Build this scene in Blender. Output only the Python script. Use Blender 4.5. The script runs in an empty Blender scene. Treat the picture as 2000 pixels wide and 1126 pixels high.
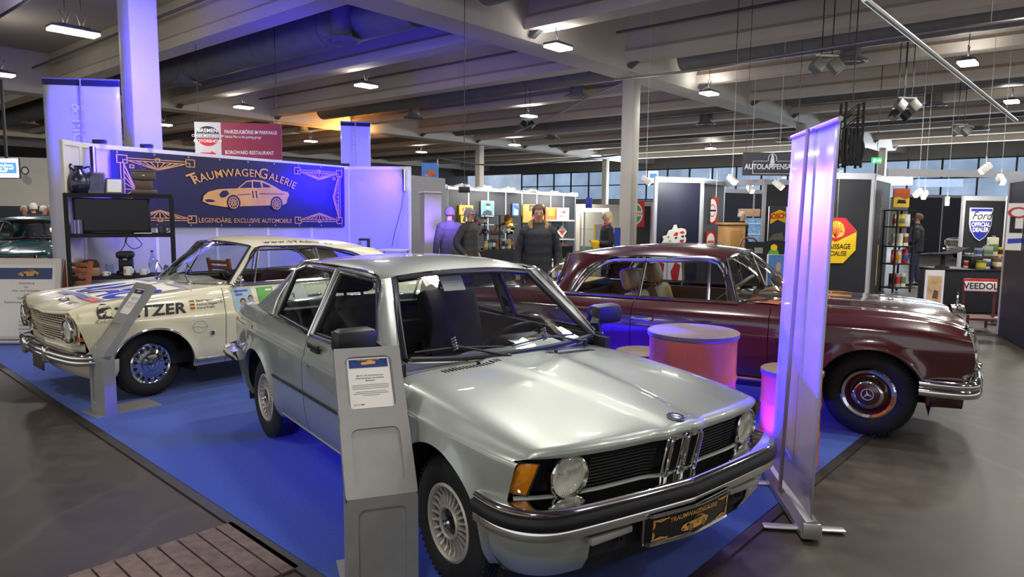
import bpy, bmesh, math, random
from math import sin, cos, pi, radians as rad, sqrt, atan2, hypot
from mathutils import Vector as V3, Matrix as MX
random.seed(7)
SC = bpy.context.scene
COL = SC.collection

# ------------------------------------------------------------------ camera
F_, PIT, ROL, HC = 1372.0, 0.108, 0.009, 1.665      # focal length (px of a 2000 px frame), pitch, roll, eye height
_f = V3((0, cos(PIT), -sin(PIT))); _r0 = V3((1, 0, 0)); _u0 = _r0.cross(_f)
CR = cos(ROL)*_r0 + sin(ROL)*_u0; CU = -sin(ROL)*_r0 + cos(ROL)*_u0
cam = bpy.data.cameras.new('camera'); camo = bpy.data.objects.new('camera', cam); COL.objects.link(camo)
cam.sensor_width = 36.0; cam.lens = F_/2000*36.0; cam.clip_start = 0.05; cam.clip_end = 300
camo.matrix_world = MX(((CR.x, CU.x, -_f.x, 0), (CR.y, CU.y, -_f.y, 0), (CR.z, CU.z, -_f.z, HC), (0, 0, 0, 1)))
SC.camera = camo

# ------------------------------------------------------------------ world, exposure
W = bpy.data.worlds.new('world'); SC.world = W; W.use_nodes = True
W.node_tree.nodes['Background'].inputs[0].default_value = (0.62, 0.63, 0.66, 1)
W.node_tree.nodes['Background'].inputs[1].default_value = 1.4
SC.view_settings.view_transform = 'Standard'; SC.view_settings.look = 'None'
SC.view_settings.gamma = 1.0; SC.view_settings.use_curve_mapping = False
SC.view_settings.exposure = 0.15
SC.cycles.max_bounces = 7; SC.cycles.diffuse_bounces = 3; SC.cycles.glossy_bounces = 4
SC.cycles.transmission_bounces = 6; SC.cycles.transparent_max_bounces = 16
SC.cycles.caustics_reflective = False; SC.cycles.caustics_refractive = False
SC.cycles.sample_clamp_indirect = 6.0; SC.cycles.use_denoising = True

# hall axes (seen from above): beams run along D1, girders and pillar rows along D2
AZ = rad(49.3)
D2 = V3((cos(AZ), sin(AZ), 0)); D1 = V3((-sin(AZ), cos(AZ), 0)); UP = V3((0, 0, 1))
def hall(s, t, z=0.0): return D2*s + D1*t + UP*z

LAMP_PX = [(476, 210), (715, 168), (1090, 93), (1033, 227), (1385, 183), (1890, 124), (1976, 199), (320, 244), (823, 297), (607, 276), (1388, 290),
           (1165, 304), (1005, 283), (128, 60), (160, 66), (2, 146)]
def ray(u, v): return CR*((u-1000)/F_) + CU*((563-v)/F_) + _f
def on_z(u, v, z=0.0):                      # the point at height z that the photo shows at (u, v)
    d = ray(u, v); return V3((0, 0, HC)) + d*((z-HC)/d.z)
def on_y(u, v, Y):                          # ... at distance Y in front
    d = ray(u, v); return V3((0, 0, HC)) + d*(Y/d.y)
def on_wall(u, v, P, az):                   # ... on the vertical plane through P that runs along azimuth az
    n = V3((-sin(rad(az)), cos(rad(az)), 0)); d = ray(u, v); o = V3((0, 0, HC))
    return o + d*((V3(P)-o).dot(n)/d.dot(n))

def area_light(name, loc, size, power, col=(1, 1, 1), target=None, sy=None, spread=180, shape=None):
    l = bpy.data.lights.new(name, 'AREA'); l.energy = power; l.color = col; l.size = size
    l.shape = shape or ('RECTANGLE' if sy else 'DISK')
    if sy: l.size_y = sy
    l.spread = rad(spread)
    o = bpy.data.objects.new(name, l); COL.objects.link(o); o.location = loc
    if target is not None: o.rotation_euler = (V3(target)-V3(loc)).to_track_quat('-Z', 'Y').to_euler()
    return o
LAMP_Z = 5.2
LAMP_POS = [on_z(u, v, LAMP_Z) for u, v in LAMP_PX]
# lamps of the same grid that hang above and behind the photographer
LAMP_POS += [hall(s, t, LAMP_Z) for s, t in ((12.3, 1.0), (8.2, 5), (8.2, 1), (6.2, 5.5), (6.2, 0.0), (4.2, 3.0), (4.2, 9.0), (4.2, -3.5), (-1, 0), (-1, 6), (14.3, -2.5), (12.2, -5), (6.2, -6), (22, 0), (16.3, 0))]
for i, p in enumerate(LAMP_POS):
    near = p.length < 14
    area_light('hall_lamp_light', p - UP*0.03, 0.55, 72 if near else 150, (1.0, 0.965, 0.90), p - UP*2, sy=0.34)
    area_light('ceiling_fill_light', p + UP*0.16, 0.6, 12, (1.0, 0.94, 0.85) if p.x < 0 else (.97, .95, .96), p + UP*2, sy=0.3)  # upward fill added at each lamp to brighten the ceiling
# daylight through the glazed end of the hall
area_light('daylight', hall(46.0, 16, 3.8), 34, 3000, (0.75, 0.86, 1.0), hall(20, 16, 3.0), sy=2.4)

# ------------------------------------------------------------------ helpers
def lin(c):
    if isinstance(c, str): c = tuple(int(c[i:i+2], 16)/255 for i in (0, 2, 4))
    return tuple(x/12.92 if x <= .04045 else ((x+.055)/1.055)**2.4 for x in c)
_mats = {}
def pm(name, col, rough=.5, metal=0.0, coat=0.0, var=.06, scale=9.0, bump=0.0, emis=0.0, spec=.5, sheen=0.0, alpha=1.0):
    if name in _mats: return _mats[name]
    m = bpy.data.materials.new(name); m.use_nodes = True; nt = m.node_tree; N = nt.nodes; L = nt.links
    b = N['Principled BSDF']; c = lin(col)
    tc = N.new('ShaderNodeTexCoord'); nz = N.new('ShaderNodeTexNoise'); nz.inputs['Scale'].default_value = scale; nz.inputs['Detail'].default_value = 4
    L.new(tc.outputs['Object'], nz.inputs['Vector'])
    rp = N.new('ShaderNodeValToRGB'); e = rp.color_ramp.elements
    e[0].position = .3; e[1].position = .7
    e[0].color = tuple(x*(1-var) for x in c)+(1,); e[1].color = tuple(min(1, x*(1+var)) for x in c)+(1,)
    L.new(nz.outputs['Fac'], rp.inputs['Fac']); L.new(rp.outputs['Color'], b.inputs['Base Color'])
    b.inputs['Roughness'].default_value = rough; b.inputs['Metallic'].default_value = metal
    b.inputs['Coat Weight'].default_value = coat; b.inputs['Coat Roughness'].default_value = .03
    b.inputs['Specular IOR Level'].default_value = spec
    if sheen: b.inputs['Sheen Weight'].default_value = sheen
    if bump:
        bp = N.new('ShaderNodeBump'); bp.inputs['Strength'].default_value = bump; bp.inputs['Distance'].default_value = .01
        L.new(nz.outputs['Fac'], bp.inputs['Height']); L.new(bp.outputs['Normal'], b.inputs['Normal'])
    if emis:
        L.new(rp.outputs['Color'], b.inputs['Emission Color']); b.inputs['Emission Strength'].default_value = emis
    _mats[name] = m; return m
def glass(name, tint=(.9, .95, .93), refl=1.0, fac=None):
    if name in _mats: return _mats[name]
    m = bpy.data.materials.new(name); m.use_nodes = True; nt = m.node_tree; N = nt.nodes; L = nt.links
    for n in list(N): N.remove(n)
    o = N.new('ShaderNodeOutputMaterial'); mix = N.new('ShaderNodeMixShader'); t = N.new('ShaderNodeBsdfTransparent'); g = N.new('ShaderNodeBsdfGlossy')
    t.inputs[0].default_value = tuple(tint)+(1,); g.inputs['Roughness'].default_value = .02
    lw = N.new('ShaderNodeLayerWeight'); lw.inputs[0].default_value = .5
    pw = N.new('ShaderNodeMath'); pw.operation = 'POWER'; pw.inputs[1].default_value = 4.5; L.new(lw.outputs['Facing'], pw.inputs[0])
    mu = N.new('ShaderNodeMath'); mu.operation = 'MULTIPLY_ADD'; mu.inputs[1].default_value = .9*refl; mu.inputs[2].default_value = .05*refl; mu.use_clamp = True
    L.new(pw.outputs[0], mu.inputs[0]); L.new(mu.outputs[0], mix.inputs[0]); L.new(t.outputs[0], mix.inputs[1]); L.new(g.outputs[0], mix.inputs[2])
    L.new(mix.outputs[0], o.inputs[0]); _mats[name] = m; return m

class G:
    """collects geometry; build() links it as ONE mesh object"""
    def __init__(s): s.V = []; s.F = []
    def add(s, V, F, m=None):
        n = len(s.V); s.V += [(m @ V3(p)) if m else V3(p) for p in V]; s.F += [tuple(i+n for i in f) for f in F]; return s
    def grid(s, rows, cu=False, cv=False, m=None):
        R = len(rows); C = len(rows[0]); F = []
        for i in range(R if cv else R-1):
            for j in range(C if cu else C-1):
                F.append((i*C+j, i*C+(j+1) % C, ((i+1) % R)*C+(j+1) % C, ((i+1) % R)*C+j))
        return s.add([p for r in rows for p in r], F, m)
    def box(s, c, d, bev=0.0, m=None, seg=2):
        c = V3(c); d = V3(d)
        if bev <= 0:
            V = [(c.x+sx*d.x/2, c.y+sy*d.y/2, c.z+sz*d.z/2) for sz in (-1, 1) for sx, sy in ((-1, -1), (1, -1), (1, 1), (-1, 1))]
            return s.add(V, [(3, 2, 1, 0), (4, 5, 6, 7), (0, 1, 5, 4), (1, 2, 6, 5), (2, 3, 7, 6), (3, 0, 4, 7)], m)
        bm = bmesh.new(); bmesh.ops.create_cube(bm, size=1)
        for v in bm.verts: v.co = V3((c.x+v.co.x*d.x, c.y+v.co.y*d.y, c.z+v.co.z*d.z))
        bmesh.ops.bevel(bm, geom=bm.edges[:], offset=min(bev, min(d)*.49), segments=seg, profile=.5, affect='EDGES')
        bm.verts.index_update(); V = [v.co.copy() for v in bm.verts]; F = [[v.index for v in f.verts] for f in bm.faces]; bm.free()
        return s.add(V, F, m)
    def bar(s, a, b, w, h=None, up=(0, 0, 1)):          # square bar from a to b
        a = V3(a); b = V3(b); h = h or w; d = (b-a).normalized(); u = V3(up)
        if abs(d.dot(u)) > .98: u = V3((1, 0, 0))
        x = d.cross(u).normalized()*w/2; y = x.cross(d).normalized()*h/2
        V = [p+q for p in (a, b) for q in (-x-y, x-y, x+y, -x+y)]
        return s.add(V, [(3, 2, 1, 0), (4, 5, 6, 7), (0, 1, 5, 4), (1, 2, 6, 5), (2, 3, 7, 6), (3, 0, 4, 7)])
    def tube(s, path, r, n=8, closed=False, caps=True, m=None, sq=1.0, up=None):
        path = [V3(p) for p in path]; k = len(path); rows = []; px = None
        for i, p in enumerate(path):
            a = path[i-1] if (i > 0 or closed) else p; b = path[(i+1) % k] if (i < k-1 or closed) else p
            t = (b-a)
            if t.length < 1e-9: t = V3((0, 0, 1))
            t.normalize()
            if px is None:
                u = V3(up) if up else (V3((0, 0, 1)) if abs(t.z) < .9 else V3((1, 0, 0))); x = t.cross(u).normalized()
            else:
                x = (px - t*px.dot(t)); x = x.normalized() if x.length > 1e-6 else px
            px = x; y = x.cross(t); rr = r[i] if isinstance(r, (list, tuple)) else r
            rows.append([p + x*(rr*cos(2*pi*j/n)) + y*(rr*sq*sin(2*pi*j/n)) for j in range(n)])
        s.grid(rows, cu=True, cv=closed, m=m)
        if caps and not closed:
            b0 = len(s.V)-k*n; s.F.append(tuple(b0+j for j in range(n))[::-1]); s.F.append(tuple(b0+(k-1)*n+j for j in range(n)))
        return s
    def lathe(s, prof, n=32, m=None, close=False):       # (r, z) profile about the local z axis
        rows = [[(r*cos(2*pi*j/n), r*sin(2*pi*j/n), z) for j in range(n)] for r, z in prof]
        return s.grid(rows, cu=True, cv=close, m=m)
    def prism(s, poly, z0, z1, m=None):
        n = len(poly); V = [(x, y, z0) for x, y in poly]+[(x, y, z1) for x, y in poly]
        F = [tuple(range(n))[::-1], tuple(range(n, 2*n))]+[(i, (i+1) % n, n+(i+1) % n, n+i) for i in range(n)]
        return s.add(V, F, m)
    def poly(s, pts, m=None): return s.add(pts, [tuple(range(len(pts)))], m)
    def ball(s, c, r, n=12, k=8, m=None):
        c = V3(c); r = (r, r, r) if not isinstance(r, (tuple, list)) else r
        rows = [[c+V3((r[0]*sin(pi*i/k)*cos(2*pi*j/n), r[1]*sin(pi*i/k)*sin(2*pi*j/n), r[2]*cos(pi*i/k))) for j in range(n)] for i in range(k+1)]
        return s.grid(rows, cu=True, m=m)
    def mirror(s, y=True):
        n = len(s.V); s.V += [V3((p.x, -p.y, p.z)) for p in s.V[:n]]; s.F += [tuple(i+n for i in f[::-1]) for f in s.F[:]]; return s
    def flipped(s):
        g = G(); g.V = [V3((p.x, -p.y, p.z)) for p in s.V]; g.F = [f[::-1] for f in s.F]; return g
    def build(s, name, mat, parent=None, smooth=35, label=None, m=None, weld=0.0, sub=0, solid=0.0):
        me = bpy.data.meshes.new(name); me.from_pydata([m @ p if m else p for p in s.V], [], s.F)
        if weld:
            bm = bmesh.new(); bm.from_mesh(me); bmesh.ops.remove_doubles(bm, verts=bm.verts[:], dist=weld); bmesh.ops.dissolve_degenerate(bm, edges=bm.edges[:], dist=1e-6); bm.to_mesh(me); bm.free()
        me.validate(); me.materials.append(mat)
        if smooth:
            me.polygons.foreach_set('use_smooth', [True]*len(me.polygons)); me.set_sharp_from_angle(angle=rad(smooth))
        me.update(); o = bpy.data.objects.new(name, me); COL.objects.link(o)
        if parent is not None: o.parent = parent
        if label: o['label'] = label
        if sub:
            md = o.modifiers.new('s', 'SUBSURF'); md.levels = sub; md.render_levels = sub
        if solid:
            md = o.modifiers.new('t', 'SOLIDIFY'); md.thickness = solid; md.offset = 0
        return o
def tag(o, label, cat, group=None, kind=None):
    o['label'] = label; o['category'] = cat
    if group: o['group'] = group
    if kind: o['kind'] = kind
    return o
def thing(name, label, cat, loc=(0, 0, 0), rz=0.0, group=None):
    o = bpy.data.objects.new(name, None); COL.objects.link(o); o.location = loc; o.rotation_euler = (0, 0, rz); o.empty_display_size = .1
    return tag(o, label, cat, group)
def struct(name, g, mat, smooth=35, **k):
    o = g.build(name, mat, smooth=smooth, **k); o['kind'] = 'structure'; return o
def dup(root, loc=None, rz=None, label=None, group=None):
    r = root.copy(); COL.objects.link(r)
    if loc is not None: r.location = loc
    if rz is not None: r.rotation_euler = (0, 0, rz)
    if label: r['label'] = label
    if group: r['group'] = group
    for ch in list(root.children):
        c = ch.copy(); COL.objects.link(c); c.parent = r
        for q in ch.children:
            d = q.copy(); COL.objects.link(d); d.parent = c
    return r
RY90 = MX.Rotation(pi/2, 4, 'Y'); RX90 = MX.Rotation(pi/2, 4, 'X'); RXm = MX.Rotation(-pi/2, 4, 'X')
def TR(x, y, z): return MX.Translation((x, y, z))
def frame(o, x, n):                          # local x along x, local z along n
    x = V3(x).normalized(); n = V3(n).normalized(); y = n.cross(x)
    return MX(((x.x, y.x, n.x, o[0]), (x.y, y.y, n.y, o[1]), (x.z, y.z, n.z, o[2]), (0, 0, 0, 1)))

_tc = {}
def text_geo(s, h=1.0, bold=0.0, wx=1.0, align='CENTER', shear=0.0, space=1.0):
    """flat letters (about h tall) in the xy plane, baseline y = 0"""
    key = (s, bold, align, shear, space)
    if key not in _tc:
        c = bpy.data.curves.new('t', 'FONT'); c.body = s; c.align_x = align; c.offset = bold; c.shear = shear; c.space_character = space; c.resolution_u = 4
        o = bpy.data.objects.new('t', c); COL.objects.link(o); bpy.context.view_layer.update()
        ev = o.evaluated_get(bpy.context.evaluated_depsgraph_get()); me = ev.to_mesh()
        _tc[key] = ([v.co.copy() for v in me.vertices], [tuple(p.vertices) for p in me.polygons]); ev.to_mesh_clear()
        bpy.data.objects.remove(o); bpy.data.curves.remove(c)
    V, F = _tc[key]; k = h/.70
    return [V3((p.x*k*wx, p.y*k, 0)) for p in V], F
def text(s, h, mat, parent=None, m=None, name='lettering', fn=None, **k):
    V, F = text_geo(s, h, **k)
    if fn: V = [fn(p) for p in V]
    g = G().add(V, F, m); return g.build(name, mat, parent, smooth=0)
def disc(n=32, r=1.0, z=0.0, a0=0.0, a1=2*pi, rx=None):
    return [(r*cos(a0+(a1-a0)*i/n), (rx or r)*sin(a0+(a1-a0)*i/n), z) for i in range(n if abs(a1-a0-2*pi) < 1e-6 else n+1)]
def ring(r0, r1, n=32, z=0.0, ky=1.0):
    g = G(); g.grid([[(r*cos(2*pi*j/n), ky*r*sin(2*pi*j/n), z) for j in range(n)] for r in (r0, r1)], cu=True); return g
def rrect(w, h, r, n=4):
    P = []
    for cx, cy, a in ((w/2-r, h/2-r, 0), (-w/2+r, h/2-r, pi/2), (-w/2+r, -h/2+r, pi), (w/2-r, -h/2+r, 3*pi/2)):
        P += [(cx+r*cos(a+pi/2*i/n), cy+r*sin(a+pi/2*i/n)) for i in range(n+1)]
    return P
def lerp(a, b, t): return a+(b-a)*t
def interp(x, T):                            # T: [(x, y)...] ascending, piecewise linear
    if x <= T[0][0]: return T[0][1]
    for (a, ya), (b, yb) in zip(T, T[1:]):
        if x <= b: return ya+(yb-ya)*(x-a)/(b-a)
    return T[-1][1]
def sm(x, T):                                # same, smoothed between the knots (Catmull-Rom)
    if x <= T[0][0]: return T[0][1]
    if x >= T[-1][0]: return T[-1][1]
    for i in range(len(T)-1):
        if T[i][0] <= x <= T[i+1][0]:
            x0, y0 = T[i]; x1, y1 = T[i+1]; h = x1-x0; t = (x-x0)/h
            m0 = (y1-T[i-1][1])/(x1-T[i-1][0]) if i > 0 else (y1-y0)/h
            m1 = (T[i+2][1]-y0)/(T[i+2][0]-x0) if i < len(T)-2 else (y1-y0)/h
            return (2*t**3-3*t*t+1)*y0+(t**3-2*t*t+t)*h*m0+(-2*t**3+3*t*t)*y1+(t**3-t*t)*h*m1
def curve(pts, n=12):                        # smooth polyline through 3-D points
    pts = [V3(p) for p in pts]; out = []
    for i in range(len(pts)-1):
        p0 = pts[max(i-1, 0)]; p1 = pts[i]; p2 = pts[i+1]; p3 = pts[min(i+2, len(pts)-1)]
        for k in range(n):
            t = k/n; out.append(.5*((2*p1)+(-p0+p2)*t+(2*p0-5*p1+4*p2-p3)*t*t+(-p0+3*p1-3*p2+p3)*t**3))
    return out+[pts[-1]]
def resample(pts, n):
    L = [0]
    for a, b in zip(pts, pts[1:]): L.append(L[-1]+(V3(b)-V3(a)).length)
    out = []; j = 0
    for i in range(n):
        d = L[-1]*i/(n-1)
        while j < len(pts)-2 and L[j+1] < d: j += 1
        seg = L[j+1]-L[j]; out.append(V3(pts[j]).lerp(V3(pts[j+1]), (d-L[j])/seg if seg > 1e-9 else 0))
    return out
def coons(bot, top, left, right, nu=10, nv=8, bulge=None):
    """surface between four edge polylines (bot/top run left to right, left/right run bottom to top)"""
    b = resample(bot, nu); t = resample(top, nu); l = resample(left, nv); r = resample(right, nv); rows = []
    for j in range(nv):
        v = j/(nv-1); row = []
        for i in range(nu):
            u = i/(nu-1)
            p = b[i]*(1-v)+t[i]*v+l[j]*(1-u)+r[j]*u-(b[0]*(1-u)*(1-v)+b[-1]*u*(1-v)+t[0]*(1-u)*v+t[-1]*u*v)
            if bulge is not None: p = p+V3(bulge)*(16*u*(1-u)*v*(1-v))
            row.append(p)
        rows.append(row)
    return rows

# ------------------------------------------------------------------ shared materials
CHROME = pm('chrome', 'd8d8d6', .06, 1.0, var=.02)
STEEL = pm('brushed_steel', 'a8a8a6', .32, 1.0, var=.05, scale=30)
ALU = pm('anodised_aluminium', 'b9bab8', .38, .85, var=.03)
WHITE = pm('white_paint', 'dcd9d2', .5, var=.03)
OFFW = pm('offwhite_panel', 'd6d0c6', .55, var=.03, scale=3)
BLACK = pm('black_plastic', '121214', .45, var=.15)
SOFTBLK = pm('matt_black', '17171a', .85, var=.12)
RUBBER = pm('rubber', '161616', .75, var=.15, scale=40, bump=.1)
DKGREY = pm('dark_grey_paint', '55555a', .5, var=.08)
GREYP = pm('grey_paint', '8c8b88', .5, var=.06)
RED = pm('red_enamel', 'c4232a', .3, coat=.4)
YELLOW = pm('yellow_enamel', 'e6bd1a', .3, coat=.4)
NAVY = pm('navy', '1c2460', .4)
BLUEP = pm('blue_print', '2b3fae', .4)
GOLD = pm('gold_print', 'd8a24a', .45, var=.12, scale=3)
PAPER = pm('white_paper', 'e9e6df', .7, var=.02)
INK = pm('black_ink', '1c1a1c', .6)
GREYINK = pm('grey_ink', '77746f', .7)
SKIN = pm('skin', 'b98a72', .55, var=.1, scale=20)
WOOD = pm('brown_wood', '8a4a28', .45, var=.3, scale=14)
EOF_MARK = None
# ------------------------------------------------------------------ hall: floor, ceiling, beams, girders, pillars
def floor_mat():
    m = bpy.data.materials.new('hall_floor'); m.use_nodes = True; nt = m.node_tree; N = nt.nodes; L = nt.links; b = N['Principled BSDF']
    tc = N.new('ShaderNodeTexCoord')
    def noise(s, d=6, r=.6):
        n = N.new('ShaderNodeTexNoise'); n.inputs['Scale'].default_value = s; n.inputs['Detail'].default_value = d; n.inputs['Roughness'].default_value = r
        L.new(tc.outputs['Object'], n.inputs['Vector']); return n
    a = noise(.55); c = noise(7, 8, .7); w = N.new('ShaderNodeTexWave'); w.inputs['Scale'].default_value = .35; w.inputs['Distortion'].default_value = 14; w.inputs['Detail'].default_value = 5
    L.new(tc.outputs['Object'], w.inputs['Vector'])
    r = N.new('ShaderNodeValToRGB'); e = r.color_ramp.elements; e[0].position = .25; e[1].position = .8
    e[0].color = lin('2f2a25')+(1,); e[1].color = lin('524a41')+(1,); L.new(a.outputs['Fac'], r.inputs['Fac'])
    r2 = N.new('ShaderNodeValToRGB'); e = r2.color_ramp.elements; e[0].position = .42; e[1].position = .75; e[0].color = (.8, .8, .8, 1); e[1].color = (1.5, 1.5, 1.5, 1); L.new(c.outputs['Fac'], r2.inputs['Fac'])
    r3 = N.new('ShaderNodeValToRGB'); e = r3.color_ramp.elements; e[0].position = .0; e[1].position = .06; e[0].color = (1.5, 1.5, 1.48, 1); e[1].color = (1, 1, 1, 1); L.new(w.outputs['Fac'], r3.inputs['Fac'])
    mx = N.new('ShaderNodeMix'); mx.data_type = 'RGBA'; mx.blend_type = 'MULTIPLY'; mx.inputs['Factor'].default_value = .75
    L.new(r.outputs[0], mx.inputs['A']); L.new(r2.outputs[0], mx.inputs['B'])
    mx2 = N.new('ShaderNodeMix'); mx2.data_type = 'RGBA'; mx2.blend_type = 'MULTIPLY'; mx2.inputs['Factor'].default_value = .6
    L.new(mx.outputs['Result'], mx2.inputs['A']); L.new(r3.outputs[0], mx2.inputs['B']); L.new(mx2.outputs['Result'], b.inputs['Base Color'])
    rr = N.new('ShaderNodeMapRange'); rr.inputs['To Min'].default_value = .36; rr.inputs['To Max'].default_value = .6; L.new(c.outputs['Fac'], rr.inputs['Value']); L.new(rr.outputs[0], b.inputs['Roughness'])
    b.inputs['Specular IOR Level'].default_value = .3
    return m
HM = MX(((D2.x, D1.x, 0, 0), (D2.y, D1.y, 0, 0), (0, 0, 1, 0), (0, 0, 0, 1)))      # hall (s, t, z) -> world
g = G(); g.add([(-9, -26, -.012), (60, -26, -.012), (60, 62, -.012), (-9, 62, -.012)], [(0, 1, 2, 3)], HM)
struct('floor', g, floor_mat())
CEIL = pm('ceiling_paint', 'b5aa9c', .8, var=.05, scale=.6)
BEAM = pm('concrete_beam_paint', 'cfc3b2', .75, var=.06, scale=.8)
GIRD = pm('girder_paint', 'd0c9be', .75, var=.05, scale=.8)
g = G(); g.box((25, 12, 6.85), (84, 100, .2), m=HM); struct('ceiling', g, CEIL)
BS = [8.25+4.08*k for k in range(-3, 11)]
for s in BS:                                    # precast beams with a wide lower flange
    g = G(); P = [(-.26, 5.6), (.26, 5.6), (.26, 5.84), (.13, 5.95), (.13, 6.75), (-.13, 6.75), (-.13, 5.95), (-.26, 5.84)]
    g.grid([[(s+x, t, z) for x, z in P] for t in (-24, 58)], cu=True, m=HM); struct('ceiling_beam', g, BEAM)
GT = [-7.0, 10.6, 27.8, 45.0]
for t in GT:
    g = G(); P = [(-.42, 5.42), (.42, 5.42), (.5, 5.62), (.5, 6.75), (-.5, 6.75), (-.5, 5.62)]
    g.grid([[(s, t+y, z) for y, z in P] for s in (-6, 54)], cu=True, m=HM); struct('ceiling_girder_beam', g, GIRD)
PIL = pm('pillar_paint', 'c9c2b4', .55, var=.03, scale=2)
def pillar(s, t, w=.36):
    g = G(); g.box((0, 0, 2.72), (w, w, 5.44), .012, m=HM @ TR(s, t, 0)); struct('pillar', g, PIL)
for s in (17.03, 30.6, 44.0): pillar(s, 10.4)
_p = on_y(276, 200, 11.2); pillar(_p.dot(D2), _p.dot(D1), .42)
for s in (2.5, 16.68, 29.5, 42.5): pillar(s, 27.9)
# steel braces from girder to beam
for t in (10.6, 27.8):
    for s in BS:
        for sd in (-1,):
            o = hall(s, t-.5, 5.5)
            g = G(); g.bar(o, hall(s, t-2.6, 6.7), .16, .1); g.bar(hall(s, t-.55, 5.45), hall(s, t-.55, 6.3), .05)
            tag(g.build('steel_brace', DKGREY, smooth=0), 'dark grey steel strut running up from girder to ceiling beam', 'brace', 'steel struts under the ceiling')
# round air ducts in every second bay
DUCT = pm('galvanised_duct', '7d7b7a', .5, .2, var=.1, scale=3)
for s in (2.1, 10.3, 18.4, 26.6, 34.7):
    for t0, t1 in ((-20, -7.6), (-6.4, 9.6), (11.6, 26.8), (28.8, 44)):
        if (s < 3 and t0 > 10) or (t0 == -20 and s > 3): continue
        a = hall(s, t0, 6.0); b = hall(s, t1, 6.0); r = .38 if s > 11 or t0 < 10 else .46; g = G()
        g.tube([a, b], r, 24)
        k = int((t1-t0)/2.6)
        o = tag(g.build('air_duct', DUCT), 'fat round grey air duct running between two ceiling beams', 'air duct', 'air ducts under the ceiling')
        for i in range(1, k): G().tube([a.lerp(b, i/k-.002), a.lerp(b, i/k+.002)], r+.012, 24).build('duct_flange', DUCT, o)
# ceiling diffusers hanging from the ducts
DIFF = [(668, 82), (365, 166), (808, 231), (592, 259), (1127, 190), (1078, 271), (1378, 243), (1660, 122), (1824, 208), (1912, 255), (1532, 277), (57, 244)]
DL = ['largest grey round air diffuser hanging above the gold car banner', 'grey round air diffuser hanging right of the blue-lit pillar', 'grey round air diffuser left of the hanging blue banner lamp row', 'small air diffuser above the red direction sign', 'grey round air diffuser hanging left of the central pillar', 'small grey air diffuser over the yellow sign stall', 'grey air diffuser hanging right of the central pillar', 'large ringed air diffuser over the twin grey floodlights', 'air diffuser beside the black twin spotlights', 'small air diffuser near the right edge of the hall', 'small air diffuser above the hanging lamp shop board', 'air diffuser over the dark curtain at far left']
for (u, v), lb in zip(DIFF, DL):
    p = on_z(u, v, 5.42); s = p.dot(D2); k = min((2.1, 10.3, 18.4, 26.6, 34.7, 42.8), key=lambda q: abs(q-s)); r = .24
    o = thing('air_diffuser', lb, 'air diffuser', p)
    g = G(); g.lathe([(r, .12), (r, .45), (r*1.03, .46), (r, .47), (r, .8)], 24); g.build('neck', DUCT, o)
    g = G(); g.lathe([(r, .12), (r*1.25, .1), (r*1.25, .06), (r*1.7, .05), (r*1.72, .02), (r*1.5, .0), (r*1.1, .03), (r*.9, 0), (r*.5, .02), (0, .02)], 28); g.build('outlet_ring', DUCT, o)
    e = D2*(k-s) if abs(k-s) > .4 else D2*.4
    g = G(); g.tube(curve([(0, 0, .75), (e.x*.1, e.y*.1, .83), (e.x*.6, e.y*.6, .7), tuple(e*.95+UP*.6)], 5), r*.95, 18); g.build('branch_duct', DUCT, o)
# hall lamps
LAMPE = pm('lamp_diffuser', 'fff8ea', .4, emis=14, var=.01)
LN = ['hanging lamp right of the blue-lit pillar', 'hanging lamp above the end of the gold car banner', 'hanging lamp beneath the box girder left of the central pillar', 'hanging lamp above the twin floodlights near the hall centre', 'hanging lamp right of the central pillar', 'big hanging lamp at the upper right crossed by the long pole', 'hanging lamp near the right edge of the hall', 'small lamp beside the blue-lit pillar', 'small far lamp right of the small blue banner', 'small far lamp left of the small blue banner', 'far lamp over the hanging lamp shop board', 'far lamp left of the central pillar', 'far lamp over the yellow sign stall', 'left one of the two lamps side by side', 'right one of the two lamps side by side', 'lamp cut by the left edge']
for i, p in enumerate(LAMP_POS):
    o = thing('hanging_lamp', ('bright white LED ' + LN[i]) if i < len(LN) else 'bright white LED lamp hanging outside the photograph', 'lamp', p, AZ, 'hall lamps')
    if i >= len(LN): o['label'] = 'white LED lamp hanging over the front of the hall'
    g = G(); g.box((0, 0, 0), (.58, .36, .05), .015); g.build('lamp_diffuser', LAMPE, o)
    g = G(); g.box((0, 0, .055), (.6, .38, .055), .02); g.box((0, 0, .1), (.3, .16, .05)); g.build('lamp_housing', DKGREY, o)
    g = G(); g.tube([(0, 0, .1), (.1, 0, .4)], .012, 6); g.tube([(0, 0, .1), (-.1, 0, .4)], .012, 6); g.tube([(0, 0, .38), (0, 0, 1.58)], .008, 6); g.build('hanging_cord', BLACK, o)
# light pipes and cable trays along the beams
def pipe(name, pts, r, mat, label, cat='pipe', group=None, n=8):
    return tag(G().tube([V3(p) for p in pts], r, n).build(name, mat), label, cat, group)
for s in (7.6, 11.6, 15.6, 19.7, 23.8):
  for t0, t1 in ((-6.4, 10.0), (11.2, 27.2), (28.4, 44.3)):
    pipe('sprinkler_pipe', [hall(s, t0, 6.2), hall(s, t1, 6.2)], .035, DKGREY, 'thin dark pipe running along a ceiling beam', 'pipe', 'pipes along the beams')
for s, z in ((4.6, 5.75), (3.4, 5.4)):
    pipe('cable_tray', [hall(s, 8, z), hall(s, 30, z)], .06, DKGREY, 'dark cable tray along the ceiling at upper left', 'cable tray', 'cable trays at the upper left')
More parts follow.
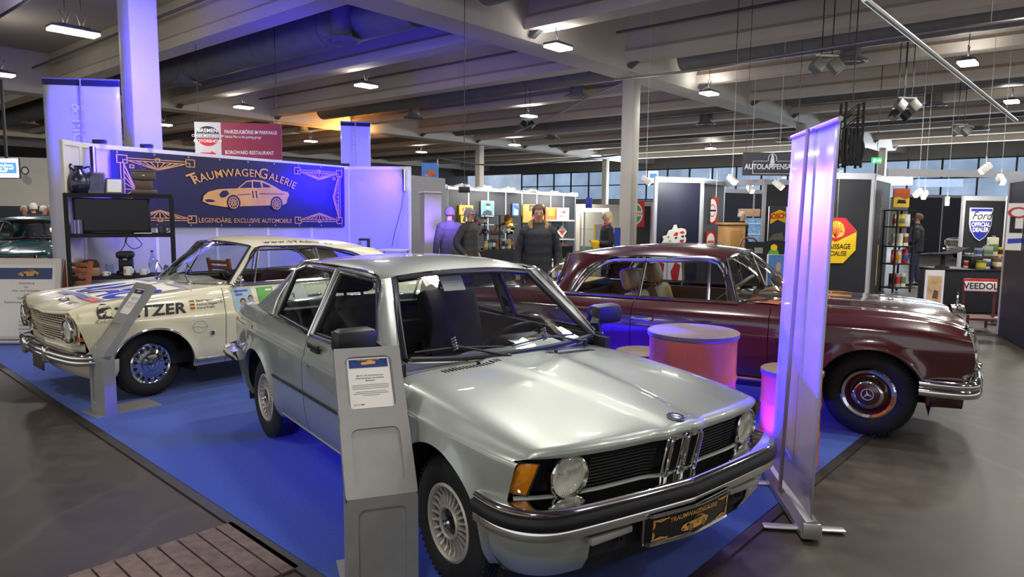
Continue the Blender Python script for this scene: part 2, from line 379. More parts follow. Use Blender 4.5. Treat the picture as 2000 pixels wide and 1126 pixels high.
# the long poles and the sagging pipe at the upper right
pipe('truss_pole', [on_y(1688, -2, 8.0), on_y(1985, 236, 14.5)], .035, ALU, 'long pale metal pole slanting down across the upper right', 'pole')
pipe('lighting_pole', curve([on_y(1200, 155, 17), on_y(1350, 138, 15), on_y(1500, 112, 13.5), on_y(1650, 88, 12.5), on_y(1800, 65, 11.5), on_y(2010, 36, 10.5)], 6), .028, STEEL, 'thin metal rail hung on wires across the upper right, crossing the slanting pole', 'rail')
for u, v, Y in ((1438, 122, 14.2), (1658, 87, 12.4), (1935, 47, 10.9)):
    p = on_y(u, v, Y); pipe('suspension_wire', [p, (p.x, p.y, 6.7)], .008, BLACK, 'thin wire holding the metal rail at upper right', 'wire', 'wires of the metal rail')
pipe('lighting_pole', curve([on_y(1006, 258, 24), on_y(1085, 225, 22.5), on_y(1150, 190, 21), on_y(1235, 155, 20)], 5), .03, ALU, 'thin rail climbing from the twin floodlights to the central pillar', 'rail')
pipe('cable', curve([on_y(855, 308, 26), on_y(950, 322, 26), on_y(1060, 318, 26), on_y(1228, 300, 25)], 5), .03, DKGREY, 'dark cable strung behind the yellow sign stall', 'cable')
# far walls and glazing
WALLG = pm('grey_wall', '8a8986', .8, var=.04, scale=.5)
WALLD = pm('dark_curtain', '1e1d20', .9, var=.12, scale=2)
g = G(); g.box((48.5, 20, 5.9), (.3, 84, 1.7), m=HM); struct('wall_far', g, WALLG)
g = G(); g.box((48.5, 20, 1.35), (.3, 84, 2.7), m=HM); struct('wall_far_base', g, WALLG)
g = G(); g.box((20, 49, 3.4), (60, .3, 6.8), m=HM); struct('wall_left', g, WALLG)
g = G(); g.box((20, 48.7, 4.2), (40, .1, 2.0), m=HM); o = struct('wall_left_curtain', g, WALLD)
SKYE = pm('daylight_outside', '8f9db0', .9, emis=1.2, var=.25, scale=.5)
g = G(); g.add([(52, -22, 1), (52, 62, 1), (52, 62, 7), (52, -22, 7)], [(0, 1, 2, 3)], HM); struct('exterior_backdrop', g, SKYE)
MULL = pm('dark_window_frame', '23262b', .5)
gl = glass('window_glass', (.8, .88, .95), .8)
for i in range(9):
    t0 = -8+5.4*i; g = G()
    for k in range(4): g.box((48.4, t0+k*1.8, 3.9), (.1, .09, 2.5), m=HM)
    for z in (2.75, 3.9, 5.0): g.box((48.4, t0+2.7, z), (.08, 5.4, .08), m=HM)
    w = struct('window_%d' % (i+1), g, MULL)
    g = G(); g.add([(48.45, t0, 2.7), (48.45, t0+5.4, 2.7), (48.45, t0+5.4, 5.1), (48.45, t0, 5.1)], [(0, 1, 2, 3)], HM); g.build('window_pane', gl, w)
# timber covered floor channel at the lower left
PLK = pm('channel_planks', '6f5c50', .6, var=.3, scale=18, bump=.2)
a = on_z(470, 1012); ux = V3((cos(rad(47.8)), sin(rad(47.8)), 0)); uy = V3((cos(rad(-43)), sin(rad(-43)), 0))
g = G()
for k in range(34):
    p = a - ux*(.05+k*.098); q = p - ux*.088
    z = UP*.0; g.add([p, q, q+uy*.69, p+uy*.69, p-UP*.011, q-UP*.011, q+uy*.69-UP*.011, p+uy*.69-UP*.011], [(3, 2, 1, 0), (0, 1, 5, 4), (1, 2, 6, 5), (2, 3, 7, 6), (3, 0, 4, 7)])
tag(g.build('floor_channel_cover', PLK, smooth=0), 'worn brown plank cover over a floor channel, meeting the carpet edge', 'floor cover')
# ------------------------------------------------------------------ cars: common builders (car space: x forward from the front axle, y left, z up)
CARGLASS = glass('car_glass', (.80, .86, .84), 1.15)
def side_rows(x0, x1, ctrl, arches, seg=3, flare=.014, shear=None, step=.05):
    xs = {round(x0, 4), round(x1, 4)}; n = max(2, int((x1-x0)/step))
    xs |= {round(x0+(x1-x0)*i/n, 4) for i in range(n+1)}
    for xc, zc, R in arches:
        for k in range(41):
            x = round(xc+R*cos(pi*k/40), 4)
            if x0 < x < x1: xs.add(x)
        for e in (xc-R-.002, xc+R+.002, xc-R-.03, xc+R+.03):
            if x0 < e < x1: xs.add(round(e, 4))
    rows = []
    for x in sorted(xs):
        C = ctrl(x); T = [(z, y) for z, y in C]; za = -1
        for xc, zc, R in arches:
            if abs(x-xc) <= R+1e-6: za = zc+sqrt(max(0, R*R-(x-xc)**2))
        zs = []
        for (a, _), (b, _) in zip(T, T[1:]): zs += [a+(b-a)*i/seg for i in range(seg)]
        zs.append(T[-1][0]); col = []
        for z in zs:
            zz = min(max(z, za), T[-1][0]); y = sm(zz, T)
            for xc, zc, R in arches:
                d = hypot(x-xc, zz-zc)-R
                if -.01 < d < .085 and zz > zc-.1: y += flare*(1-max(d, 0)/.085)**1.5
            col.append(V3((x+(shear(x, zz) if shear else 0), y, zz)))
        f = col[0]; col = [V3((f.x, f.y-.035, f.z+.004)), V3((f.x, f.y-.006, f.z-.004))]+col
        rows.append(col)
    return rows
def car_sides(root, mat, parts, arches, **k):
    for name, x0, x1, ctrl in parts:
        rows = side_rows(x0, x1, ctrl, arches, **k)
        g = G().grid(rows)
        g.build(name, mat, root, smooth=28, weld=.0006); g.flipped().build(name, mat, root, smooth=28, weld=.0006)
def wheel_wells(root, arches, yo, yi=.42):
    for xc, zc, R in arches:
        for s in (1, -1):
            g = G(); g.grid([[(xc+(R+.03)*cos(a), s*y, zc+(R+.03)*sin(a)) for a in [pi*k/16-.25+k*.5/16 for k in range(17)]] for y in (yo-.03, yi)])
            a = [pi*k/16-.25+k*.5/16 for k in range(17)]
            g.poly([(xc+(R+.03)*cos(t), s*yi, zc+(R+.03)*sin(t)) for t in a])
            g.build('wheel_housing', SOFTBLK, root)
def panel(root, name, mat, B, T, L, Rr, nu=12, nv=8, bulge=None, both=False, **k):
    g = G().grid(coons(B, T, L, Rr, nu, nv, bulge)); g.build(name, mat, root, **k)
    if both: g.flipped().build(name, mat, root, **k)
def quad4(root, name, mat, a, b, c, d, both=False, bulge=None, **k):      # bottom-left, bottom-right, top-right, top-left
    panel(root, name, mat, [a, b], [d, c], [a, d], [b, c], 8, 6, bulge, both, **k)
def trim(root, name, mat, path, r=.01, both=False, closed=False, n=8, sq=1.0):
    g = G().tube(path, r, n, closed=closed, sq=sq); g.build(name, mat, root)
    if both: g.flipped().build(name, mat, root)
def seat(root, x, y, mat, w=.5, zb=.42, rec=.35, head=True, hb=.62, name='seat', hmat=None):
    m = TR(x, y, zb); r = MX.Rotation(-rec, 4, 'Y'); g = G()
    g.box((.0, 0, 0), (.5, w, .15), .06, m); g.build(name+'_cushion', mat, root)
    g = G(); mb = m @ TR(-.24, 0, .05) @ r; g.box((0, 0, hb/2), (.13, w*.96, hb), .055, mb); g.build(name+'_backrest', mat, root)
    if head:
        g = G(); g.box((0, 0, hb+.12), (.1, w*.6, .2), .045, mb); g.box((0, .06, hb+.02), (.015, .015, .08), 0, mb); g.box((0, -.06, hb+.02), (.015, .015, .08), 0, mb); g.build('headrest', hmat or mat, root)
def steering(root, x, y, z, R, mat, spokes=3, tilt=.9):
    m = TR(x, y, z) @ MX.Rotation(-(pi/2-tilt), 4, 'Y'); g = G()
    g.tube(disc(32, R), R*.065, 8, closed=True, m=m)
    for k in range(spokes):
        a = pi/2+2*pi*k/spokes+pi/2; g.tube([(R*.12*cos(a), R*.12*sin(a), -.02), (R*.97*cos(a), R*.97*sin(a), 0)], R*.045, 6, m=m)
    g.lathe([(0, .01), (R*.2, .0), (R*.24, -.03), (R*.1, -.05), (R*.1, -.4)], 20, m)
    g.build('steering_wheel', mat, root)
def tyre_geo(R, r, w, grooves=True):
    h = w/2; P = [(r-.01, -h+.03), (r, -h+.012), (r+.012, -h), (lerp(r, R, .55), -h-.008), (R-.022, -h+.008), (R-.006, -h+.022), (R, -h+.036)]
    if grooves:
        for k in range(5):
            a = -h+.036+(w-.072)*k/5; b = -h+.036+(w-.072)*(k+1)/5
            P += [(R, a+.003), (R, b-.005), (R-.007, b-.004), (R-.007, b-.001)]
    P += [(R, h-.036), (R-.006, h-.022), (R-.022, h-.008), (lerp(r, R, .55), h+.008), (r+.012, h), (r, h-.012), (r-.01, h-.03)]
    g = G().lathe(P, 64)
    if grooves:                                   # tread blocks on the shoulders
        for s in (1, -1):
            for k in range(60):
                a = 2*pi*k/60; g.box((R-.004, 0, s*(h-.02)), (.011, .010, .02), 0, MX.Rotation(a, 4, 'Z') @ TR(-.0035, 0, 0))
    return g
def wheel(root, x, y, R, r, w, kind, steer=0.0, name='wheel', paint=None):
    s = 1 if y > 0 else -1
    m = TR(x, y, R) @ MX.Rotation(steer, 4, 'Z') @ (RXm if s > 0 else RX90)
    e = tyre_geo(R, r, w).build('tyre', RUBBER, root, smooth=40, m=m); e.name = name
    h = w/2
    def part(g, n, mat, **k): return g.build(n, mat, e, m=m, **k)
    if kind == 'b':
        part(G().lathe([(r+.006, h-.02), (r+.008, h-.004), (r-.004, h+.002), (r-.014, h-.006), (r-.018, h-.035), (r-.02, -h+.04)], 56), 'rim', RIMS)
        part(G().lathe([(r-.02, h-.075), (.03, h-.075), (0, h-.075)], 40), 'brake_backing', SOFTBLK)
        g = G()
        for k in range(24):
            a = 2*pi*k/24; mm = MX.Rotation(a, 4, 'Z')
            rows = [[(q, -t, z), (q, t, z), (q, t*.7, z-.035), (q, -t*.7, z-.035)] for q, t, z in ((.072, .0045, h-.012), (.1, .0045, h-.02), (.13, .005, h-.022), (r-.016, .006, h-.012))]
            g.grid(rows, cu=True, m=mm)
        part(g, 'spokes', RIMS, smooth=0)
        part(G().lathe([(.078, h-.05), (.078, h-.008), (.07, h-.002), (.062, h-.008), (.06, h-.03)], 40), 'hub_ring', RIMS)
        part(G().lathe([(.061, h-.03), (.04, h-.022), (0, h-.02)], 32), 'hub_plate', BLACK)
        part(G().lathe([(.027, h-.025), (.027, h+.002), (.02, h+.008), (0, h+.008)], 28), 'hub_cap', CHROME)
        roundel(e, m @ TR(0, 0, h+.0085), .017)
    if kind == 'o':
        part(G().lathe([(r+.004, h-.02), (r+.006, h+.002), (r-.006, h+.008), (r-.016, h+.004), (r-.022, h-.004)], 56), 'trim_ring', CHROME)
        part(G().lathe([(r-.022, h-.006), (r-.045, h-.008)], 48), 'slot_ring', BLACK)
        g = G()
        for k in range(16):
            g.box((r-.034, 0, h-.002), (.03, .03, .012), .004, MX.Rotation(2*pi*k/16, 4, 'Z'))
        g.lathe([(r-.044, h-.01), (r-.05, h+.006), (.1, h+.016), (.096, h+.01), (.088, h+.01), (.084, h+.02), (.06, h+.026), (.056, h+.02), (.05, h+.02), (.046, h+.032), (.026, h+.036), (.022, h+.03), (.018, h+.036), (0, h+.038)], 56)
        part(g, 'hubcap', CHROME)
    if kind == 'm':
        part(G().lathe([(r+.004, h-.02), (r+.006, h), (r-.008, h+.008), (r-.028, h+.0), (r-.034, h-.012)], 56), 'trim_ring', CHROME)
        part(G().lathe([(r-.032, h-.014), (r-.05, h-.03), (.115, h-.02), (.108, h-.012)], 56), 'wheel_disc', paint)
        part(G().lathe([(.112, h-.015), (.11, h+.006), (.1, h+.016), (.088, h+.02), (.084, h+.016)], 48), 'hubcap_rim', CHROME)
        part(G().lathe([(.085, h+.015), (.06, h+.024), (.045, h+.026), (.043, h+.02)], 48), 'hubcap', paint)
        g = G().lathe([(.046, h+.022), (.044, h+.03), (.04, h+.03), (.038, h+.022)], 40)
        for k in range(3): 
            mm = TR(0, 0, h+.028) @ MX.Rotation(2*pi*k/3+pi/2+.2, 4, 'Z')
            g.add([(0, -.008, 0), (.04, 0, 0), (0, .008, 0), (-.006, 0, 0), (0, 0, .008)], [(0, 1, 4), (1, 2, 4), (2, 3, 4), (3, 0, 4)], mm)
        part(g, 'star_emblem', pm('bright_star', 'e4e4e2', .25, .3), smooth=0)
        part(G().lathe([(.043, h+.021), (0, h+.024)], 24), 'emblem_ground', paint)
    if kind == 'p':
        part(G().lathe([(r+.004, h-.02), (r+.004, h), (r-.02, h), (r-.03, h-.02), (.09, h-.01), (.08, h+.01), (0, h+.016)], 40), 'hubcap', ALU)
    return e
RIMS = pm('cast_wheel_silver', 'cbc5b9', .38, .45, var=.05)
def roundel(root, m, r):
    """round emblem: dark ring, quarters in blue and white"""
    G().lathe([(r, 0), (r, .002), (r*.92, .003), (r*.9, .002)], 32, m).build('emblem_rim', CHROME, root)
    G().add(disc(32, r*.92, .0018), [tuple(range(32))], m).build('emblem_ring', BLACK, root, smooth=0)
    b = G(); w = G()
    for k in range(4):
        P = [(0, 0, .0026)]+disc(8, r*.56, .0026, k*pi/2, (k+1)*pi/2); (b if k % 2 else w).add(P, [tuple(range(len(P)))], m)
    b.build('emblem_blue', pm('emblem_blue', '3f7fd0', .3), root, smooth=0); w.build('emblem_white', PAPER, root, smooth=0)
def put_text(root, s, h, o, x, n, mat, **k):
    return text(s, h, mat, root, frame(o, x, n), **k)

def gold_car(root, m, w, name='gold_car_print', mat=None, dark=None, wheels=True):
    """small flat print of a low sports coupe, about w wide, centred, facing left"""
    k = w/10.0; mat = mat or GOLD
    body = [(-5, .1), (-4.9, .75), (-4.4, 1.25), (-3.4, 1.6), (-2.0, 1.75), (-1.3, 1.8), (-.3, 2.75), (.6, 2.95), (1.7, 2.9), (2.9, 2.35), (4.0, 1.75), (4.8, 1.6), (4.95, 1.2), (4.7, .75), (4.6, .2), (4.2, -.05), (3.0, -.15), (-.6, -.35), (-2.6, -.5), (-4.3, -.25)]
    g = G().add([(x*k, y*k, 0) for x, y in body], [tuple(range(len(body)))], m); g.build(name, mat, root, smooth=0)
    if dark is None: return
    d = G()
    def pl(P, z=.0006): d.add([(x*k, y*k, z) for x, y in P], [tuple(range(len(P)))], m)
    pl([(-1.05, 1.85), (-.25, 2.62), (.35, 2.75), (.35, 1.95)]); pl([(.5, 1.95), (.5, 2.75), (1.35, 2.72), (1.5, 2.0)]); pl([(1.7, 2.05), (1.6, 2.68), (2.5, 2.3), (2.6, 2.1)])
    pl([(-3.3, 1.0), (-2.9, 1.45), (-2.4, 1.5), (-2.2, 1.1), (-2.6, .7), (-3.1, .6)]); pl([(-4.8, .3), (-4.3, .4), (-3.7, .25), (-3.9, .05), (-4.6, .05)])
    pl([(.35, 1.6), (.5, 1.6), (.6, .7), (.45, .7)]); pl([(.75, 1.6), (.9, 1.6), (1.0, .7), (.85, .7)])
    pl([(-1.3, 1.05), (.2, 1.2), (.2, 1.12), (-1.3, .97)]); pl([(1.2, 1.3), (4.2, 1.35), (4.2, 1.27), (1.2, 1.2)])
    for cx, r in ((-1.75, .95), (3.3, .95)):
        P = disc(24, r, .0008); d.add([((cx+p[0]*.8)*k, (.05+p[1])*k, p[2]) for p in P], [tuple(range(24))], m)
    d.build('print_dark', dark, root, smooth=0)  # windows, vents, seams and wheels of the print in its dark colour
    if wheels:
        g = G()
        for cx, r in ((-1.75, .72), (3.3, .72)):
            for r0, r1 in ((r*.86, r), (.5*r, .58*r)):
                g.grid([[((cx+q*.8*cos(2*pi*j/24))*k, (.05+q*sin(2*pi*j/24))*k, .0012) for j in range(24)] for q in (r0, r1)], cu=True, m=m)
            for j in range(10):
                a = 2*pi*j/10; c, s_ = cos(a), sin(a)
                g.add([((cx+.8*(q*c-t*s_))*k, (.05+q*s_+t*c)*k, .0012) for q, t in ((.1, -.04), (r*.86, -.04), (r*.86, .04), (.1, .04))], [(0, 1, 2, 3)], m)
        g.build('print_wheels', mat, root, smooth=0)
def deco_corner(g, m, w, h, sx=1, sy=1, t=.012, vert=False):
    """one art-deco border piece: nested squares, a fan of rays"""
    def q(a, b, c, d): g.add([(sx*a, sy*b, 0), (sx*c, sy*b, 0), (sx*c, sy*d, 0), (sx*a, sy*d, 0)], [(0, 1, 2, 3) if sx*sy > 0 else (3, 2, 1, 0)], m)
    def sq(x, y, s):
        q(x-s, y-s, x+s, y-s+t); q(x-s, y+s-t, x+s, y+s); q(x-s, y-s, x-s+t, y+s); q(x+s-t, y-s, x+s, y+s)
    def ln(a, b):
        d = V3((b[0]-a[0], b[1]-a[1], 0)); n = V3((-d.y, d.x, 0)).normalized()*t*.45
        P = [(a[0]+n.x, a[1]+n.y), (b[0]+n.x, b[1]+n.y), (b[0]-n.x, b[1]-n.y), (a[0]-n.x, a[1]-n.y)]
        g.add([(sx*x, sy*y, 0) for x, y in P], [(0, 1, 2, 3)], m)
    s = h*.28
    if not vert:
        sq(0, 0, s); sq(s*.55, -s*.55, s*.5); sq(w, 0, s); sq(w-s*.5, -s*.4, s*.5); sq(w/2, s*.2, s*.5)
        ln((s, s*.3), (w-s, s*.3)); ln((s, -s*.25), (w-s, -s*.25)); ln((s, -s*.3), (w/2, -h*.62)); ln((w/2, -h*.62), (w-s, -s*.3))
        for i in range(9):
            x = w/2+(i-4)*w*.105; ln((w/2, -h*.6), (x, -s*.25))
    else:
        ln((-s*.3, -s), (-s*.3, -w+s)); ln((s*.25, -s), (s*.25, -w+s)); ln((s*.3, -s), (h*.62, -w/2)); ln((h*.62, -w/2), (s*.3, -w+s)); sq(s*1.7, -s*1.6, s*.45)
        for i in range(9): ln((h*.6, -w/2), (s*.25, -w/2+(i-4)*w*.105))
def arc_fn(m, rad_, x0=0.0, k=0.0):
    """bend a line of letters along an arch of radius rad_"""
    def f(p):
        a = p.x/rad_; return m @ V3((sin(a)*(rad_+p.y), cos(a)*(rad_+p.y)-rad_, 0))
    return f
def house_sign(root, m, w, h, ground, scale_t=1.0, dark=None, line2=None, detail=True):
    """dark plate with gold deco border, arched name and coupe; m: plate centre, x right, y up"""
    g = G(); t = .006*w if detail else .01*w; bw = w*.22; bh = h*.16
    for sx in (1, -1):
        for sy in (1, -1):
            mm = m @ TR(-sx*(w/2-bh*.55), sy*(h/2-bh*.5), .001); deco_corner(g, mm, bw, bh, sx, sy, t); deco_corner(g, mm, h*.5 if sy > 0 else h*.5, bh, sx, sy, t, vert=True)
    g.build('gold_border', GOLD, root, smooth=0)
    V, F = text_geo('TRAUMWAGENGALERIE', h*.105, bold=.012, wx=.95); R = w*.55
    big = {0, 10}
    f = arc_fn(m @ TR(0, h*.18, .0015), R); G().add([f(p) for p in V], F).build('arched_lettering', GOLD, root, smooth=0)
    gold_car(root, m @ TR(0, -h*.13 if line2 else -h*.2, .0015), w*.36, dark=dark or NAVY, wheels=detail)
    if line2: text(line2, h*.075, GOLD, root, m @ TR(0, -h*.415, .0015), bold=.01)
# ------------------------------------------------------------------ silver coupe in front
SILV = pm('silver_green_metallic', 'a9b0a8', .38, .45, 1.0, var=.015, scale=2)
DKIN = pm('dark_seat_cloth', '2b2c30', .9, var=.2, scale=60)
AMBER = pm('amber_lens', 'e08a10', .12, coat=.6, var=.1, scale=60)
LENS = glass('lamp_lens', (.93, .93, .9), 1.3)
REFL = pm('lamp_reflector', 'f2f2ea', .4, .25, var=.12, scale=25)
def headlamp(root, c, n, r, dep=.07, ring=CHROME, tall=1.0, ribs=True, dome=.028):
    m = frame(c, V3((0, 0, 1)).cross(V3(n)), n) @ MX.Diagonal((1, tall, 1, 1))
    o = G().lathe([(r*.9, .0), (r*.98, .014), (r*1.06, .01), (r*1.08, -.012), (r*1.04, -.03)], 40, m).build('headlight', ring, root)
    G().lathe([(r*.92, .0), (r*.8, -.03), (r*.5, -dep*.8), (r*.15, -dep), (r*.14, -dep*.5), (0, -dep*.45)], 32, m).build('reflector', REFL, o)
    g = G().lathe([(r*.96, .002), (r*.93, dome*.25), (r*.8, dome*.5), (r*.45, dome*.86), (0, dome)], 40, m); g.build('lens', LENS, o)
    if ribs:
        g = G()
        for i in range(-8, 9):
            x = i*r*.105; hh = sqrt(max(0, (r*.9)**2-x*x)); g.tube([(x, -hh*.9, .004), (x, -hh*.4, .017), (x, .0, .02), (x, hh*.4, .017), (x, hh*.9, .004)], .0016, 5, m=m)
        g.build('lens_ribs', LENS, o)
    return o
B = thing('vintage_coupe', 'silver boxy two-door coupe with round headlights in the middle of the blue carpet', 'car', (.323, 3.421, 0), -.934)
BARCH = [(0, .30, .37), (-2.563, .30, .37)]
def bt(x): return interp(x, [(-3.3, .93), (-3.1, .965), (-2.6, 1), (.15, 1), (.4, .985), (.55, .955)])
def bz(x): return sm(x, [(-3.3, .80), (-2.7, .795), (-1.9, .778), (-.9, .748), (-.07, .747), (.52, .728)])
def bctrl(x, top=True):
    c = bz(x); t = bt(x)
    P = [(.25, .735), (.32, .772), (.44, .795), (.60, .806), (c-.03, .806), (c-.004, .803), (c+.004, .794)]
    if top: P += [(c+.05, .785), (.88, .762), (.925, .738)]
    return [(z, y*t) for z, y in P]
car_sides(B, SILV, [('rear_quarter_panel', -3.22, -1.627, bctrl), ('door', -1.62, -.592, bctrl), ('front_fender', -.585, .53, lambda x: bctrl(x, False))], BARCH, flare=.022,
          shear=lambda x, z: (z-.72)*.36*max(0, (x-.3)/.25) if x > .3 else 0)
wheel_wells(B, BARCH, .78)
# bonnet: wraps down to the shoulder crease
BXF = [(0, .695), (.12, .69), (.16, .668), (.4, .648), (.58, .615), (.68, .575), (.74, .54), (.78, .50)]
def bzh(x): return .866-.066*x-.052*x*x
def bsec(x, yy):
    z = bzh(x); c = bz(min(x, .52))+.003; yc = lerp(.24, .105, min(1, max(0, (x+.5)/1.15)))
    return sm(abs(yy), [(0, z+.002), (yc-.03, z), (yc+.005, z-.010), (.45, z-.016), (.62, z-.027), (.69, z-.038), (.735, z-.055), (.765, z-.085), (.785, lerp(c, z-.085, .25)), (.794, c)])
def bhood(x0, name, lip, x1=None):
    YS = [-.794, -.79, -.782, -.77, -.75, -.735, -.715, -.69, -.65, -.6, -.5, -.4, -.3, -.24, -.2, -.17, -.14, -.11, -.09, -.05]; YS = YS+[0]+[-y for y in YS[::-1]]
    rows = []
    for y in YS:
        xf = interp(abs(y), BXF) if x1 is None else x1; n = 24; row = []
        for i in range(n+1):
            u = i/n; x = x0+(xf-.03-x0)*u if lip else x0+(xf-x0)*u
            row.append(V3((x, y*bt(x), bsec(x, y))))
        if lip:
            z0 = row[-1].z; zb = lerp(.735, .752, max(0, 1-abs(y)/.16))
            for dx, f in ((-.012, .12), (.0, .4), (.004, .65), (-.002, .92), (-.02, 1), (-.05, .98)):
                row.append(V3((xf+dx, y*bt(xf), lerp(z0, min(zb, z0-.002), f))))
        rows.append(row)
    return G().grid(rows).build(name, SILV, B, smooth=40)
HOOD = bhood(-.50, 'bonnet', True); bhood(-.70, 'cowl_panel', False, x1=-.506)
G().box((-.05, 0, .62), (1.0, 1.2, .06)).box((-.15, 0, .45), (.8, .8, .4)).build('engine_bay', SOFTBLK, B)
# vents in the bonnet
for s in (1, -1):
    g = G()
    for k in range(17):
        y = s*(.17+k*.021); x = -.43; g.box((x, y, bsec(x, y)+.001), (.045, .0085, .004), 0, MX.Identity(4))
    g.build('bonnet_vent', BLACK, HOOD)
roundel(B, frame((.638, 0, bzh(.638)+.006), (0, 1, 0), (.16, 0, 1)), .041)
# front: grille, kidneys, strip, lamps
def xf(y): return interp(abs(y), BXF)
ys = [-.745+1.49*i/40 for i in range(41)]
gt = [(xf(y)-.085, y, .742) for y in ys]; gb = [(xf(y)-.115, y, .575) for y in ys]
G().grid([gb, gt]).build('grille_panel', SOFTBLK, B)
for a, b in ((-.46, -.13), (.13, .46)):
  g = G()
  for k in range(10):
    z = .592+k*.0148; u = (z-.575)/.167
    if 1:
        g.tube([(lerp(xf(y)-.075, xf(y)-.035, u)+.012, y, z) for y in [a+(b-a)*i/8 for i in range(9)]], .0034, 5)
  g.build('grille_slats', pm('grille_black', '08080a', .55, spec=.25), B)
g = G()
g.tube([(xf(y)-.052, y, .571) for y in ys], .0125, 8, sq=1); g.build('grille_sill_strip', SILV, B)
for s in (1, -1):                              # twin kidneys
    def kp(yy, zz): u = (zz-.568)/.18; return V3((lerp(.652, .692, u)+.012, s*yy, zz))
    P = rrect(.083, .182, .018, 4); path = [kp(.051+a, .658+b) for a, b in P]
    o = G().tube(path, .0085, 8, closed=True, up=(0, 0, 1)).build('kidney_grille', CHROME, B)
    G().tube([p+V3((-.02, 0, 0)) for p in path], .009, 8, closed=True).build('kidney_frame', CHROME, o)
    g = G()
    for k in range(6):
        y = .022+k*.0115; g.tube([kp(y, .585)-V3((.02, 0, 0)), kp(y, .735)-V3((.02, 0, 0))], .0028, 5)
    g.build('kidney_bars', BLACK, o)
for s in (1, -1):
    headlamp(B, (.588, s*.557, .655), (1, s*.12, -.02), .083, dep=.05)
    P = [(.545, s*.665, .715), (.505, s*.738, .722), (.448, s*.776, .60), (.512, s*.70, .585)]
    P = [V3(p) for p in P]; b = coons([P[3], P[2]], [P[0], P[1]], [P[3], P[0]], [P[2], P[1]], 8, 8, (.012, s*.008, 0))
    g = G().grid(b); g.grid([[q-V3((.05, s*.02, 0)) for q in r] for r in b]); g.build('indicator', AMBER, B)
    G().tube([P[0], P[1], P[2], P[3]], .006, 6, closed=True).build('indicator_surround', BLACK, B)
# bumpers: swept section around the nose
def bplan(d): return [(x, y) for x, y in ((-.02+.36, .835), (.45, .838), (.53, .825), (.60, .79), (.655, .73), (.69, .64), (.715, .45), (.735, .25), (.752, .06))]
def sweep(plan, sec, z0=0):
    full = [(x, -y) for x, y in plan]+[(plan[-1][0]+.004, 0)]+[(x, y) for x, y in plan[::-1]]
    P = curve([(x, y, 0) for x, y in full], 4); rows = []
    for i, p in enumerate(P):
        t = (P[min(i+1, len(P)-1)]-P[max(i-1, 0)]).normalized(); n = V3((t.y, -t.x, 0)); rows.append([p+n*o+UP*z for o, z in sec])
    return rows
pl = [(x-.012, y-.012) for x, y in bplan(0)]
BUMP = G().grid(sweep(pl, [(-.15, .575), (-.02, .573), (.0, .567), (.006, .555), (.0, .545)])).build('front_bumper', CHROME, B, smooth=50)
G().grid(sweep(pl, [(0, .546), (.012, .545), (.02, .53), (.02, .51), (.012, .495), (0, .494)])).build('rubber_strip', BLACK, BUMP)
G().grid(sweep(pl, [(.0, .495), (.006, .485), (.004, .455), (-.02, .44), (-.08, .438)])).build('lower_bumper_edge', CHROME, BUMP, smooth=50)
pv = [(x-.05, y-.05) for x, y in bplan(0)]; pv[0] = (.385, pv[0][1])
vr = sweep(pv, [(.0, .45), (.006, .40), (-.01, .33), (-.05, .27), (-.12, .25)])
for s in (1, -1): G().grid([r for r in vr if r[0].y*s > .50]).build('front_valance', SILV, B)
pc = [(x-.045, y) for x, y in ((.60, .60), (.665, .58), (.69, .45), (.71, .25), (.722, .06))]
G().grid(sweep(pc, [(-.0, .445), (.008, .43), (.002, .37), (.0, .33), (-.03, .30), (-.06, .24)])).build('front_air_intake', SOFTBLK, B)
for y in (-.42, .42): G().box((.675, y, .42), (.05, .22, .028), .006).build('lower_grille_bar', GREYP, B)
for y in (-.36, .40): G().lathe([(.016, 0), (.016, .012), (.009, .012), (.009, 0)], 16, TR(.672, y, .385) @ RY90).build('tow_eye', BLACK, B)
# show plate, bent along the bumper
PLN = pm('plate_black', '0c0c12', .25, coat=.5)
def plate_pt(y, z): return V3((.748-.16*abs(y)**1.25-(.02 if abs(y) > .26 else 0)+.02-(.465-z)*.1, y, z))
def plate_grid(w, z0, z1, off):
    return [[plate_pt(-w+2*w*i/24, z)+V3((off, 0, 0)) for i in range(25)] for z in (z0, (z0+z1)/2, z1)]
g = G().grid(plate_grid(.262, .345, .462, 0)); g.grid(plate_grid(.262, .345, .462, -.015)); PLT = g.build('show_plate', PLN, B)
ys_ = [-.265+.53*i/24 for i in range(25)]
path = [plate_pt(y, .466) for y in ys_]+[plate_pt(y, .341) for y in ys_[::-1]]
G().tube(path, .008, 6, closed=True).build('plate_frame', CHROME, PLT)
g = G(); V, F = text_geo('TRAUMWAGENGALERIE', .021, bold=.014, wx=.92)
def pf(p, off=.003): return plate_pt(p.x, p.y)+V3((off, 0, 0))
g.add([pf(V3((p.x, .428-.35*p.x*p.x+p.y, 0))) for p in V], F).build('plate_lettering', GOLD, PLT, smooth=0)
k0 = len(bpy.data.objects)
tmp = thing('t', 't', 't'); gold_car(tmp, MX.Identity(4), .17, dark=PLN)
gg = G()
for sx in (1, -1):
    for sy in (1, -1): deco_corner(gg, TR(-sx*.235, .403+sy*.042, 0), .075, .016, sx, sy, .0022); deco_corner(gg, TR(-sx*.235, .403+sy*.042, 0), .04, .016, sx, sy, .0022, vert=True)
gg.V = [pf(p, .003) for p in gg.V]; gg.build('plate_border', GOLD, PLT, smooth=0)
for c in list(tmp.children):
    for v in c.data.vertices: v.co = pf(V3((v.co.x+.0, v.co.y+.372, 0)), .003+v.co.z)
    c.parent = PLT
bpy.data.objects.remove(tmp)
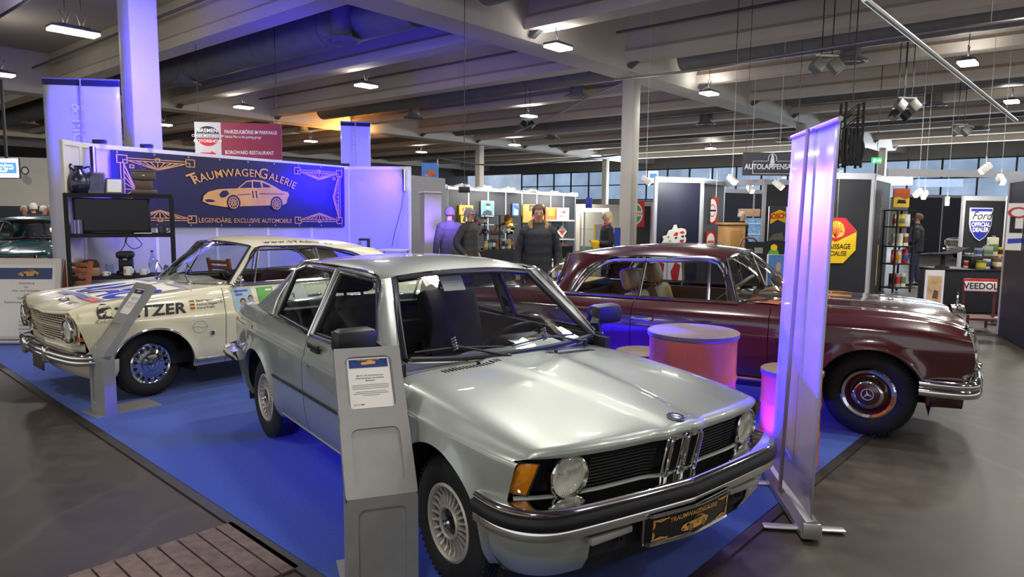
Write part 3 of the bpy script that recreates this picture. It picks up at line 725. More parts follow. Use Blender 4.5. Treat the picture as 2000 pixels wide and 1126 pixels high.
# greenhouse
def wsb(s=1): return curve([(-.585, -.665, .905), (-.535, -.36, .886), (-.522, 0, .88), (-.535, .36, .886), (-.585, .665, .905)], 6)
wst = curve([(-1.02, -.485, 1.288), (-.99, -.25, 1.312), (-.982, 0, 1.318), (-.99, .25, 1.312), (-1.02, .485, 1.288)], 6)
b_ = wsb(); L_ = [b_[0], wst[0]]; R_ = [b_[-1], wst[-1]]
panel(B, 'windscreen', CARGLASS, b_, wst, L_, R_, 16, 8, (.02, 0, .01))
def loop(b, t, ins=0.0): return b+t[::-1]
trim(B, 'windscreen_trim', CHROME, loop(b_, wst), .013, closed=True)
trim(B, 'windscreen_seal', BLACK, [V3((p.x+.004, p.y*.972, lerp(p.z, 1.09, .06))) for p in loop(b_, wst)], .016, closed=True)
dw = [V3(p) for p in ((-.66, -.742, .925), (-1.525, -.745, .912), (-1.525, -.567, 1.292), (-1.03, -.560, 1.282))]
qw = [V3(p) for p in ((-1.62, -.744, .905), (-2.26, -.73, .935), (-2.22, -.60, 1.255), (-2.10, -.568, 1.295), (-1.60, -.566, 1.295))]
for s in (1, -1):
    f = lambda p: V3((p.x, p.y*s*-1 if s > 0 else p.y, p.z))
    D = [f(p) for p in dw]; Q = [f(p) for p in qw]; o_ = V3((0, .012*s, 0))
    quad4(B, 'door_window', CARGLASS, D[0], D[1], D[2], D[3], bulge=(0, s*.012, 0))
    panel(B, 'quarter_window', CARGLASS, [Q[0], Q[1]], [Q[4], Q[3]], [Q[0], Q[4]], [Q[1], Q[2], Q[3]], 8, 6, (0, s*.01, 0))
    trim(B, 'door_window_trim', CHROME, [p+o_ for p in (D[0], D[1], D[2], D[3])], .013, closed=True)
    trim(B, 'door_window_seal', BLACK, [p.lerp((D[0]+D[2])/2, .055)+o_*.8 for p in D], .013, closed=True)
    trim(B, 'quarter_window_trim', CHROME, [p+o_ for p in Q], .015, closed=True)
    trim(B, 'quarter_window_seal', BLACK, [p.lerp((Q[0]+Q[3])/2, .06)+o_*.8 for p in Q], .014, closed=True)
    quad4(B, 'b_pillar', CHROME, f(V3((-1.525, -.747, .915))), f(V3((-1.62, -.747, .912))), f(V3((-1.60, -.57, 1.295))), f(V3((-1.525, -.57, 1.295))))
    # A pillar, cant rail, C pillar
    panel(B, 'a_pillar', SILV, [(-.585, -s*-.665, .905), (-.66, s*.745, .92)], [(-1.02, s*.485, 1.29), (-1.03, s*.562, 1.287)], [(-.585, s*.665, .905), (-1.02, s*.485, 1.29)], [(-.66, s*.745, .92), (-1.03, s*.562, 1.287)], 4, 8, (.008, s*.012, .01))
    trim(B, 'roof_gutter', CHROME, curve([(-.66, s*.745, .93), (-.85, s*.66, 1.12), (-1.03, s*.572, 1.298), (-1.5, s*.578, 1.32), (-1.95, s*.578, 1.315), (-2.15, s*.585, 1.298), (-2.30, s*.62, 1.2), (-2.36, s*.70, 1.05), (-2.36, s*.735, .94)], 5), .009)
    panel(B, 'c_pillar', SILV, [(-2.26, s*.738, .92), (-2.86, s*.70, .945)], [(-2.10, s*.572, 1.305), (-2.40, s*.50, 1.305)], curve([(-2.26, s*.738, .92), (-2.22, s*.61, 1.26), (-2.10, s*.572, 1.305)], 6), curve([(-2.86, s*.70, .945), (-2.62, s*.60, 1.12), (-2.40, s*.50, 1.305)], 6), 8, 8, (0, s*.015, 0))
    trim(B, 'belt_strip', CHROME, [(-.6, s*.752, .918), (-1.6, s*.756, .90), (-2.3, s*.75, .925)], .008)
rows = []
for i in range(19):
    x = lerp(-.985, -2.42, i/18); z0 = sm(x, [(-2.42, 1.318), (-2.0, 1.366), (-1.6, 1.38), (-1.2, 1.364), (-.985, 1.322)]); row = []
    for y in [-.572, -.567, -.55, -.52, -.47, -.38, -.25, -.12, 0, .12, .25, .38, .47, .52, .55, .567, .572]:
        zz = interp(abs(y), [(0, z0), (.25, z0-.008), (.38, z0-.018), (.47, z0-.03), (.52, z0-.042), (.55, z0-.056), (.567, z0-.07), (.572, z0-.085)]); k = .86 if i == 0 else (.95 if i == 1 else (.9 if i == 18 else .97 if i == 17 else 1))
        zz = max(zz, 1.285) if i > 1 else zz
        row.append(V3((x-(.035*abs(y/.57)**3 if i == 0 else 0), y*k, zz)))
    rows.append(row)
G().grid(rows).build('roof', SILV, B)
G().grid([[p-UP*.03 for p in r[3:-3]] for r in rows[2:-2]]).build('headliner', pm('grey_headliner', '77756f', .9), B)
rb = [(-2.84, -.64, .95), (-2.86, 0, .965), (-2.84, .64, .95)]; rt = [(-2.40, -.50, 1.30), (-2.43, 0, 1.315), (-2.40, .50, 1.30)]
panel(B, 'rear_window', CARGLASS, rb, rt, [rb[0], rt[0]], [rb[-1], rt[-1]], 10, 6, (-.02, 0, .01)); trim(B, 'rear_window_trim', CHROME, loop(curve(rb, 4), curve(rt, 4)), .012, closed=True)
rows = [[(x, y*bt(x), interp(abs(y), [(0, z), (.6, z-.01), (.7, z-.03), (.745, .9 if x < -2.9 else .918), (.775, .85)])) for y in [-.775, -.745, -.7, -.6, -.3, 0, .3, .6, .7, .745, .775]] for x, z in ((-2.5, .95), (-2.7, .96), (-2.84, .965), (-3.0, .955), (-3.2, .94), (-3.26, .92), (-3.27, .86), (-3.24, .62))]
G().grid(rows).build('boot_lid', SILV, B)
G().box((-3.2, 0, .55), (.08, 1.42, .5), .03).build('rear_panel', SILV, B)
for s in (1, -1):
    G().box((-3.22, s*.69, .74), (.06, .14, .16), .02).build('tail_light', pm('tail_lens', 'c2431c', .2, coat=.5), B)
rbp = [(2.9+.24+x*.0-.0, y) for x, y in ()]
rbar = [[V3((x, s*y, z)) for x, y, z in ((-2.93, .83, .56), (-3.15, .83, .565), (-3.27, .78, .57), (-3.33, .6, .57), (-3.35, 0, .57))] for s in (1,)][0]
full = rbar+[V3((p.x, -p.y, p.z)) for p in rbar[-2::-1]]
RB = G().tube(curve(full, 5), .05, 8, sq=.8).build('rear_bumper', CHROME, B); G().tube([p+V3((0, 0, -.015)) for p in curve([V3((q.x-.03 if abs(q.y) < .8 else q.x, q.y*1.035, q.z)) for q in full], 5)], .022, 6).build('rubber_strip', BLACK, RB)
# side dressing
for s in (1, -1):
    for a, b in ((-2.17, -1.63), (-1.615, -.6), (-.58, -.39)):
        P = [V3((a+(b-a)*i/10, 0, 0)) for i in range(11)]
        P = [V3((p.x, s*(sm(.556, bctrl(p.x))+.004), .556)) for p in P]
        trim(B, 'side_moulding', CHROME, P, .011, sq=.7); trim(B, 'side_moulding_insert', BLACK, [p+V3((0, s*.006, -.004)) for p in P], .009)
    trim(B, 'sill_strip', ALU, [(-2.18, s*.758, .285), (-.40, s*.758, .285)], .008)
    G().box((-1.44, s*.800, .862), (.17, .018, .034), .008).box((-1.44, s*.79, .835), (.12, .02, .02), .008).build('door_handle', BLACK, B)
    G().lathe([(.013, 0), (.013, .012), (.006, .014), (0, .014)], 16, TR(-1.5, s*.80, .74) @ (RXm if s > 0 else RX90)).build('door_lock', CHROME, B)
    # mirror
    g = G(); g.box((-.70, s*.865, 1.02), (.12, .22, .125), .035); g.bar((-.68, s*.78, .985), (-.66, s*.74, .95), .05, .07); o = g.build('door_mirror', BLACK, B)
    G().box((-.766, s*.865, 1.02), (.004, .18, .09), .001).build('mirror_glass', CHROME, o)
g = G(); g.box((-2.78, -.792, .755), (.15, .004, .13), .015); g.build('fuel_flap', SILV, B)
# wipers
def wtop(t, y): b0 = V3(b_[int(lerp(0, len(b_)-1, (y+.665)/1.33))]); u = V3((-.45, 0, .42)).normalized(); return b0+u*t+V3((.018, 0, .016))
for yb, ye, ym in ((-.02, -.42, -.5), (.5, .16, .0)):
    a = wtop(-.03, yb); e = wtop(.085, (yb+ye)/2-.08)
    o = G().tube([a, a+V3((0, 0, .012)), e], .007, 6).lathe([(.014, -.02), (.014, .02), (0, .026)], 12, TR(*a)).build('wiper', BLACK, B)
    G().tube([wtop(.05, yb-.03)+V3((.004, 0, 0)), wtop(.07, ye+.1), wtop(.045, ym)], .006, 6).build('wiper_blade', BLACK, o)
    g = G()
    for k in range(5): g.box((0, -.03+k*.015, .02), (.004, .008, .045), 0, frame(wtop(.09, (yb+ye)/2-.1), (0, 1, 0), (-.4, 0, .9)) @ RX90)
    g.build('wiper_spoiler', ALU, o)
for y in (-.28, .25): G().ball((-.455, y, bsec(-.455, y)+.008), .011).build('washer_jet', BLACK, B)
# cabin
G().box((-1.5, 0, .32), (2.3, 1.36, .1)).box((-2.5, 0, .55), (.3, 1.3, .5)).build('cabin_floor', SOFTBLK, B)
g = G(); rows = [[(x, y, z) for y in (-.68, -.3, 0, .3, .68)] for x, z in ((-.56, .85), (-.7, .86), (-.86, .84), (-.92, .78), (-.9, .6))]; g.grid(rows); g.box((-.9, .36, .87), (.16, .36, .07), .03); g.build('dashboard', BLACK, B)
for s in (1, -1): G().box((-1.2, s*.70, .7), (1.4, .04, .42)).build('door_card', DKIN, B)
for s in (1, -1): seat(B, -1.42, s*.36, DKIN, .5, .46, .3)
seat(B, -2.25, .0, DKIN, 1.2, .46, .35, head=False, hb=.5, name='rear_seat')
steering(B, -1.02, .36, .86, .19, BLACK)
G().box((-2.68, 0, .93), (.34, 1.25, .02)).build('parcel_shelf', SOFTBLK, B)
G().box((-1.1, .0, 1.24), (.02, .2, .06), .01).build('rear_view_mirror', BLACK, B)
for x, st in ((0, .0), (-2.563, 0)):
    for s in (1, -1): wheel(B, x, s*.655, .298, .168, .19, 'b', st)
# papers lying in the car
def sheet(name, label, o, x, n, w, h, logo=True, lines=6, cat='sheet', group=None, thick=.002):
    m = frame(o, x, n); t = tag(G().box((0, 0, 0), (w, h, thick), 0, m).build(name, PAPER, smooth=0), label, cat, group)
    if logo:
        G().add([(-w*.42, h*.28, thick), (w*.42, h*.28, thick), (w*.42, h*.44, thick), (-w*.42, h*.44, thick)], [(0, 1, 2, 3)], m).build('printed_header', NAVY, t, smooth=0)
        gold_car(t, m @ TR(0, h*.33, thick*1.5), w*.32)
    g = G()
    for i in range(lines):
        ww = w*(.36-.08*(i % 3)); y = h*(.18-.5*i/lines); g.add([(-ww, y, thick), (ww, y, thick), (ww, y+h*.012, thick), (-ww, y+h*.012, thick)], [(0, 1, 2, 3)], m)
    g.build('printed_lines', GREYINK, t, smooth=0); return t
BM = B.matrix_basis.copy()
_R = MX.Translation((.323, 3.421, 0)) @ MX.Rotation(-.934, 4, 'Z')
sheet('info_sheet', 'white printed sheet lying on the dashboard of the silver coupe', _R @ V3((-.73, .34, .882)), _R.to_3x3() @ V3((0, 1, 0)), _R.to_3x3() @ V3((.1, 0, 1)), .30, .21)
sheet('price_card', 'small cream card hanging inside the top of the silver coupe windscreen', _R @ V3((-1.02, -.09, 1.24)), _R.to_3x3() @ V3((0, 1, 0)), _R.to_3x3() @ V3((.8, 0, .55)), .15, .10, logo=False, lines=3)
G_ = tag(G().box((0, 0, 0), (.1, .16, .002), 0, frame(_R @ V3((-.62, .56, .895)), _R.to_3x3() @ V3((1, 0, 0)), (0, 0, 1))).build('parking_disc', pm('pale_green_card', 'a9d6cf', .5), smooth=0), 'pale green card lying in the windscreen corner of the silver coupe', 'card')
sheet('seat_note', 'white sheet lying on the passenger side behind the mirror of the silver coupe', _R @ V3((-1.4, -.36, .56)), _R.to_3x3() @ V3((0, 1, 0)), (0, 0, 1), .28, .36, logo=False, lines=4)
# ------------------------------------------------------------------ cream rally coupe (behind, left)
CREAM = pm('cream_paint', 'e0d9ba', .28, coat=.8, var=.015, scale=2)
MAROONIN = pm('maroon_leather', '5a1f2a', .5, var=.15, scale=20)
O = thing('rally_coupe', 'cream two-door rally coupe covered in sponsor stickers, parked in front of the gold car banner', 'car', (-3.739, 6.583, 0), -2.305)
OARCH = [(-.02, .268, .355), (-2.64, .268, .35)]
def ot(x): return interp(x, [(-3.7, .90), (-3.2, .97), (-2.5, 1), (.1, 1), (.4, .975), (.60, .93)])
def oc(x): return sm(x, [(-3.7, .73), (-2, .69), (-.67, .702), (0, .708), (.55, .728)])
def of_(x): return sm(x, [(-.75, .948), (-.4, .925), (-.07, .902), (.27, .877), (.5, .852), (.60, .82)])
def octrl(x, top=True):
    c = oc(x); t = ot(x); f = of_(x) if x > -.7 else .95
    P = [(.235, .765), (.30, .795), (.45, .81), (.6, .822), (c-.006, .828), (c+.006, .822), (lerp(c, f, .5), .795), (f-.05, .765), (f-.018, .752), (f, .725)]
    return [(z, y*t) for z, y in P]
car_sides(O, CREAM, [('rear_quarter_panel', -3.66, -1.803, octrl), ('door', -1.797, -.668, octrl), ('front_fender', -.662, .585, octrl)], OARCH, flare=.012,
          shear=lambda x, z: (z-.80)*.35*max(0, (x-.35)/.235) if x > .35 else 0)
wheel_wells(O, OARCH, .79)
def ohz(x): return sm(x, [(-.8, .975), (-.5, .958), (-.2, .928), (.1, .905), (.4, .868), (.55, .84), (.68, .80)])
OXF = [(0, .665), (.3, .645), (.55, .60), (.68, .57), (.74, .555)]
def ohood(x0, x1, name):
    YS = [-.735, -.725, -.71, -.69, -.66, -.55, -.4, -.25, -.18, -.14, -.1]; YS = YS+[0]+[-y for y in YS[::-1]]; rows = []
    for y in YS:
        a = abs(y); xe = interp(a, OXF) if x1 is None else x1; row = []; n = 20
        for i in range(n+1):
            x = lerp(x0, xe-.02 if x1 is None else xe, i/n); z = ohz(x); f = of_(min(x, .6))
            row.append(V3((x, y*ot(x), interp(a, [(0, z+.012), (.12, z+.008), (.17, z-.006), (.55, z-.008), (.66, max(f, z-.02)), (.69, f+.008), (.735, f-.012)]))))
        if x1 is None:
            z0 = row[-1].z
            for dx, dz in ((-.006, -.006), (.002, -.02), (.0, -.036), (-.02, -.045), (-.05, -.045)): row.append(V3((xe+dx, y*ot(xe), z0+dz)))
        rows.append(row)
    return G().grid(rows).build(name, CREAM, O, smooth=40)
OH = ohood(-.40, None, 'bonnet'); ohood(-.86, -.406, 'cowl_panel')
G().box((-.05, 0, .6), (1.0, 1.2, .1)).box((0, 0, .45), (1.0, .8, .3)).build('engine_bay', SOFTBLK, O)
oys = [-.54+1.08*i/30 for i in range(31)]
def ogx(y, u): return lerp(interp(abs(y), [(0, .585), (.54, .545)]), interp(abs(y), [(0, .645), (.3, .61), (.54, .56)]), u)
G().grid([[(ogx(y, u)-.03, y, lerp(.545, .775, u)) for y in oys] for u in (0, 1)]).build('grille_panel', SOFTBLK, O)
g = G()
for k in range(11):
    u = .02+.96*k/10; w = .54 if k > 4 else lerp(.38, .54, k/5)
    g.tube([(ogx(y, u), y, lerp(.545, .775, u)) for y in oys if abs(y) <= w], .0065 if k != 5 else .011, 5)
for i in range(21):
    y = -.5+i*.05; g.tube([(ogx(y, .5)-.006, y, .66), (ogx(y, .97)-.006, y, .77)], .003, 5)
OGR = g.build('grille_bars', pm('pale_grille_metal', 'd6c9b0', .4, .5), O)
g = G(); edge = [(ogx(y, 1)+.004, y, .782) for y in oys]+[(ogx(.54, .55), .55, .66)]+[(ogx(y, 0)+.004, y, .54) for y in oys[::-1] if abs(y) < .40]+[(ogx(.54, .55), -.55, .66)]
g.tube(edge, .011, 6, closed=True); g.build('grille_frame', pm('tan_chrome_reflect', 'c9b090', .2, .9), O)
G().grid([[(x+.02, y, z) for y in [-.72+1.44*i/30 for i in range(31)] for x in [interp(abs(y), [(0, .575), (.5, .545), (.72, .47)])]] for z in (.55, .50, .44, .38)]).build('front_panel', CREAM, O)
for s in (1, -1):
    G().grid([[V3((x, s*y, z)) for y, z in ((.53, .80), (.53, .55), (.6, .52))] for x in (.56,)]+[[V3((.54, s*y, z)) for y, z in ((.77, .80), (.77, .62), (.75, .55))]]).build('headlight_surround', CREAM, O)
    headlamp(O, (.592, s*.642, .660), (1, s*.10, -.02), .088, tall=1.12, dep=.03)
    G().grid([[V3((.560, s*.66, z)), V3((.545, s*.755, z)), V3((.40, s*.795, z))] for z in (.575, .61)]).build('indicator', AMBER if False else pm('orange_lens', 'b3541e', .2, coat=.5), O)
opl = [(.34, .845), (.44, .85), (.53, .82), (.58, .76), (.61, .66), (.64, .45), (.655, .2)]
OB = G().grid(sweep(opl, [(-.06, .49), (-.0, .485), (.025, .465), (.03, .44), (.022, .425), (.03, .41), (.02, .385), (-.04, .375)])).build('front_bumper', CHROME, O, smooth=50)
for s in (1, -1): G().box((.675, s*.30, .43), (.05, .05, .15), .02).build('bumper_horn', CHROME, OB)
G().grid(sweep([(x-.08, y-.06) for x, y in opl], [(0, .40), (-.01, .30), (-.06, .24)])).build('front_valance', CREAM, O)
G().box((.655, .0, .335), (.012, .30, .15), .003, MX.Identity(4)).build('plate_holder', pm('plate_back', '3a352c', .6), O)
# glass house
obb = curve([(-.755, -.70, .965), (-.60, -.58, .955), (-.50, -.3, .95), (-.47, 0, .948), (-.50, .3, .95), (-.60, .58, .955), (-.755, .70, .965)], 5)
obt = curve([(-1.05, -.59, 1.308), (-1.0, -.3, 1.33), (-.985, 0, 1.338), (-1.0, .3, 1.33), (-1.05, .59, 1.308)], 5)
panel(O, 'windscreen', CARGLASS, obb, obt, [obb[0], obt[0]], [obb[-1], obt[-1]], 16, 8, (.02, 0, .01)); trim(O, 'windscreen_trim', CHROME, loop(obb, obt), .013, closed=True)
for s in (1, -1):
    D = [V3((x, s*y, z)) for x, y, z in ((-.79, .735, .962), (-1.755, .742, .955), (-1.735, .60, 1.268), (-1.10, .60, 1.272))]
    Q = [V3((x, s*y, z)) for x, y, z in ((-1.80, .742, .955), (-2.56, .735, .975), (-2.30, .622, 1.158), (-2.02, .605, 1.235), (-1.78, .60, 1.265))]
    quad4(O, 'door_window', CARGLASS, *D, bulge=(0, s*.015, 0)); trim(O, 'door_window_trim', CHROME, [p+V3((0, s*.008, 0)) for p in D], .013, closed=True)
    panel(O, 'quarter_window', CARGLASS, [Q[0], Q[1]], [Q[4], Q[3], Q[2]], [Q[0], Q[4]], [Q[1], Q[2]], 8, 6, (0, s*.01, 0)); trim(O, 'quarter_window_trim', CHROME, [p+V3((0, s*.008, 0)) for p in Q], .011, closed=True)
    v = [D[0].lerp(D[1], .2), D[3].lerp(D[2], .02)]; trim(O, 'vent_window_bar', CHROME, [p+V3((0, s*.012, 0)) for p in (D[0].lerp(D[1], .21), D[3].lerp(D[2], .03))], .012)
    G().grid([[(-.755, s*.70, .965), (-1.05, s*.592, 1.31)], [(-.80, s*.742, .958), (-1.11, s*.605, 1.278)]]).build('a_pillar', CREAM, O)
    trim(O, 'roof_gutter', CHROME, curve([(-.80, s*.748, .96), (-.95, s*.68, 1.12), (-1.09, s*.618, 1.286), (-1.34, s*.615, 1.298), (-1.77, s*.615, 1.288), (-2.0, s*.62, 1.252), (-2.28, s*.64, 1.185), (-2.62, s*.73, .985)], 5), .010)
    panel(O, 'c_pillar', CREAM, [(-2.57, s*.74, .955), (-3.02, s*.70, .965)], curve([(-2.05, s*.612, 1.245), (-2.4, s*.56, 1.26), (-2.62, s*.5, 1.235)], 5), curve([(-2.57, s*.74, .955), (-2.31, s*.63, 1.165), (-2.05, s*.612, 1.245)], 5), curve([(-3.02, s*.70, .965), (-2.85, s*.6, 1.10), (-2.62, s*.5, 1.235)], 5), 8, 8, (0, s*.02, .01))
    trim(O, 'belt_strip', CHROME, [(-.76, s*.757, .952), (-1.8, s*.765, .948), (-3.3, s*.735, .945)], .011)
    trim(O, 'sill_strip', CHROME, [(-.39, s*.805, .292), (-2.28, s*.805, .292)], .017); trim(O, 'arch_trim', CHROME, [(-.02+.362*cos(a), s*(.828-.03*abs(cos(a))**3), .268+.362*sin(a)) for a in [pi*i/24 for i in range(25)]], .009)
    G().box((-1.62, s*.815, .80), (.16, .02, .025), .008).build('door_handle', CHROME, O)
    o = G().lathe([(0, .03), (.03, .028), (.05, .015), (.056, 0), (.05, -.006), (0, -.006)], 24, TR(-.80, s*.845, 1.0) @ MX.Rotation(-pi/2, 4, 'Y')).build('door_mirror', CHROME, O)
    G().tube(curve([(-.79, s*.80, .935), (-.775, s*.82, .955), (-.79, s*.845, .985)], 5), .009, 8).build('mirror_stalk', CHROME, o)
    G().box((-.535, s*.827, .535), (.03, .01, .045), .004).build('fender_badge', CHROME, O)
rows = []
for i in range(22):
    x = lerp(-.99, -2.66, i/21); z0 = sm(x, [(-2.66, 1.232), (-2.465, 1.30), (-2.05, 1.352), (-1.54, 1.387), (-1.14, 1.382), (-.99, 1.34)]); ze = sm(x, [(-2.66, 1.20), (-2.3, 1.225), (-2.0, 1.262), (-1.77, 1.293), (-1.34, 1.302), (-1.05, 1.296)])
    row = []
    for f in [-1, -.985, -.95, -.88, -.76, -.55, -.3, 0, .3, .55, .76, .88, .95, .985, 1]:
        w = interp(x, [(-2.66, .53), (-2.3, .60), (-2.0, .612), (-1.05, .608), (-.99, .595)]); row.append(V3((x-(.055*abs(f)**3 if i == 0 else .03*abs(f)**3 if i == 1 else 0), f*w, lerp(z0, ze, abs(f)**3.2))))
    rows.append(row)
OR = G().grid(rows).build('roof', CREAM, O); G().grid([[p-UP*.03 for p in r[3:-3]] for r in rows[2:-2]]).build('headliner', pm('tan_headliner', '8d7d62', .9), O)
rb = [(-3.0, -.68, .965), (-3.06, 0, .975), (-3.0, .68, .965)]; rt = [(-2.64, -.5, 1.225), (-2.68, 0, 1.232), (-2.64, .5, 1.225)]
panel(O, 'rear_window', CARGLASS, rb, rt, [rb[0], rt[0]], [rb[-1], rt[-1]], 10, 6, (-.03, 0, .02))
G().grid([[(x, y*ot(x), interp(abs(y), [(0, z), (.6, z-.01), (.7, z-.02), (.745, z-.03)])) for y in [-.745, -.7, -.6, -.3, 0, .3, .6, .7, .745]] for x, z in ((-2.98, .978), (-3.3, .965), (-3.6, .94), (-3.68, .9), (-3.70, .6), (-3.66, .3))]).build('boot_lid', CREAM, O)
G().tube(curve([(-3.4, .83, .46), (-3.7, .80, .46), (-3.78, .5, .46), (-3.79, 0, .46), (-3.78, -.5, .46), (-3.7, -.8, .46), (-3.4, -.83, .46)], 4), .06, 8).build('rear_bumper', CHROME, O)
for s in (1, -1):
    for x in (-.02, -2.64): wheel(O, x, s*.62, .298, .178, .15, 'o', .12 if x > -1 else 0)
G().box((-1.5, 0, .32), (2.6, 1.4, .1)).box((-2.7, 0, .6), (.3, 1.3, .55)).build('cabin_floor', SOFTBLK, O)
for s in (1, -1): G().box((-1.7, s*.72, .66), (1.95, .04, .5)).build('door_card', MAROONIN, O)
g = G(); g.grid([[(x, y, z) for y in (-.68, 0, .68)] for x, z in ((-.5, .93), (-.7, .945), (-.85, .93), (-.9, .86), (-.88, .7))]); g.build('dashboard', BLACK, O)
for s in (1, -1): seat(O, -1.5, s*.36, MAROONIN, .55, .48, .3, head=False, hb=.46)
seat(O, -2.4, 0, MAROONIN, 1.2, .5, .3, head=False, hb=.42, name='rear_seat')
steering(O, -1.02, .37, .93, .20, BLACK, 2)
for yb in (-.12, .45):
    a = V3((-.44 if abs(yb) < .3 else -.50, yb, .962)); o = G().tube([a, a+V3((-.02, -.14, .06)), a+V3((-.10, -.27, .15))], .006, 6).ball(a, .016).build('wiper', CHROME, O)
    G().tube([a+V3((-.055, -.05, .10)), a+V3((-.145, -.40, .17))], .005, 6).build('wiper_blade', BLACK, o)
# stickers
def oside(x, z, off=.004):
    T = octrl(x); zz = min(max(z, T[0][0]), T[-1][0]); return V3((x, sm(zz, T)+off, z))
def sticker(name, mat, pts, off=.004, parent=O):
    if len(pts) == 4:
        g = G(); a, b, c, d = [V3((x, z, 0)) for x, z in pts]; n = 7
        g.grid([[oside(*(a.lerp(b, i/n).lerp(d.lerp(c, i/n), j/n)).xy, off) for i in range(n+1)] for j in range(n+1)]); return g.build(name, mat, parent, smooth=0)
    return G().add([oside(x, z, off) for x, z in pts], [tuple(range(len(pts)))]).build(name, mat, parent, smooth=0)
def side_text(s, h, x0, z0, mat, wx=1.0, slope=0.0, off=.005, **k):      # reads towards the back of the car on its left side
    V, F = text_geo(s, h, wx=wx, align='LEFT', **k)
    P = []
    for p in V: P.append(oside(x0-p.x, z0+p.y+slope*p.x, off))
    return G().add(P, F).build('side_lettering', mat, O, smooth=0)
side_text('HETZER', .088, .285, .745, INK, wx=1.24, bold=.034, shear=.12, space=1.06)
side_text('Heidi Hetzer', .022, -.405, .826, INK, bold=.006); side_text('Andrea Högele', .022, -.405, .795, INK, bold=.006); side_text('Astrid Fricke', .022, -.405, .764, INK, bold=.006)
side_text('0 Rh +', .018, -.60, .832, INK); side_text('0 Rh +', .018, -.60, .803, INK)
for z in (.823, .792, .761):
    for k, c in enumerate((INK, RED, YELLOW)): sticker('flag_sticker', c, [(-.345, z+.021-k*.0075), (-.388, z+.021-k*.0075), (-.388, z+.0135-k*.0075), (-.345, z+.0135-k*.0075)])
# portrait emblem: helmeted head in profile, black on cream
sticker('portrait_sticker', INK, [(.405, .755), (.41, .80), (.395, .845), (.36, .872), (.325, .868), (.298, .845), (.292, .82), (.31, .815), (.30, .79), (.308, .765), (.285, .752)])
sticker('portrait_face', CREAM, [(.355, .83), (.30, .835), (.298, .815), (.288, .80), (.298, .792), (.302, .775), (.325, .768), (.345, .785)], .0055)
sticker('portrait_band', CREAM, [(.402, .832), (.36, .847), (.30, .848), (.30, .842), (.36, .840), (.40, .825)], .0055)
sticker('portrait_hair', INK, [(.372, .81), (.345, .83), (.336, .80), (.35, .775), (.37, .765)], .006)
side_text('Rekord', .03, .44, .718, GREYINK, wx=1.3, shear=.4)
G().tube([oside(-.42+.065*cos(2*pi*i/32), .60+.055*sin(2*pi*i/32), .003) for i in range(32)], .0012, 4, closed=True).tube([oside(-.345, .598, .003), oside(-.40, .606, .003), oside(-.44, .59, .003), oside(-.495, .60, .003)], .0012, 4).build('outline_badge', GREYINK, O)
SKYB = pm('pale_blue_print', '9db9c8', .5, var=.1); GRN = pm('green_print', '58a23c', .5, var=.06); SHIRT = pm('blue_shirt_print', '2c5fa8', .5)
sticker('school_poster', SKYB, [(-.745, .915), (-.945, .92), (-.965, .715), (-.765, .70)])
sticker('poster_headline', BLUEP, [(-.775, .903), (-.91, .905), (-.912, .886), (-.777, .884)], .0055); sticker('poster_headline', BLUEP, [(-.785, .872), (-.85, .873), (-.852, .852), (-.787, .851)], .0055)
def oval(cx, cz, rx, rz, n=16): return [(cx+rx*cos(2*pi*i/n), cz+rz*sin(2*pi*i/n)) for i in range(n)]
for cx, cz, k in ((-.845, .785, 1.0), (-.925, .812, .9)):
    sticker('poster_figure', SHIRT if k == 1 else PAPER, [(cx+.042*k, .712), (cx+.038*k, cz-.045*k), (cx, cz-.03*k), (cx-.038*k, cz-.045*k), (cx-.042*k, .718)], .0055)
    sticker('poster_hair', INK, oval(cx, cz+.012*k, .027*k, .030*k), .0058); sticker('poster_face', SKIN, oval(cx, cz, .021*k, .027*k), .0064)
sticker('green_sticker', GRN, [(-1.0, .912), (-1.17, .915), (-1.185, .73), (-1.015, .725)]); sticker('green_sticker_print', PAPER, [(-1.09, .895), (-1.155, .896), (-1.157, .878), (-1.092, .877)], .0055)
sticker('white_sticker', PAPER, [(-1.25, .91), (-1.52, .91), (-1.54, .74), (-1.27, .73)]); side_text('3', .06, -1.36, .77, GREYINK, off=.006, bold=.03)
side_text('Mobil', .085, -1.93, .80, BLUEP, wx=1.1, bold=.03, off=.006); sticker('number_ground', INK, [(-2.30, .90), (-2.40, .90), (-2.40, .79), (-2.30, .79)]); side_text('1', .085, -2.325, .80, PAPER, bold=.04, off=.008)
# roof edge lettering
V, F = text_geo('www.STADIE.de', .055, bold=.02, wx=1.25, align='LEFT', space=1.25)
def orf(p):
    x = -1.22-p.x; y = .545-p.y*.9; z0 = sm(x, [(-2.66, 1.232), (-2.465, 1.30), (-2.05, 1.352), (-1.54, 1.387), (-1.14, 1.382), (-.99, 1.34)]); ze = sm(x, [(-2.66, 1.20), (-2.3, 1.225), (-2.0, 1.262), (-1.77, 1.293), (-1.34, 1.302), (-1.05, 1.296)])
    w = interp(x, [(-2.66, .53), (-2.3, .60), (-2.0, .612), (-1.05, .608)]); return V3((x, y, lerp(z0, ze, abs(y/w)**3.2)+.006))
G().add([orf(p) for p in V], F).build('roof_lettering', INK, OR, smooth=0)
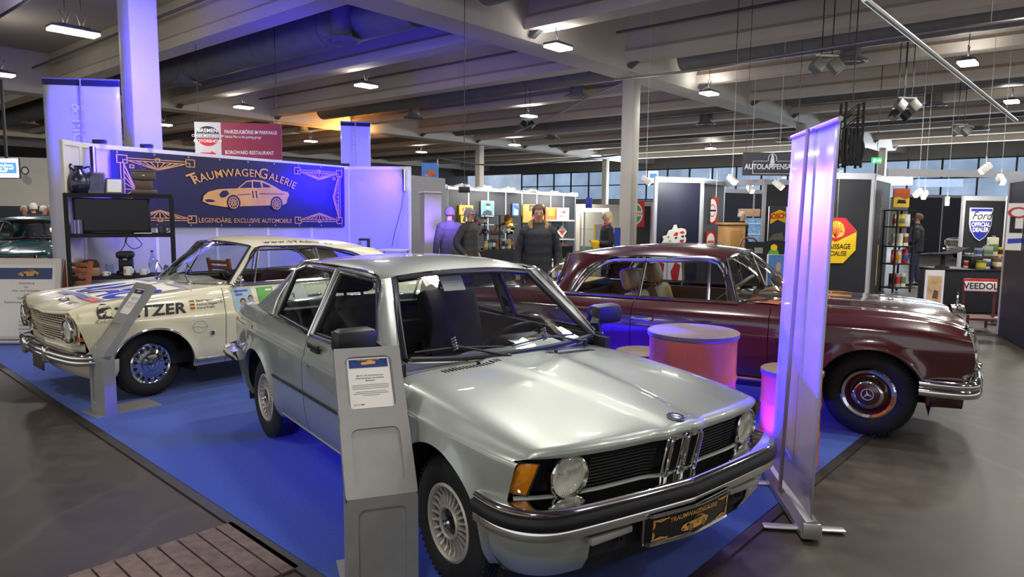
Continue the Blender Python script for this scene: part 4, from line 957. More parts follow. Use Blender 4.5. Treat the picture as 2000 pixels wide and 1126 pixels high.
# bonnet lettering, read from the left side of the car
def ohp(x, y, off=.004): 
    z = ohz(x); a = abs(y); return V3((x, y*ot(x), interp(a, [(0, z+.012), (.12, z+.008), (.17, z-.006), (.55, z-.008), (.66, max(of_(min(x, .6)), z-.02))])+off))
def hood_text(s, h, x0, y0, mat, wx=1.0, **k):
    V, F = text_geo(s, h, wx=wx, align='LEFT', **k); G().add([ohp(x0-p.y, y0+p.x, .006) for p in V], F).build('bonnet_lettering', mat, OH, smooth=0)
G().grid([[ohp(x, y, .003) for y in (-.58, -.4, -.2, 0, .2, .4, .58)] for x in (.27, .1, -.1, -.36)]).build('white_bonnet_panel', PAPER, OH)
hood_text('ADAC', .44, .23, -.53, BLUEP, wx=.62, bold=.03, shear=.15)
G().grid([[ohp(x, y, .004) for y in (-.5, -.3, -.1, .1, .3, .5)] for x in (.36, .30)]).build('blue_stripe', pm('violet_print', '5a57a8', .4), OH); G().grid([[ohp(x, y, .005) for y in (.30, .42, .55)] for x in (.362, .298)]).build('orange_stripe', pm('orange_print', 'e0582a', .4), OH)
hood_text('SONAX', .075, .50, .02, INK, wx=1.1, bold=.01, shear=.2)
G().grid([[p for p in r] for r in coons([(-1.0, -.05, 1.30), (-1.0, .02, 1.302)], [(-.985, -.05, 1.33), (-.985, .02, 1.332)], [(-1.0, -.05, 1.30), (-.985, -.05, 1.33)], [(-1.0, .02, 1.302), (-.985, .02, 1.332)], 2, 2)]).build('screen_sticker', RED, O)
# ------------------------------------------------------------------ maroon coupe (behind, right)
MARO = pm('maroon_paint', '401417', .2, coat=1.0, var=.02, scale=2)
TANL = pm('tan_leather', 'b48a52', .5, var=.15, scale=16)
Mc = thing('luxury_coupe', 'dark maroon chrome-trimmed coupe parked behind the orange barrel tables', 'car', (3.060, 5.871, 0), -.484)
MARCH = [(0, .325, .372), (-2.75, .325, .37)]
def mt(x): return interp(x, [(-4.05, .84), (-3.6, .93), (-2.9, .985), (-2.2, 1), (.1, 1), (.35, .985), (.62, .925)])
def mf(x): return sm(x, [(-4.05, .86), (-3.2, .93), (-2.3, .94), (-.9, .945), (-.34, .938), (0, .934), (.31, .918), (.5, .89), (.62, .845)])
def mctrl(x):
    t = mt(x); f = mf(x)
    q = lambda k: lerp(.725, f, k)
    P = [(.29, .80), (.36, .86), (.5, .895), (.62, .905), (.715, .912), (.725, .910), (q(.35), .902), (q(.6), .885), (q(.84), .83), (q(.955), .795), (f, .765)]
    return [(z, y*t) for z, y in P]
car_sides(Mc, MARO, [('rear_quarter_panel', -4.02, -1.843, mctrl), ('door', -1.837, -.727, mctrl), ('front_fender', -.721, .60, mctrl)], MARCH, flare=.03,
          shear=lambda x, z: .045*max(0, (x-.3)/.3)*sin(min(1, max(0, (z-.45)/.4))*pi) if x > .3 else 0)
wheel_wells(Mc, MARCH, .87)
def mhz(x): return sm(x, [(-1.05, .985), (-.7, .98), (-.4, .972), (0, .962), (.34, .95), (.52, .935), (.62, .915)])
def mhood(x0, x1, name):
    YS = [-.775, -.765, -.74, -.70, -.62, -.52, -.42, -.34, -.28, -.2]; YS = YS+[0]+[-y for y in YS[::-1]]; rows = []
    for y in YS:
        a = abs(y); row = []; xe = interp(a, [(0, .575), (.27, .56), (.34, .60), (.6, .60), (.775, .57)]) if x1 is None else x1
        for i in range(21):
            x = lerp(x0, xe, i/20); z = mhz(x); f = mf(min(x, .62)); row.append(V3((x, y*mt(x), interp(a, [(0, z), (.28, z-.012), (.36, lerp(z-.02, f+.012, .35)), (.5, f+.004), (.62, f+.012), (.70, f+.01), (.74, f), (.775, f-.02)]))))
        rows.append(row)
    return G().grid(rows).build(name, MARO, Mc, smooth=45)
MH = mhood(-.62, None, 'bonnet'); mhood(-1.08, -.626, 'cowl_panel')
G().box((-.05, 0, .6), (1.1, 1.3, .2)).box((.0, 0, .45), (1.0, .8, .3)).build('engine_bay', SOFTBLK, Mc)
# radiator shell with star
P = [(-.29, .52), (-.30, .80), (-.27, .92), (-.1, .95), (0, .955), (.1, .95), (.27, .92), (.30, .80), (.29, .52)]
def rad_pt(y, z): return V3((.60+(z-.7)*.08, y, z))
g = G().grid([[rad_pt(y*k, lerp(.72, z, k))+V3((d, 0, 0)) for y, z in P] for k, d in ((1.0, -.08), (1.02, -.02), (1.0, .01), (.9, .012), (.88, -.02))]); MR = g.build('radiator_shell', CHROME, Mc, smooth=45)
G().poly([rad_pt(y*.9, lerp(.72, z, .9))-V3((.03, 0, 0)) for y, z in P]).build('radiator_core', SOFTBLK, MR)
g = G()
for k in range(10): z = .55+k*.037; g.tube([rad_pt(-.25, z)-V3((.01, 0, 0)), rad_pt(.25, z)-V3((.01, 0, 0))], .004, 5)
g.tube([rad_pt(0, .53), rad_pt(0, .94)], .008, 6); g.build('radiator_bars', CHROME, MR)
g = G(); mm = TR(.585, 0, .955); g.lathe([(.03, 0), (.02, .012), (.008, .02), (.008, .045)], 16, mm); m2 = TR(.585, 0, 1.03) @ RY90
g.tube(disc(24, .033), .0035, 6, closed=True, m=m2)
for k in range(3): a = 2*pi*k/3+pi; g.tube([(0, 0, 0), (.033*cos(a), .033*sin(a), 0)], [.006, .002], 5, m=m2)
g.build('bonnet_star', CHROME, MH)
for s in (1, -1):
    headlamp(Mc, (.632, s*.69, .69), (1, s*.38, .05), .098, tall=1.66, ribs=False, dep=.02, dome=.05)
    pl = [V3((.585, s*.79, .85)), V3((.545, s*.805, .68)), V3((.585, s*.79, .52)), V3((.64, s*.56, .52)), V3((.66, s*.55, .69)), V3((.63, s*.57, .85))]
    G().poly([p-V3((.035, 0, 0)) for p in pl]).build('headlight_mount', CHROME, Mc); trim(Mc, 'headlight_bezel', CHROME, pl, .014, closed=True)
    G().grid([[V3((.62, s*y, z)) for y in (.30, .56)] for z in (.52, .70, .87)]).build('front_panel', MARO, Mc)
mpl = [(.315, .905), (.45, .91), (.57, .895), (.655, .84), (.70, .72), (.725, .5), (.74, .2)]
MB_ = G().grid(sweep(mpl, [(-.10, .515), (-.02, .515), (.012, .495), (.02, .47), (.004, .452), (.014, .44), (.022, .415), (.012, .39), (-.03, .38)])).build('front_bumper', CHROME, Mc, smooth=60)
G().tube(curve([(.58, .84, .53), (.665, .79, .60), (.70, .62, .60), (.72, .35, .56), (.73, .1, .53)], 4), .018, 8).build('bumper_overrider', CHROME, MB_); G().tube(curve([(.58, -.84, .53), (.665, -.79, .60), (.70, -.62, .60), (.72, -.35, .56), (.73, -.1, .53)], 4), .018, 8).build('bumper_overrider', CHROME, MB_)
G().grid([r for r in sweep([(x-.14, y-.14) for x, y in mpl[2:]], [(0, .46), (-.02, .40), (-.08, .35)])]).build('front_valance', SOFTBLK, Mc)
# glass house
mbb = curve([(-.985, -.735, .95), (-.80, -.62, .965), (-.68, -.3, .975), (-.645, 0, .98), (-.68, .3, .975), (-.80, .62, .965), (-.985, .735, .95)], 5)
mbt = curve([(-1.12, -.612, 1.292), (-1.07, -.3, 1.325), (-1.055, 0, 1.332), (-1.07, .3, 1.325), (-1.12, .612, 1.292)], 5)
panel(Mc, 'windscreen', CARGLASS, mbb, mbt, [mbb[0], mbt[0]], [mbb[-1], mbt[-1]], 16, 8, (.03, 0, .01)); trim(Mc, 'windscreen_trim', CHROME, loop(mbb, mbt), .016, closed=True)
for s in (1, -1):
    W_ = [V3((x, s*y, z)) for x, y, z in ((-1.05, .765, .952), (-2.42, .765, .942), (-2.30, .70, 1.12), (-2.14, .635, 1.232), (-1.95, .62, 1.256), (-1.6, .615, 1.262), (-1.18, .615, 1.256))]
    panel(Mc, 'side_window', CARGLASS, [W_[0], W_[1]], [W_[6], W_[5], W_[4], W_[3]], [W_[0], W_[6]], [W_[1], W_[2], W_[3]], 14, 6, (0, s*.01, 0))
    trim(Mc, 'side_window_trim', CHROME, curve([W_[0]+V3((0, s*.008, 0))]+[p+V3((0, s*.008, .0)) for p in W_[::-1][0:6]], 4), .017)
    trim(Mc, 'window_divider', CHROME, [(-1.815, s*.775, .945), (-1.80, s*.628, 1.26)], .012); trim(Mc, 'vent_window_bar', CHROME, [(-1.22, s*.772, .95), (-1.25, s*.626, 1.256)], .013)
    trim(Mc, 'roof_gutter', CHROME, curve([(-1.03, s*.772, .955), (-1.10, s*.69, 1.12), (-1.165, s*.628, 1.283), (-1.5, s*.635, 1.298), (-1.87, s*.638, 1.296), (-2.13, s*.65, 1.268), (-2.33, s*.70, 1.165), (-2.46, s*.772, .95)], 5), .012)
    trim(Mc, 'belt_strip', CHROME, [(-.98, s*.785, .953), (-1.6, s*.79, .95), (-2.62, s*.785, .945)], .014)
    G().grid([[(-.985, s*.735, .95), (-1.12, s*.614, 1.295)], [(-1.03, s*.77, .952), (-1.165, s*.628, 1.28)]]).build('a_pillar', CHROME, Mc)
    panel(Mc, 'c_pillar', MARO, [(-2.44, s*.775, .94), (-2.66, s*.735, .95)], curve([(-2.10, s*.64, 1.285), (-2.35, s*.60, 1.30), (-2.58, s*.50, 1.285)], 5), curve([(-2.44, s*.775, .94), (-2.32, s*.70, 1.15), (-2.10, s*.64, 1.285)], 6), curve([(-2.66, s*.735, .95), (-2.60, s*.66, 1.05), (-2.58, s*.50, 1.285)], 6), 8, 8, (0, s*.02, .0))
    trim(Mc, 'rear_window_trim', CHROME, curve([(-2.67, s*.735, .955), (-2.61, s*.665, 1.05), (-2.59, s*.50, 1.29)], 5), .014)
    trim(Mc, 'sill_strip', CHROME, [(-.39, s*.875, .365), (-2.36, s*.875, .365)], .015); trim(Mc, 'arch_lip', MARO, [(.376*cos(a), s*(.925-.03*abs(cos(a))**3), .325+.376*sin(a)) for a in [pi*i/24 for i in range(25)]], .014)
    o = G().tube(curve([(-1.82, s*.905, .782), (-1.80, s*.935, .785), (-1.67, s*.94, .787), (-1.65, s*.905, .787)], 5), .011, 8, sq=1.4).lathe([(.018, 0), (.018, .012), (0, .016)], 14, TR(-1.82, s*.90, .782) @ (RXm if s > 0 else RX90)).build('door_handle', CHROME, Mc)
rows = []
for i in range(20):
    x = lerp(-1.06, -2.62, i/19); z0 = sm(x, [(-2.62, 1.285), (-2.21, 1.352), (-1.8, 1.385), (-1.42, 1.386), (-1.14, 1.356), (-1.06, 1.334)]); ze = sm(x, [(-2.62, 1.275), (-2.13, 1.284), (-1.8, 1.30), (-1.3, 1.298), (-1.16, 1.29)]); row = []
    w = interp(x, [(-2.62, .50), (-2.4, .59), (-2.1, .64), (-1.16, .63), (-1.06, .61)])
    for f in [-1, -.985, -.95, -.88, -.76, -.55, -.3, 0, .3, .55, .76, .88, .95, .985, 1]:
        row.append(V3((x-(.065*abs(f)**3 if i == 0 else .03*abs(f)**3 if i == 1 else 0), f*w, lerp(z0, ze, abs(f)**3.4))))
    rows.append(row)
G().grid(rows).build('roof', MARO, Mc); G().grid([[p-UP*.03 for p in r[3:-3]] for r in rows[2:-2]]).build('headliner', pm('cream_headliner', 'a89a7c', .9), Mc)
rb = curve([(-2.67, -.735, .95), (-2.9, -.55, .955), (-2.98, 0, .96), (-2.9, .55, .955), (-2.67, .735, .95)], 5); rt = curve([(-2.59, -.5, 1.287), (-2.64, -.25, 1.29), (-2.65, 0, 1.29), (-2.64, .25, 1.29), (-2.59, .5, 1.287)], 5)
panel(Mc, 'rear_window', CARGLASS, rb, rt, [rb[0], rt[0]], [rb[-1], rt[-1]], 14, 6, (-.04, 0, .03)); trim(Mc, 'rear_window_sill', CHROME, rb, .014)
G().grid([[(x, y*mt(x), interp(abs(y), [(0, z), (.6, z-.01), (.74, mf(x)+.0), (.775, mf(x)-.012)])) for y in [-.775, -.74, -.6, -.3, 0, .3, .6, .74, .775]] for x, z in ((-2.64, .95), (-3.0, .96), (-3.5, .93), (-3.9, .88), (-4.02, .83), (-4.05, .6), (-4.02, .35))]).build('boot_lid', MARO, Mc)
G().tube(curve([(-3.6, .92, .45), (-3.95, .86, .45), (-4.1, .6, .45), (-4.12, 0, .45), (-4.1, -.6, .45), (-3.95, -.86, .45), (-3.6, -.92, .45)], 4), .07, 8).build('rear_bumper', CHROME, Mc)
for s in (1, -1):
    for x in (0, -2.75): wheel(Mc, x, s*.68, .325, .188, .17, 'm', -.1 if x == 0 else 0, paint=MARO)
G().box((-1.7, 0, .34), (2.3, 1.5, .1)).box((-2.75, 0, .6), (.3, 1.4, .55)).build('cabin_floor', SOFTBLK, Mc)
for s in (1, -1): G().box((-1.75, s*.74, .68), (1.7, .05, .46)).build('door_card', pm('brown_door_card', '6a4a30', .6, var=.15), Mc)
G().grid([[(x, y, z) for y in (-.72, 0, .72)] for x, z in ((-.68, .955), (-.9, .965), (-1.0, .94), (-1.05, .86), (-1.02, .7))]).build('dashboard', WOOD, Mc)
for s in (1, -1): seat(Mc, -1.62, s*.38, TANL, .56, .5, .3, head=True, hb=.42)
seat(Mc, -2.5, 0, TANL, 1.25, .52, .3, head=False, hb=.40, name='rear_seat')
steering(Mc, -1.22, .38, .95, .21, pm('cream_wheel', '8a8468', .4), 2)
G().box((-2.78, 0, .955), (.3, 1.3, .02)).build('parcel_shelf', TANL, Mc)
G().ball((-2.72, -.32, 1.03), (.06, .06, .07)).build('speaker_pod', BLACK, Mc)
# ------------------------------------------------------------------ the stand: carpet, back wall, banner
def carpet_mat():
    m = pm('blue_carpet', '2f4fa6', .95, var=.10, scale=60, sheen=.15, bump=.25); return m
def isect(a, b, c, d):
    r = b-a; s = d-c; t = ((c.x-a.x)*s.y-(c.y-a.y)*s.x)/(r.x*s.y-r.y*s.x); return a+r*t
La, Lb = on_z(600, 1100), on_z(0, 708); Ra, Rb = on_z(1340, 1126), on_z(1690, 845)
NC = isect(La, Lb, Ra, Rb); NC.z = 0; LD = (Lb-La).normalized(); RD = (Rb-Ra).normalized(); LD.z = RD.z = 0
c4 = [NC, NC+RD*5.9, NC+RD*5.9+LD*9.0, NC+LD*9.0]
g = G().prism([(p.x, p.y) for p in c4], -.012, 0); g.build('carpet', carpet_mat(), None, smooth=0); tag(bpy.data.objects['carpet'], 'royal blue carpet laid on the dark hall floor under the three cars', 'carpet')
EDGE = pm('dark_edge_strip', '2a2724', .5, var=.3, scale=12)
for d, n, L in ((LD, -RD, 9.0), (RD, -LD, 5.2)):
    a = NC+n*.035; b = NC+d*L+n*.035; g = G().bar(a-UP*.0055, b-UP*.0055, .06, .011)
    tag(g.build('carpet_edge_strip', EDGE, smooth=0), 'dark taped strip along the left edge of the blue carpet' if d is LD else 'dark taped strip along the right front edge of the blue carpet', 'edge strip')
WA, WB, WD, WE = on_z(155, 278, 2.5), on_z(680, 325, 2.5), on_z(800, 325, 2.5), on_z(120, 272, 2.5)
for p in (WA, WB, WD, WE): p.z = 0
PANELW = pm('white_wall_panel', 'b6b4b6', .35, var=.02, scale=2, coat=.2)
def wall_run(root, a, b, h, n, mat, post=.045, th=.03, rail=.06, pm_=None):
    d = (b-a); L = d.length; d.normalize(); nrm = V3((d.y, -d.x, 0))
    for i in range(n):
        p = a+d*(L*i/n); q = a+d*(L*(i+1)/n); G().bar((p+q)/2+UP*.02, (p+q)/2+UP*(h-.02), th, (q-p).length-.01, up=d).build('panel', mat, root, smooth=0)
    for i in range(n+1):
        p = a+d*(L*i/n); G().bar(p, p+UP*h, post, up=d).build('post', pm_ or ALU, root, smooth=0)
    G().bar(a+UP*(h-rail/2), b+UP*(h-rail/2), post*1.05, rail).build('top_rail', pm_ or ALU, root, smooth=0)
BW = thing('stand_back_wall', 'white panelled stand wall carrying the gold car banner, glowing blue', 'partition wall', WA)
def rel(p): return V3(p)-WA
wall_run(BW, rel(WA), rel(WB), 2.5, 5, PANELW, pm_=WHITE); wall_run(BW, rel(WB), rel(WD), 2.5, 1, PANELW, pm_=WHITE)
RW = thing('stand_end_panel', 'narrow white end panel at the left corner of the stand wall', 'partition wall', WE)
wall_run(RW, V3((0, 0, 0)), (WA-WE)*.93, 2.5, 1, OFFW, pm_=OFFW)
# banner
wd = (WB-WA).normalized(); wn = V3((wd.y, -wd.x, 0))
if wn.y > 0: wn = -wn
bo = WA+wn*.05
def bwl(u, v): return on_wall(u, v, bo, math.degrees(atan2(wd.y, wd.x)))
BT = [bwl(214, 292), bwl(672, 327), bwl(673, 443), bwl(222, 443)]        # tl tr br bl: the sheet hangs a little crooked
BANN = pm('banner_vinyl', '17142b', .42, var=.05, scale=3)
def bpt(a, b, off=.0):                       # a 0..1 along, b 0..1 up
    t = BT[0].lerp(BT[1], a); l = BT[3].lerp(BT[2], a); return l.lerp(t, b)+wn*off
BA = thing('gold_car_banner', 'long dark banner with golden lettering and a gold sports car on the wall', 'banner', BT[3])
inv = MX.Translation(-BT[3])
G().grid([[bpt(i/20, j/4, .004+.004*sin(i*1.7)*sin(j)) for i in range(21)] for j in range(5)], m=inv).build('banner_sheet', BANN, BA)
BWd = (BT[1]-BT[0]).length; BHt = (BT[0]-BT[3]).length
tmp = thing('t', 't', 't')
mI = MX.Identity(4); g = G(); w_, h_ = 4.1, 1.3
g = G(); t = .016
for sx in (1, -1):
    for sy in (1, -1):
        g = G(); mm = TR(-sx*(w_/2-.14), sy*(h_/2-.14), 0); deco_corner(g, mm, .95, .26, sx, sy, t)
        if sy == 1: deco_corner(g, mm, h_-.28, .26, sx, sy, t, vert=True)
        g.build('corner_ornament', GOLD, tmp, smooth=0)
V, F = text_geo('RAUMWAGEN', .135, bold=.012, wx=.86); V2, F2 = text_geo('ALERIE', .135, bold=.012, wx=.86)
V, F = text_geo('TRAUMWAGENGALERIE', .15, bold=.012, wx=.88, space=1.02)
Rr = 2.6
def big(p):
    k = 1.0; return p
g = G()
for s_, dx, h in (('T', -.90, .2), ('RAUMWAGEN', -.325, .145), ('G', .29, .2), ('ALERIE', .67, .145)):
    V, F = text_geo(s_, h, bold=.01, wx=.84, space=1.06); g.add([arc_fn(TR(-.02, .335, .001), 2.1)(V3((p.x+dx, p.y, 0))) for p in V], F)
g.build('arched_lettering', GOLD, tmp, smooth=0)
gold_car(tmp, TR(.0, -.19, .001), 1.58, dark=BANN)
V, F = text_geo('LEGENDÄRE, EXCLUSIVE AUTOMOBILE', .085, bold=.003, wx=.80, align='CENTER'); G().add([V3((p.x-.02, p.y-.565, .001)) for p in V], F).build('slogan_lettering', GOLD, tmp, smooth=0)
for c in list(tmp.children):
    for v in c.data.vertices: v.co = inv @ bpt(v.co.x/w_+.5, v.co.y/h_+.5, .014+v.co.z*2)
    c.parent = BA
bpy.data.objects.remove(tmp)
for i in range(9):
    for b in (.975, .025): G().lathe([(.014, 0), (.012, .004), (.006, .004)], 10, frame(inv @ bpt(.02+.96*i/8, b, .014), wd, wn)).build('eyelet', ALU, BA)
# blue LED lamps of the stand
BLUEE = pm('blue_led', '4a40ff', .4, emis=9, var=.01)
WHITEE = pm('bluewhite_led', 'cfd4ff', .4, emis=6, var=.01)
LB = (.012, .004, 1.0)
def led_bar(label, a, b, w=.05, mat=None):
    t = tag(G().bar(a, b, w).build('led_light_bar', BLACK, smooth=0), label, 'light'); d = (V3(b)-V3(a)); n = V3((d.y, -d.x, 0)); n = n.normalized() if n.length > 1e-4 else V3((wn))
    G().bar(V3(a)+n*w*.5, V3(b)+n*w*.5, w*.6, .008).build('led_strip', mat or BLUEE, t, smooth=0); return t
pL = bwl(172, 300)+wn*.10; led_bar('black LED bar glowing blue, upright in the left corner of the stand wall', V3((pL.x, pL.y, 1.95)), V3((pL.x, pL.y, 2.45)))
area_light('blue_left', V3((pL.x, pL.y, 2.25))+wn*.16+wd*.05, .3, 80, LB, V3((pL.x, pL.y, 1.9))+wd*1.0-wn*.2, sy=.3)
dd = (WD-WB).normalized(); dn = V3((dd.y, -dd.x, 0)); dn = dn if dn.y < 0 else -dn
pR = WD-dd*.10+dn*.06; led_bar('pale LED tube hanging upright at the right end of the stand wall', V3((pR.x, pR.y, 2.05)), V3((pR.x, pR.y, 2.45)), .04, WHITEE)
area_light('blue_right', V3((pR.x, pR.y, 2.3))+dn*.35-dd*.2, .3, 190, LB, (WB+WD)/2+UP*1.75-dd*.5, sy=.3)
tag(G().tube(curve([V3((pR.x, pR.y, 2.05)), V3((pR.x-.05, pR.y-.02, 1.7)), V3((pR.x-.16, pR.y-.04, 1.3)), V3((pR.x-.22, pR.y-.05, 1.0))], 6), .006, 6).build('power_cable', BLACK), 'thin black cable hanging from the LED tube at the right wall end', 'cable')
for k, (u, v, tgt) in enumerate(((292, 288, (on_y(280, 120, 11.0))), (200, 282, on_y(200, 225, 9.9)), (690, 322, on_y(690, 270, 15)))):
    p = bwl(u, v) if k < 2 else WB.copy(); p.z = 2.53; p = p-wn*.06
    o = tag(G().box((p.x, p.y, 2.535), (.16, .08, .05), .01).build('led_floodlight', BLACK), ('small blue floodlight on top of the stand wall below the pillar', 'small blue floodlight on top of the stand wall below the large roll-up banner', 'small blue floodlight on the wall top below the small blue banner')[k], 'light')
    area_light('blue_up', p+UP*.09+wn*(-.02), .14, (95, 50, 70)[k], LB, tgt, sy=.1, spread=(85, 120, 120)[k])
area_light('blue_spill', V3((pR.x, pR.y, 2.3))+dn*.1, .3, 420, LB, (1.6, 3.9, 1.75), sy=.1, spread=17)
# floor lamp between the cars
fl = on_z(1215, 730, 0); fl = V3((1.02, 5.55, 0))
fo = thing('led_floor_lamp', 'blue LED bar lamp lying on the carpet between the silver and maroon cars', 'light', fl, rad(-28))
G().box((0, 0, .05), (.6, .08, .1), .015).build('lamp_body', BLACK, fo); G().box((0, .03, .103), (.52, .02, .006)).build('led_strip', WHITEE, fo)
area_light('blue_floor', fl+V3((0, 0, .14)), .5, 110, LB, fl+V3((.5, .85, .55)), sy=.1, spread=170); area_light('blue_floor_back', fl+V3((-.05, -.05, .14)), .5, 150, LB, fl+V3((-.8, -.5, .35)), sy=.1, spread=90)
f2 = V3((1.50, 4.52, 0)); fo = thing('led_spot_lamp', 'blue LED spotlight on the carpet beside the roll-up banner', 'light', f2)
G().box((0, 0, .06), (.14, .1, .12), .015).build('lamp_body', BLACK, fo); G().box((.072, -.0, .06), (.006, .08, .08)).build('led_panel', BLUEE, fo)
area_light('blue_rollup', f2+V3((.10, -.03, .2)), .12, 45, LB, (1.75, 4.45, .75), sy=.1, spread=120)
# roll-up banners seen from behind
SHEET = pm('banner_back', 'b9b6c0', .32, var=.03, scale=2, coat=.25)
def rollup(name, label, base, az, w, h, lean=0.0, words=None, group=None, dark=False, mir=True, bar_=True):
    o = thing(name, label, 'banner', base, rad(az), group)
    G().prism([(.0+x, y) for x, y in ((-.05, .0), (-.055, .04), (-.03, .085), (.02, .095), (.05, .06), (.055, .0))], -w/2-.02, w/2+.02, MX(((0, 0, 1, 0), (1, 0, 0, 0), (0, 1, 0, .012), (0, 0, 0, 1)))).build('cassette', ALU, o)
    for s in (-1, 1): G().box((s*w*.36, 0, .006), (.06, .42, .012), .005).box((s*w*.5+s*.02, .0, .05), (.012, .09, .085), .01).build('foot', ALU, o)
    rows = [[(x, lean*z/h+.004*sin(x*7), z) for x in [-w/2+w*i/10 for i in range(11)]] for z in [.09+(h-.09)*j/8 for j in range(9)]]
    G().grid(rows).build('banner_sheet', SHEET, o, solid=.0015)
    if dark: G().grid([[(x, lean*z/h-.006, z) for x in (-w/2, w/2)] for z in (h-.09, h-.005)]).build('banner_head', SOFTBLK, o)
    G().tube([(-w/2, lean, h), (w/2, lean, h)], .014, 8).build('top_rail', ALU, o)
    G().tube([(0, -.05, .08), (0, lean-.03, h)], .011, 8).build('support_pole', pm('pole_metal', 'b39a8c', .35, .7), o)
    if words:
        for s_, hh, x, z in words: text(s_, hh, pm('pale_print', 'd2cfe0', .4), o, MX(((0, -1, 0, x), (0, 0, 0, lean*.6-.012), (-1, 0, 0, z), (0, 0, 0, 1))) @ MX.Diagonal((1, -1, 1, 1)), bold=.01)
    return o
rollup('roll_up_banner', 'tall roll-up banner seen from behind at the right front carpet edge', V3((1.605, 3.90, 0)), 83+180, .86, 2.13, .03)
p1 = on_y(166, 300, 10.3); rollup('roll_up_banner', 'large roll-up banner behind the left end of the stand wall, lower part white', V3((p1.x, p1.y, 0)), 8, 1.03, 3.5, 0, (('& MORE', .17, -.14, 2.72),), dark=True)
p2 = on_y(695, 300, 16.2); rollup('roll_up_banner', 'small blue-lit roll-up banner rising behind the stand wall corner', V3((p2.x, p2.y, 0)), 12, .66, 3.66, 0, (('FAHR', .13, -.08, 3.2),), dark=True)
# metal info stands
STANDM = pm('silver_stand_paint', '9c9c98', .45, .35, var=.04, scale=14)
def info_stand(label, base, az, w=.30):
    o = thing('info_stand', label, 'sign stand', base, rad(az)); d = .09; zc = .485; ht = 1.04; ly = .40
    g = G(); g.box((0, .04, .004), (w, .42+.1, .008)); g.build('base_plate', STANDM, o)
    g = G()                                      # lower upright with a recessed panel
    def shell(P, depth):                         # P: four corners bl br tr tl ; recessed front
        c = sum((V3(p) for p in P), V3())/4; n = (V3(P[1])-V3(P[0])).cross(V3(P[3])-V3(P[0])).normalized(); e = (V3(P[1])-V3(P[0])).normalized(); u = (V3(P[3])-V3(P[0])); L = u.length; u.normalize()
        out = [V3(P[0]), V3(P[1]), V3(P[2]), V3(P[3])]; return c, n, e, u, L
    def recess(c, n, e, u, W_, H_, ins, x0=0, y0=0, ww=None, hh=None, dep=.012, r=.03):
        ww = ww or W_-2*ins; hh = hh or H_-2*ins; inner = rrect(ww, hh, r, 4); m_ = MX(((e.x, u.x, n.x, c.x), (e.y, u.y, n.y, c.y), (e.z, u.z, n.z, c.z), (0, 0, 0, 1)))
        outer = []
        for x, y in inner:
            s_ = max(abs(x)/(ww/2), abs(y)/(hh/2)); outer.append((x/s_*(W_/ww) if True else x, y/s_*(H_/hh)))
        outer = [(max(-W_/2, min(W_/2, x)), max(-H_/2, min(H_/2, y))) for x, y in outer]
        rows = [[(x, y, 0) for x, y in outer], [(x+x0, y+y0, 0) for x, y in inner], [((x)*.985+x0, y*.985+y0, -dep) for x, y in inner]]
        gg = G().grid(rows, cu=True, m=m_); gg.poly([(x*.985+x0, y*.985+y0, -dep) for x, y in inner], m_); return gg, m_
    lo = [(-w/2, -.15, .008), (w/2, -.15, .008), (w/2, -.15, zc), (-w/2, -.15, zc)]
    c, n, e, u, L = shell(lo, 0); g, _ = recess(c, n, e, u, w, L, .05); g.grid([[V3(p) for p in lo], [V3((p[0], p[1]+d, p[2])) for p in lo]], cu=True); g.poly([V3((p[0], p[1]+d, p[2])) for p in lo][::-1]); g.build('lower_upright', STANDM, o, smooth=0)
    up = [(-w/2, -.15, zc), (w/2, -.15, zc), (w/2, -.15+ly, ht), (-w/2, -.15+ly, ht)]
    c, n, e, u, L = shell(up, 0); hl = L/2
    m1 = c-u*(L*.25); g, _ = recess(m1, n, e, u, w, hl, .045, dep=.008)
    m2_ = c+u*(L*.25); g2, mm = recess(m2_, n, e, u, w, hl, .045, dep=.01); g.V, g.F = g.V, g.F; k = len(g.V); g.V += g2.V; g.F += [tuple(i+k for i in f) for f in g2.F]
    back = [V3(p)-n*.055 for p in up]; g.grid([[V3(p) for p in up], back], cu=True); g.poly(back[::-1]); UPP = g.build('upper_panel', STANDM, o, smooth=0)
    mm = mm @ TR(0, 0, -.008); pw, ph = w-.11, hl-.10
    G().poly([(-pw/2, -ph/2, 0), (pw/2, -ph/2, 0), (pw/2, ph/2, 0), (-pw/2, ph/2, 0)], mm).build('info_sheet', PAPER, o, smooth=0)
    HB = pm('header_blue', '23397a', .4); G().poly([(-pw*.46, ph*.30, .001), (pw*.46, ph*.30, .001), (pw*.46, ph*.47, .001), (-pw*.46, ph*.47, .001)], mm).build('sheet_header', HB, o, smooth=0)
    gold_car(o, mm @ TR(.0, ph*.37, .002), pw*.36)
    V, F = text_geo('TRAUMWAGENGALERIE', ph*.028, bold=.01); G().add([mm @ V3((p.x, p.y+ph*.44, .002)) for p in V], F).build('sheet_lettering', GOLD, o, smooth=0)
    for i, s_ in enumerate(('1982 A.T. 320, Zweitürenlimousine', 'seltene Ausstattung, erste Zulassung', 'Bestzustand')): text(s_, ph*.026, INK, o, mm @ TR(0, ph*(.13-.05*i), .001), bold=.012, wx=.95)
    g = G()
    for i in range(6): ww = pw*(.42, .43, .42, .36, .41, .2)[i]; y = ph*(-.05-.035*i-(.03 if i > 2 else 0)); g.poly([(-ww, y, .001), (ww, y, .001), (ww, y+ph*.009, .001), (-ww, y+ph*.009, .001)], mm)
    g.build('printed_lines', GREYINK, o, smooth=0); text('24.12.1980', ph*.03, RED, o, mm @ TR(-pw*.3, -ph*.44, .001), bold=.01)
    return o
info_stand('grey metal info stand with a printed sheet in front of the silver coupe', V3((-.583, 2.96, 0)), 20)
info_stand('grey metal info stand beside the front wheel of the cream rally coupe', V3((-3.28, 5.72, 0)), -40)
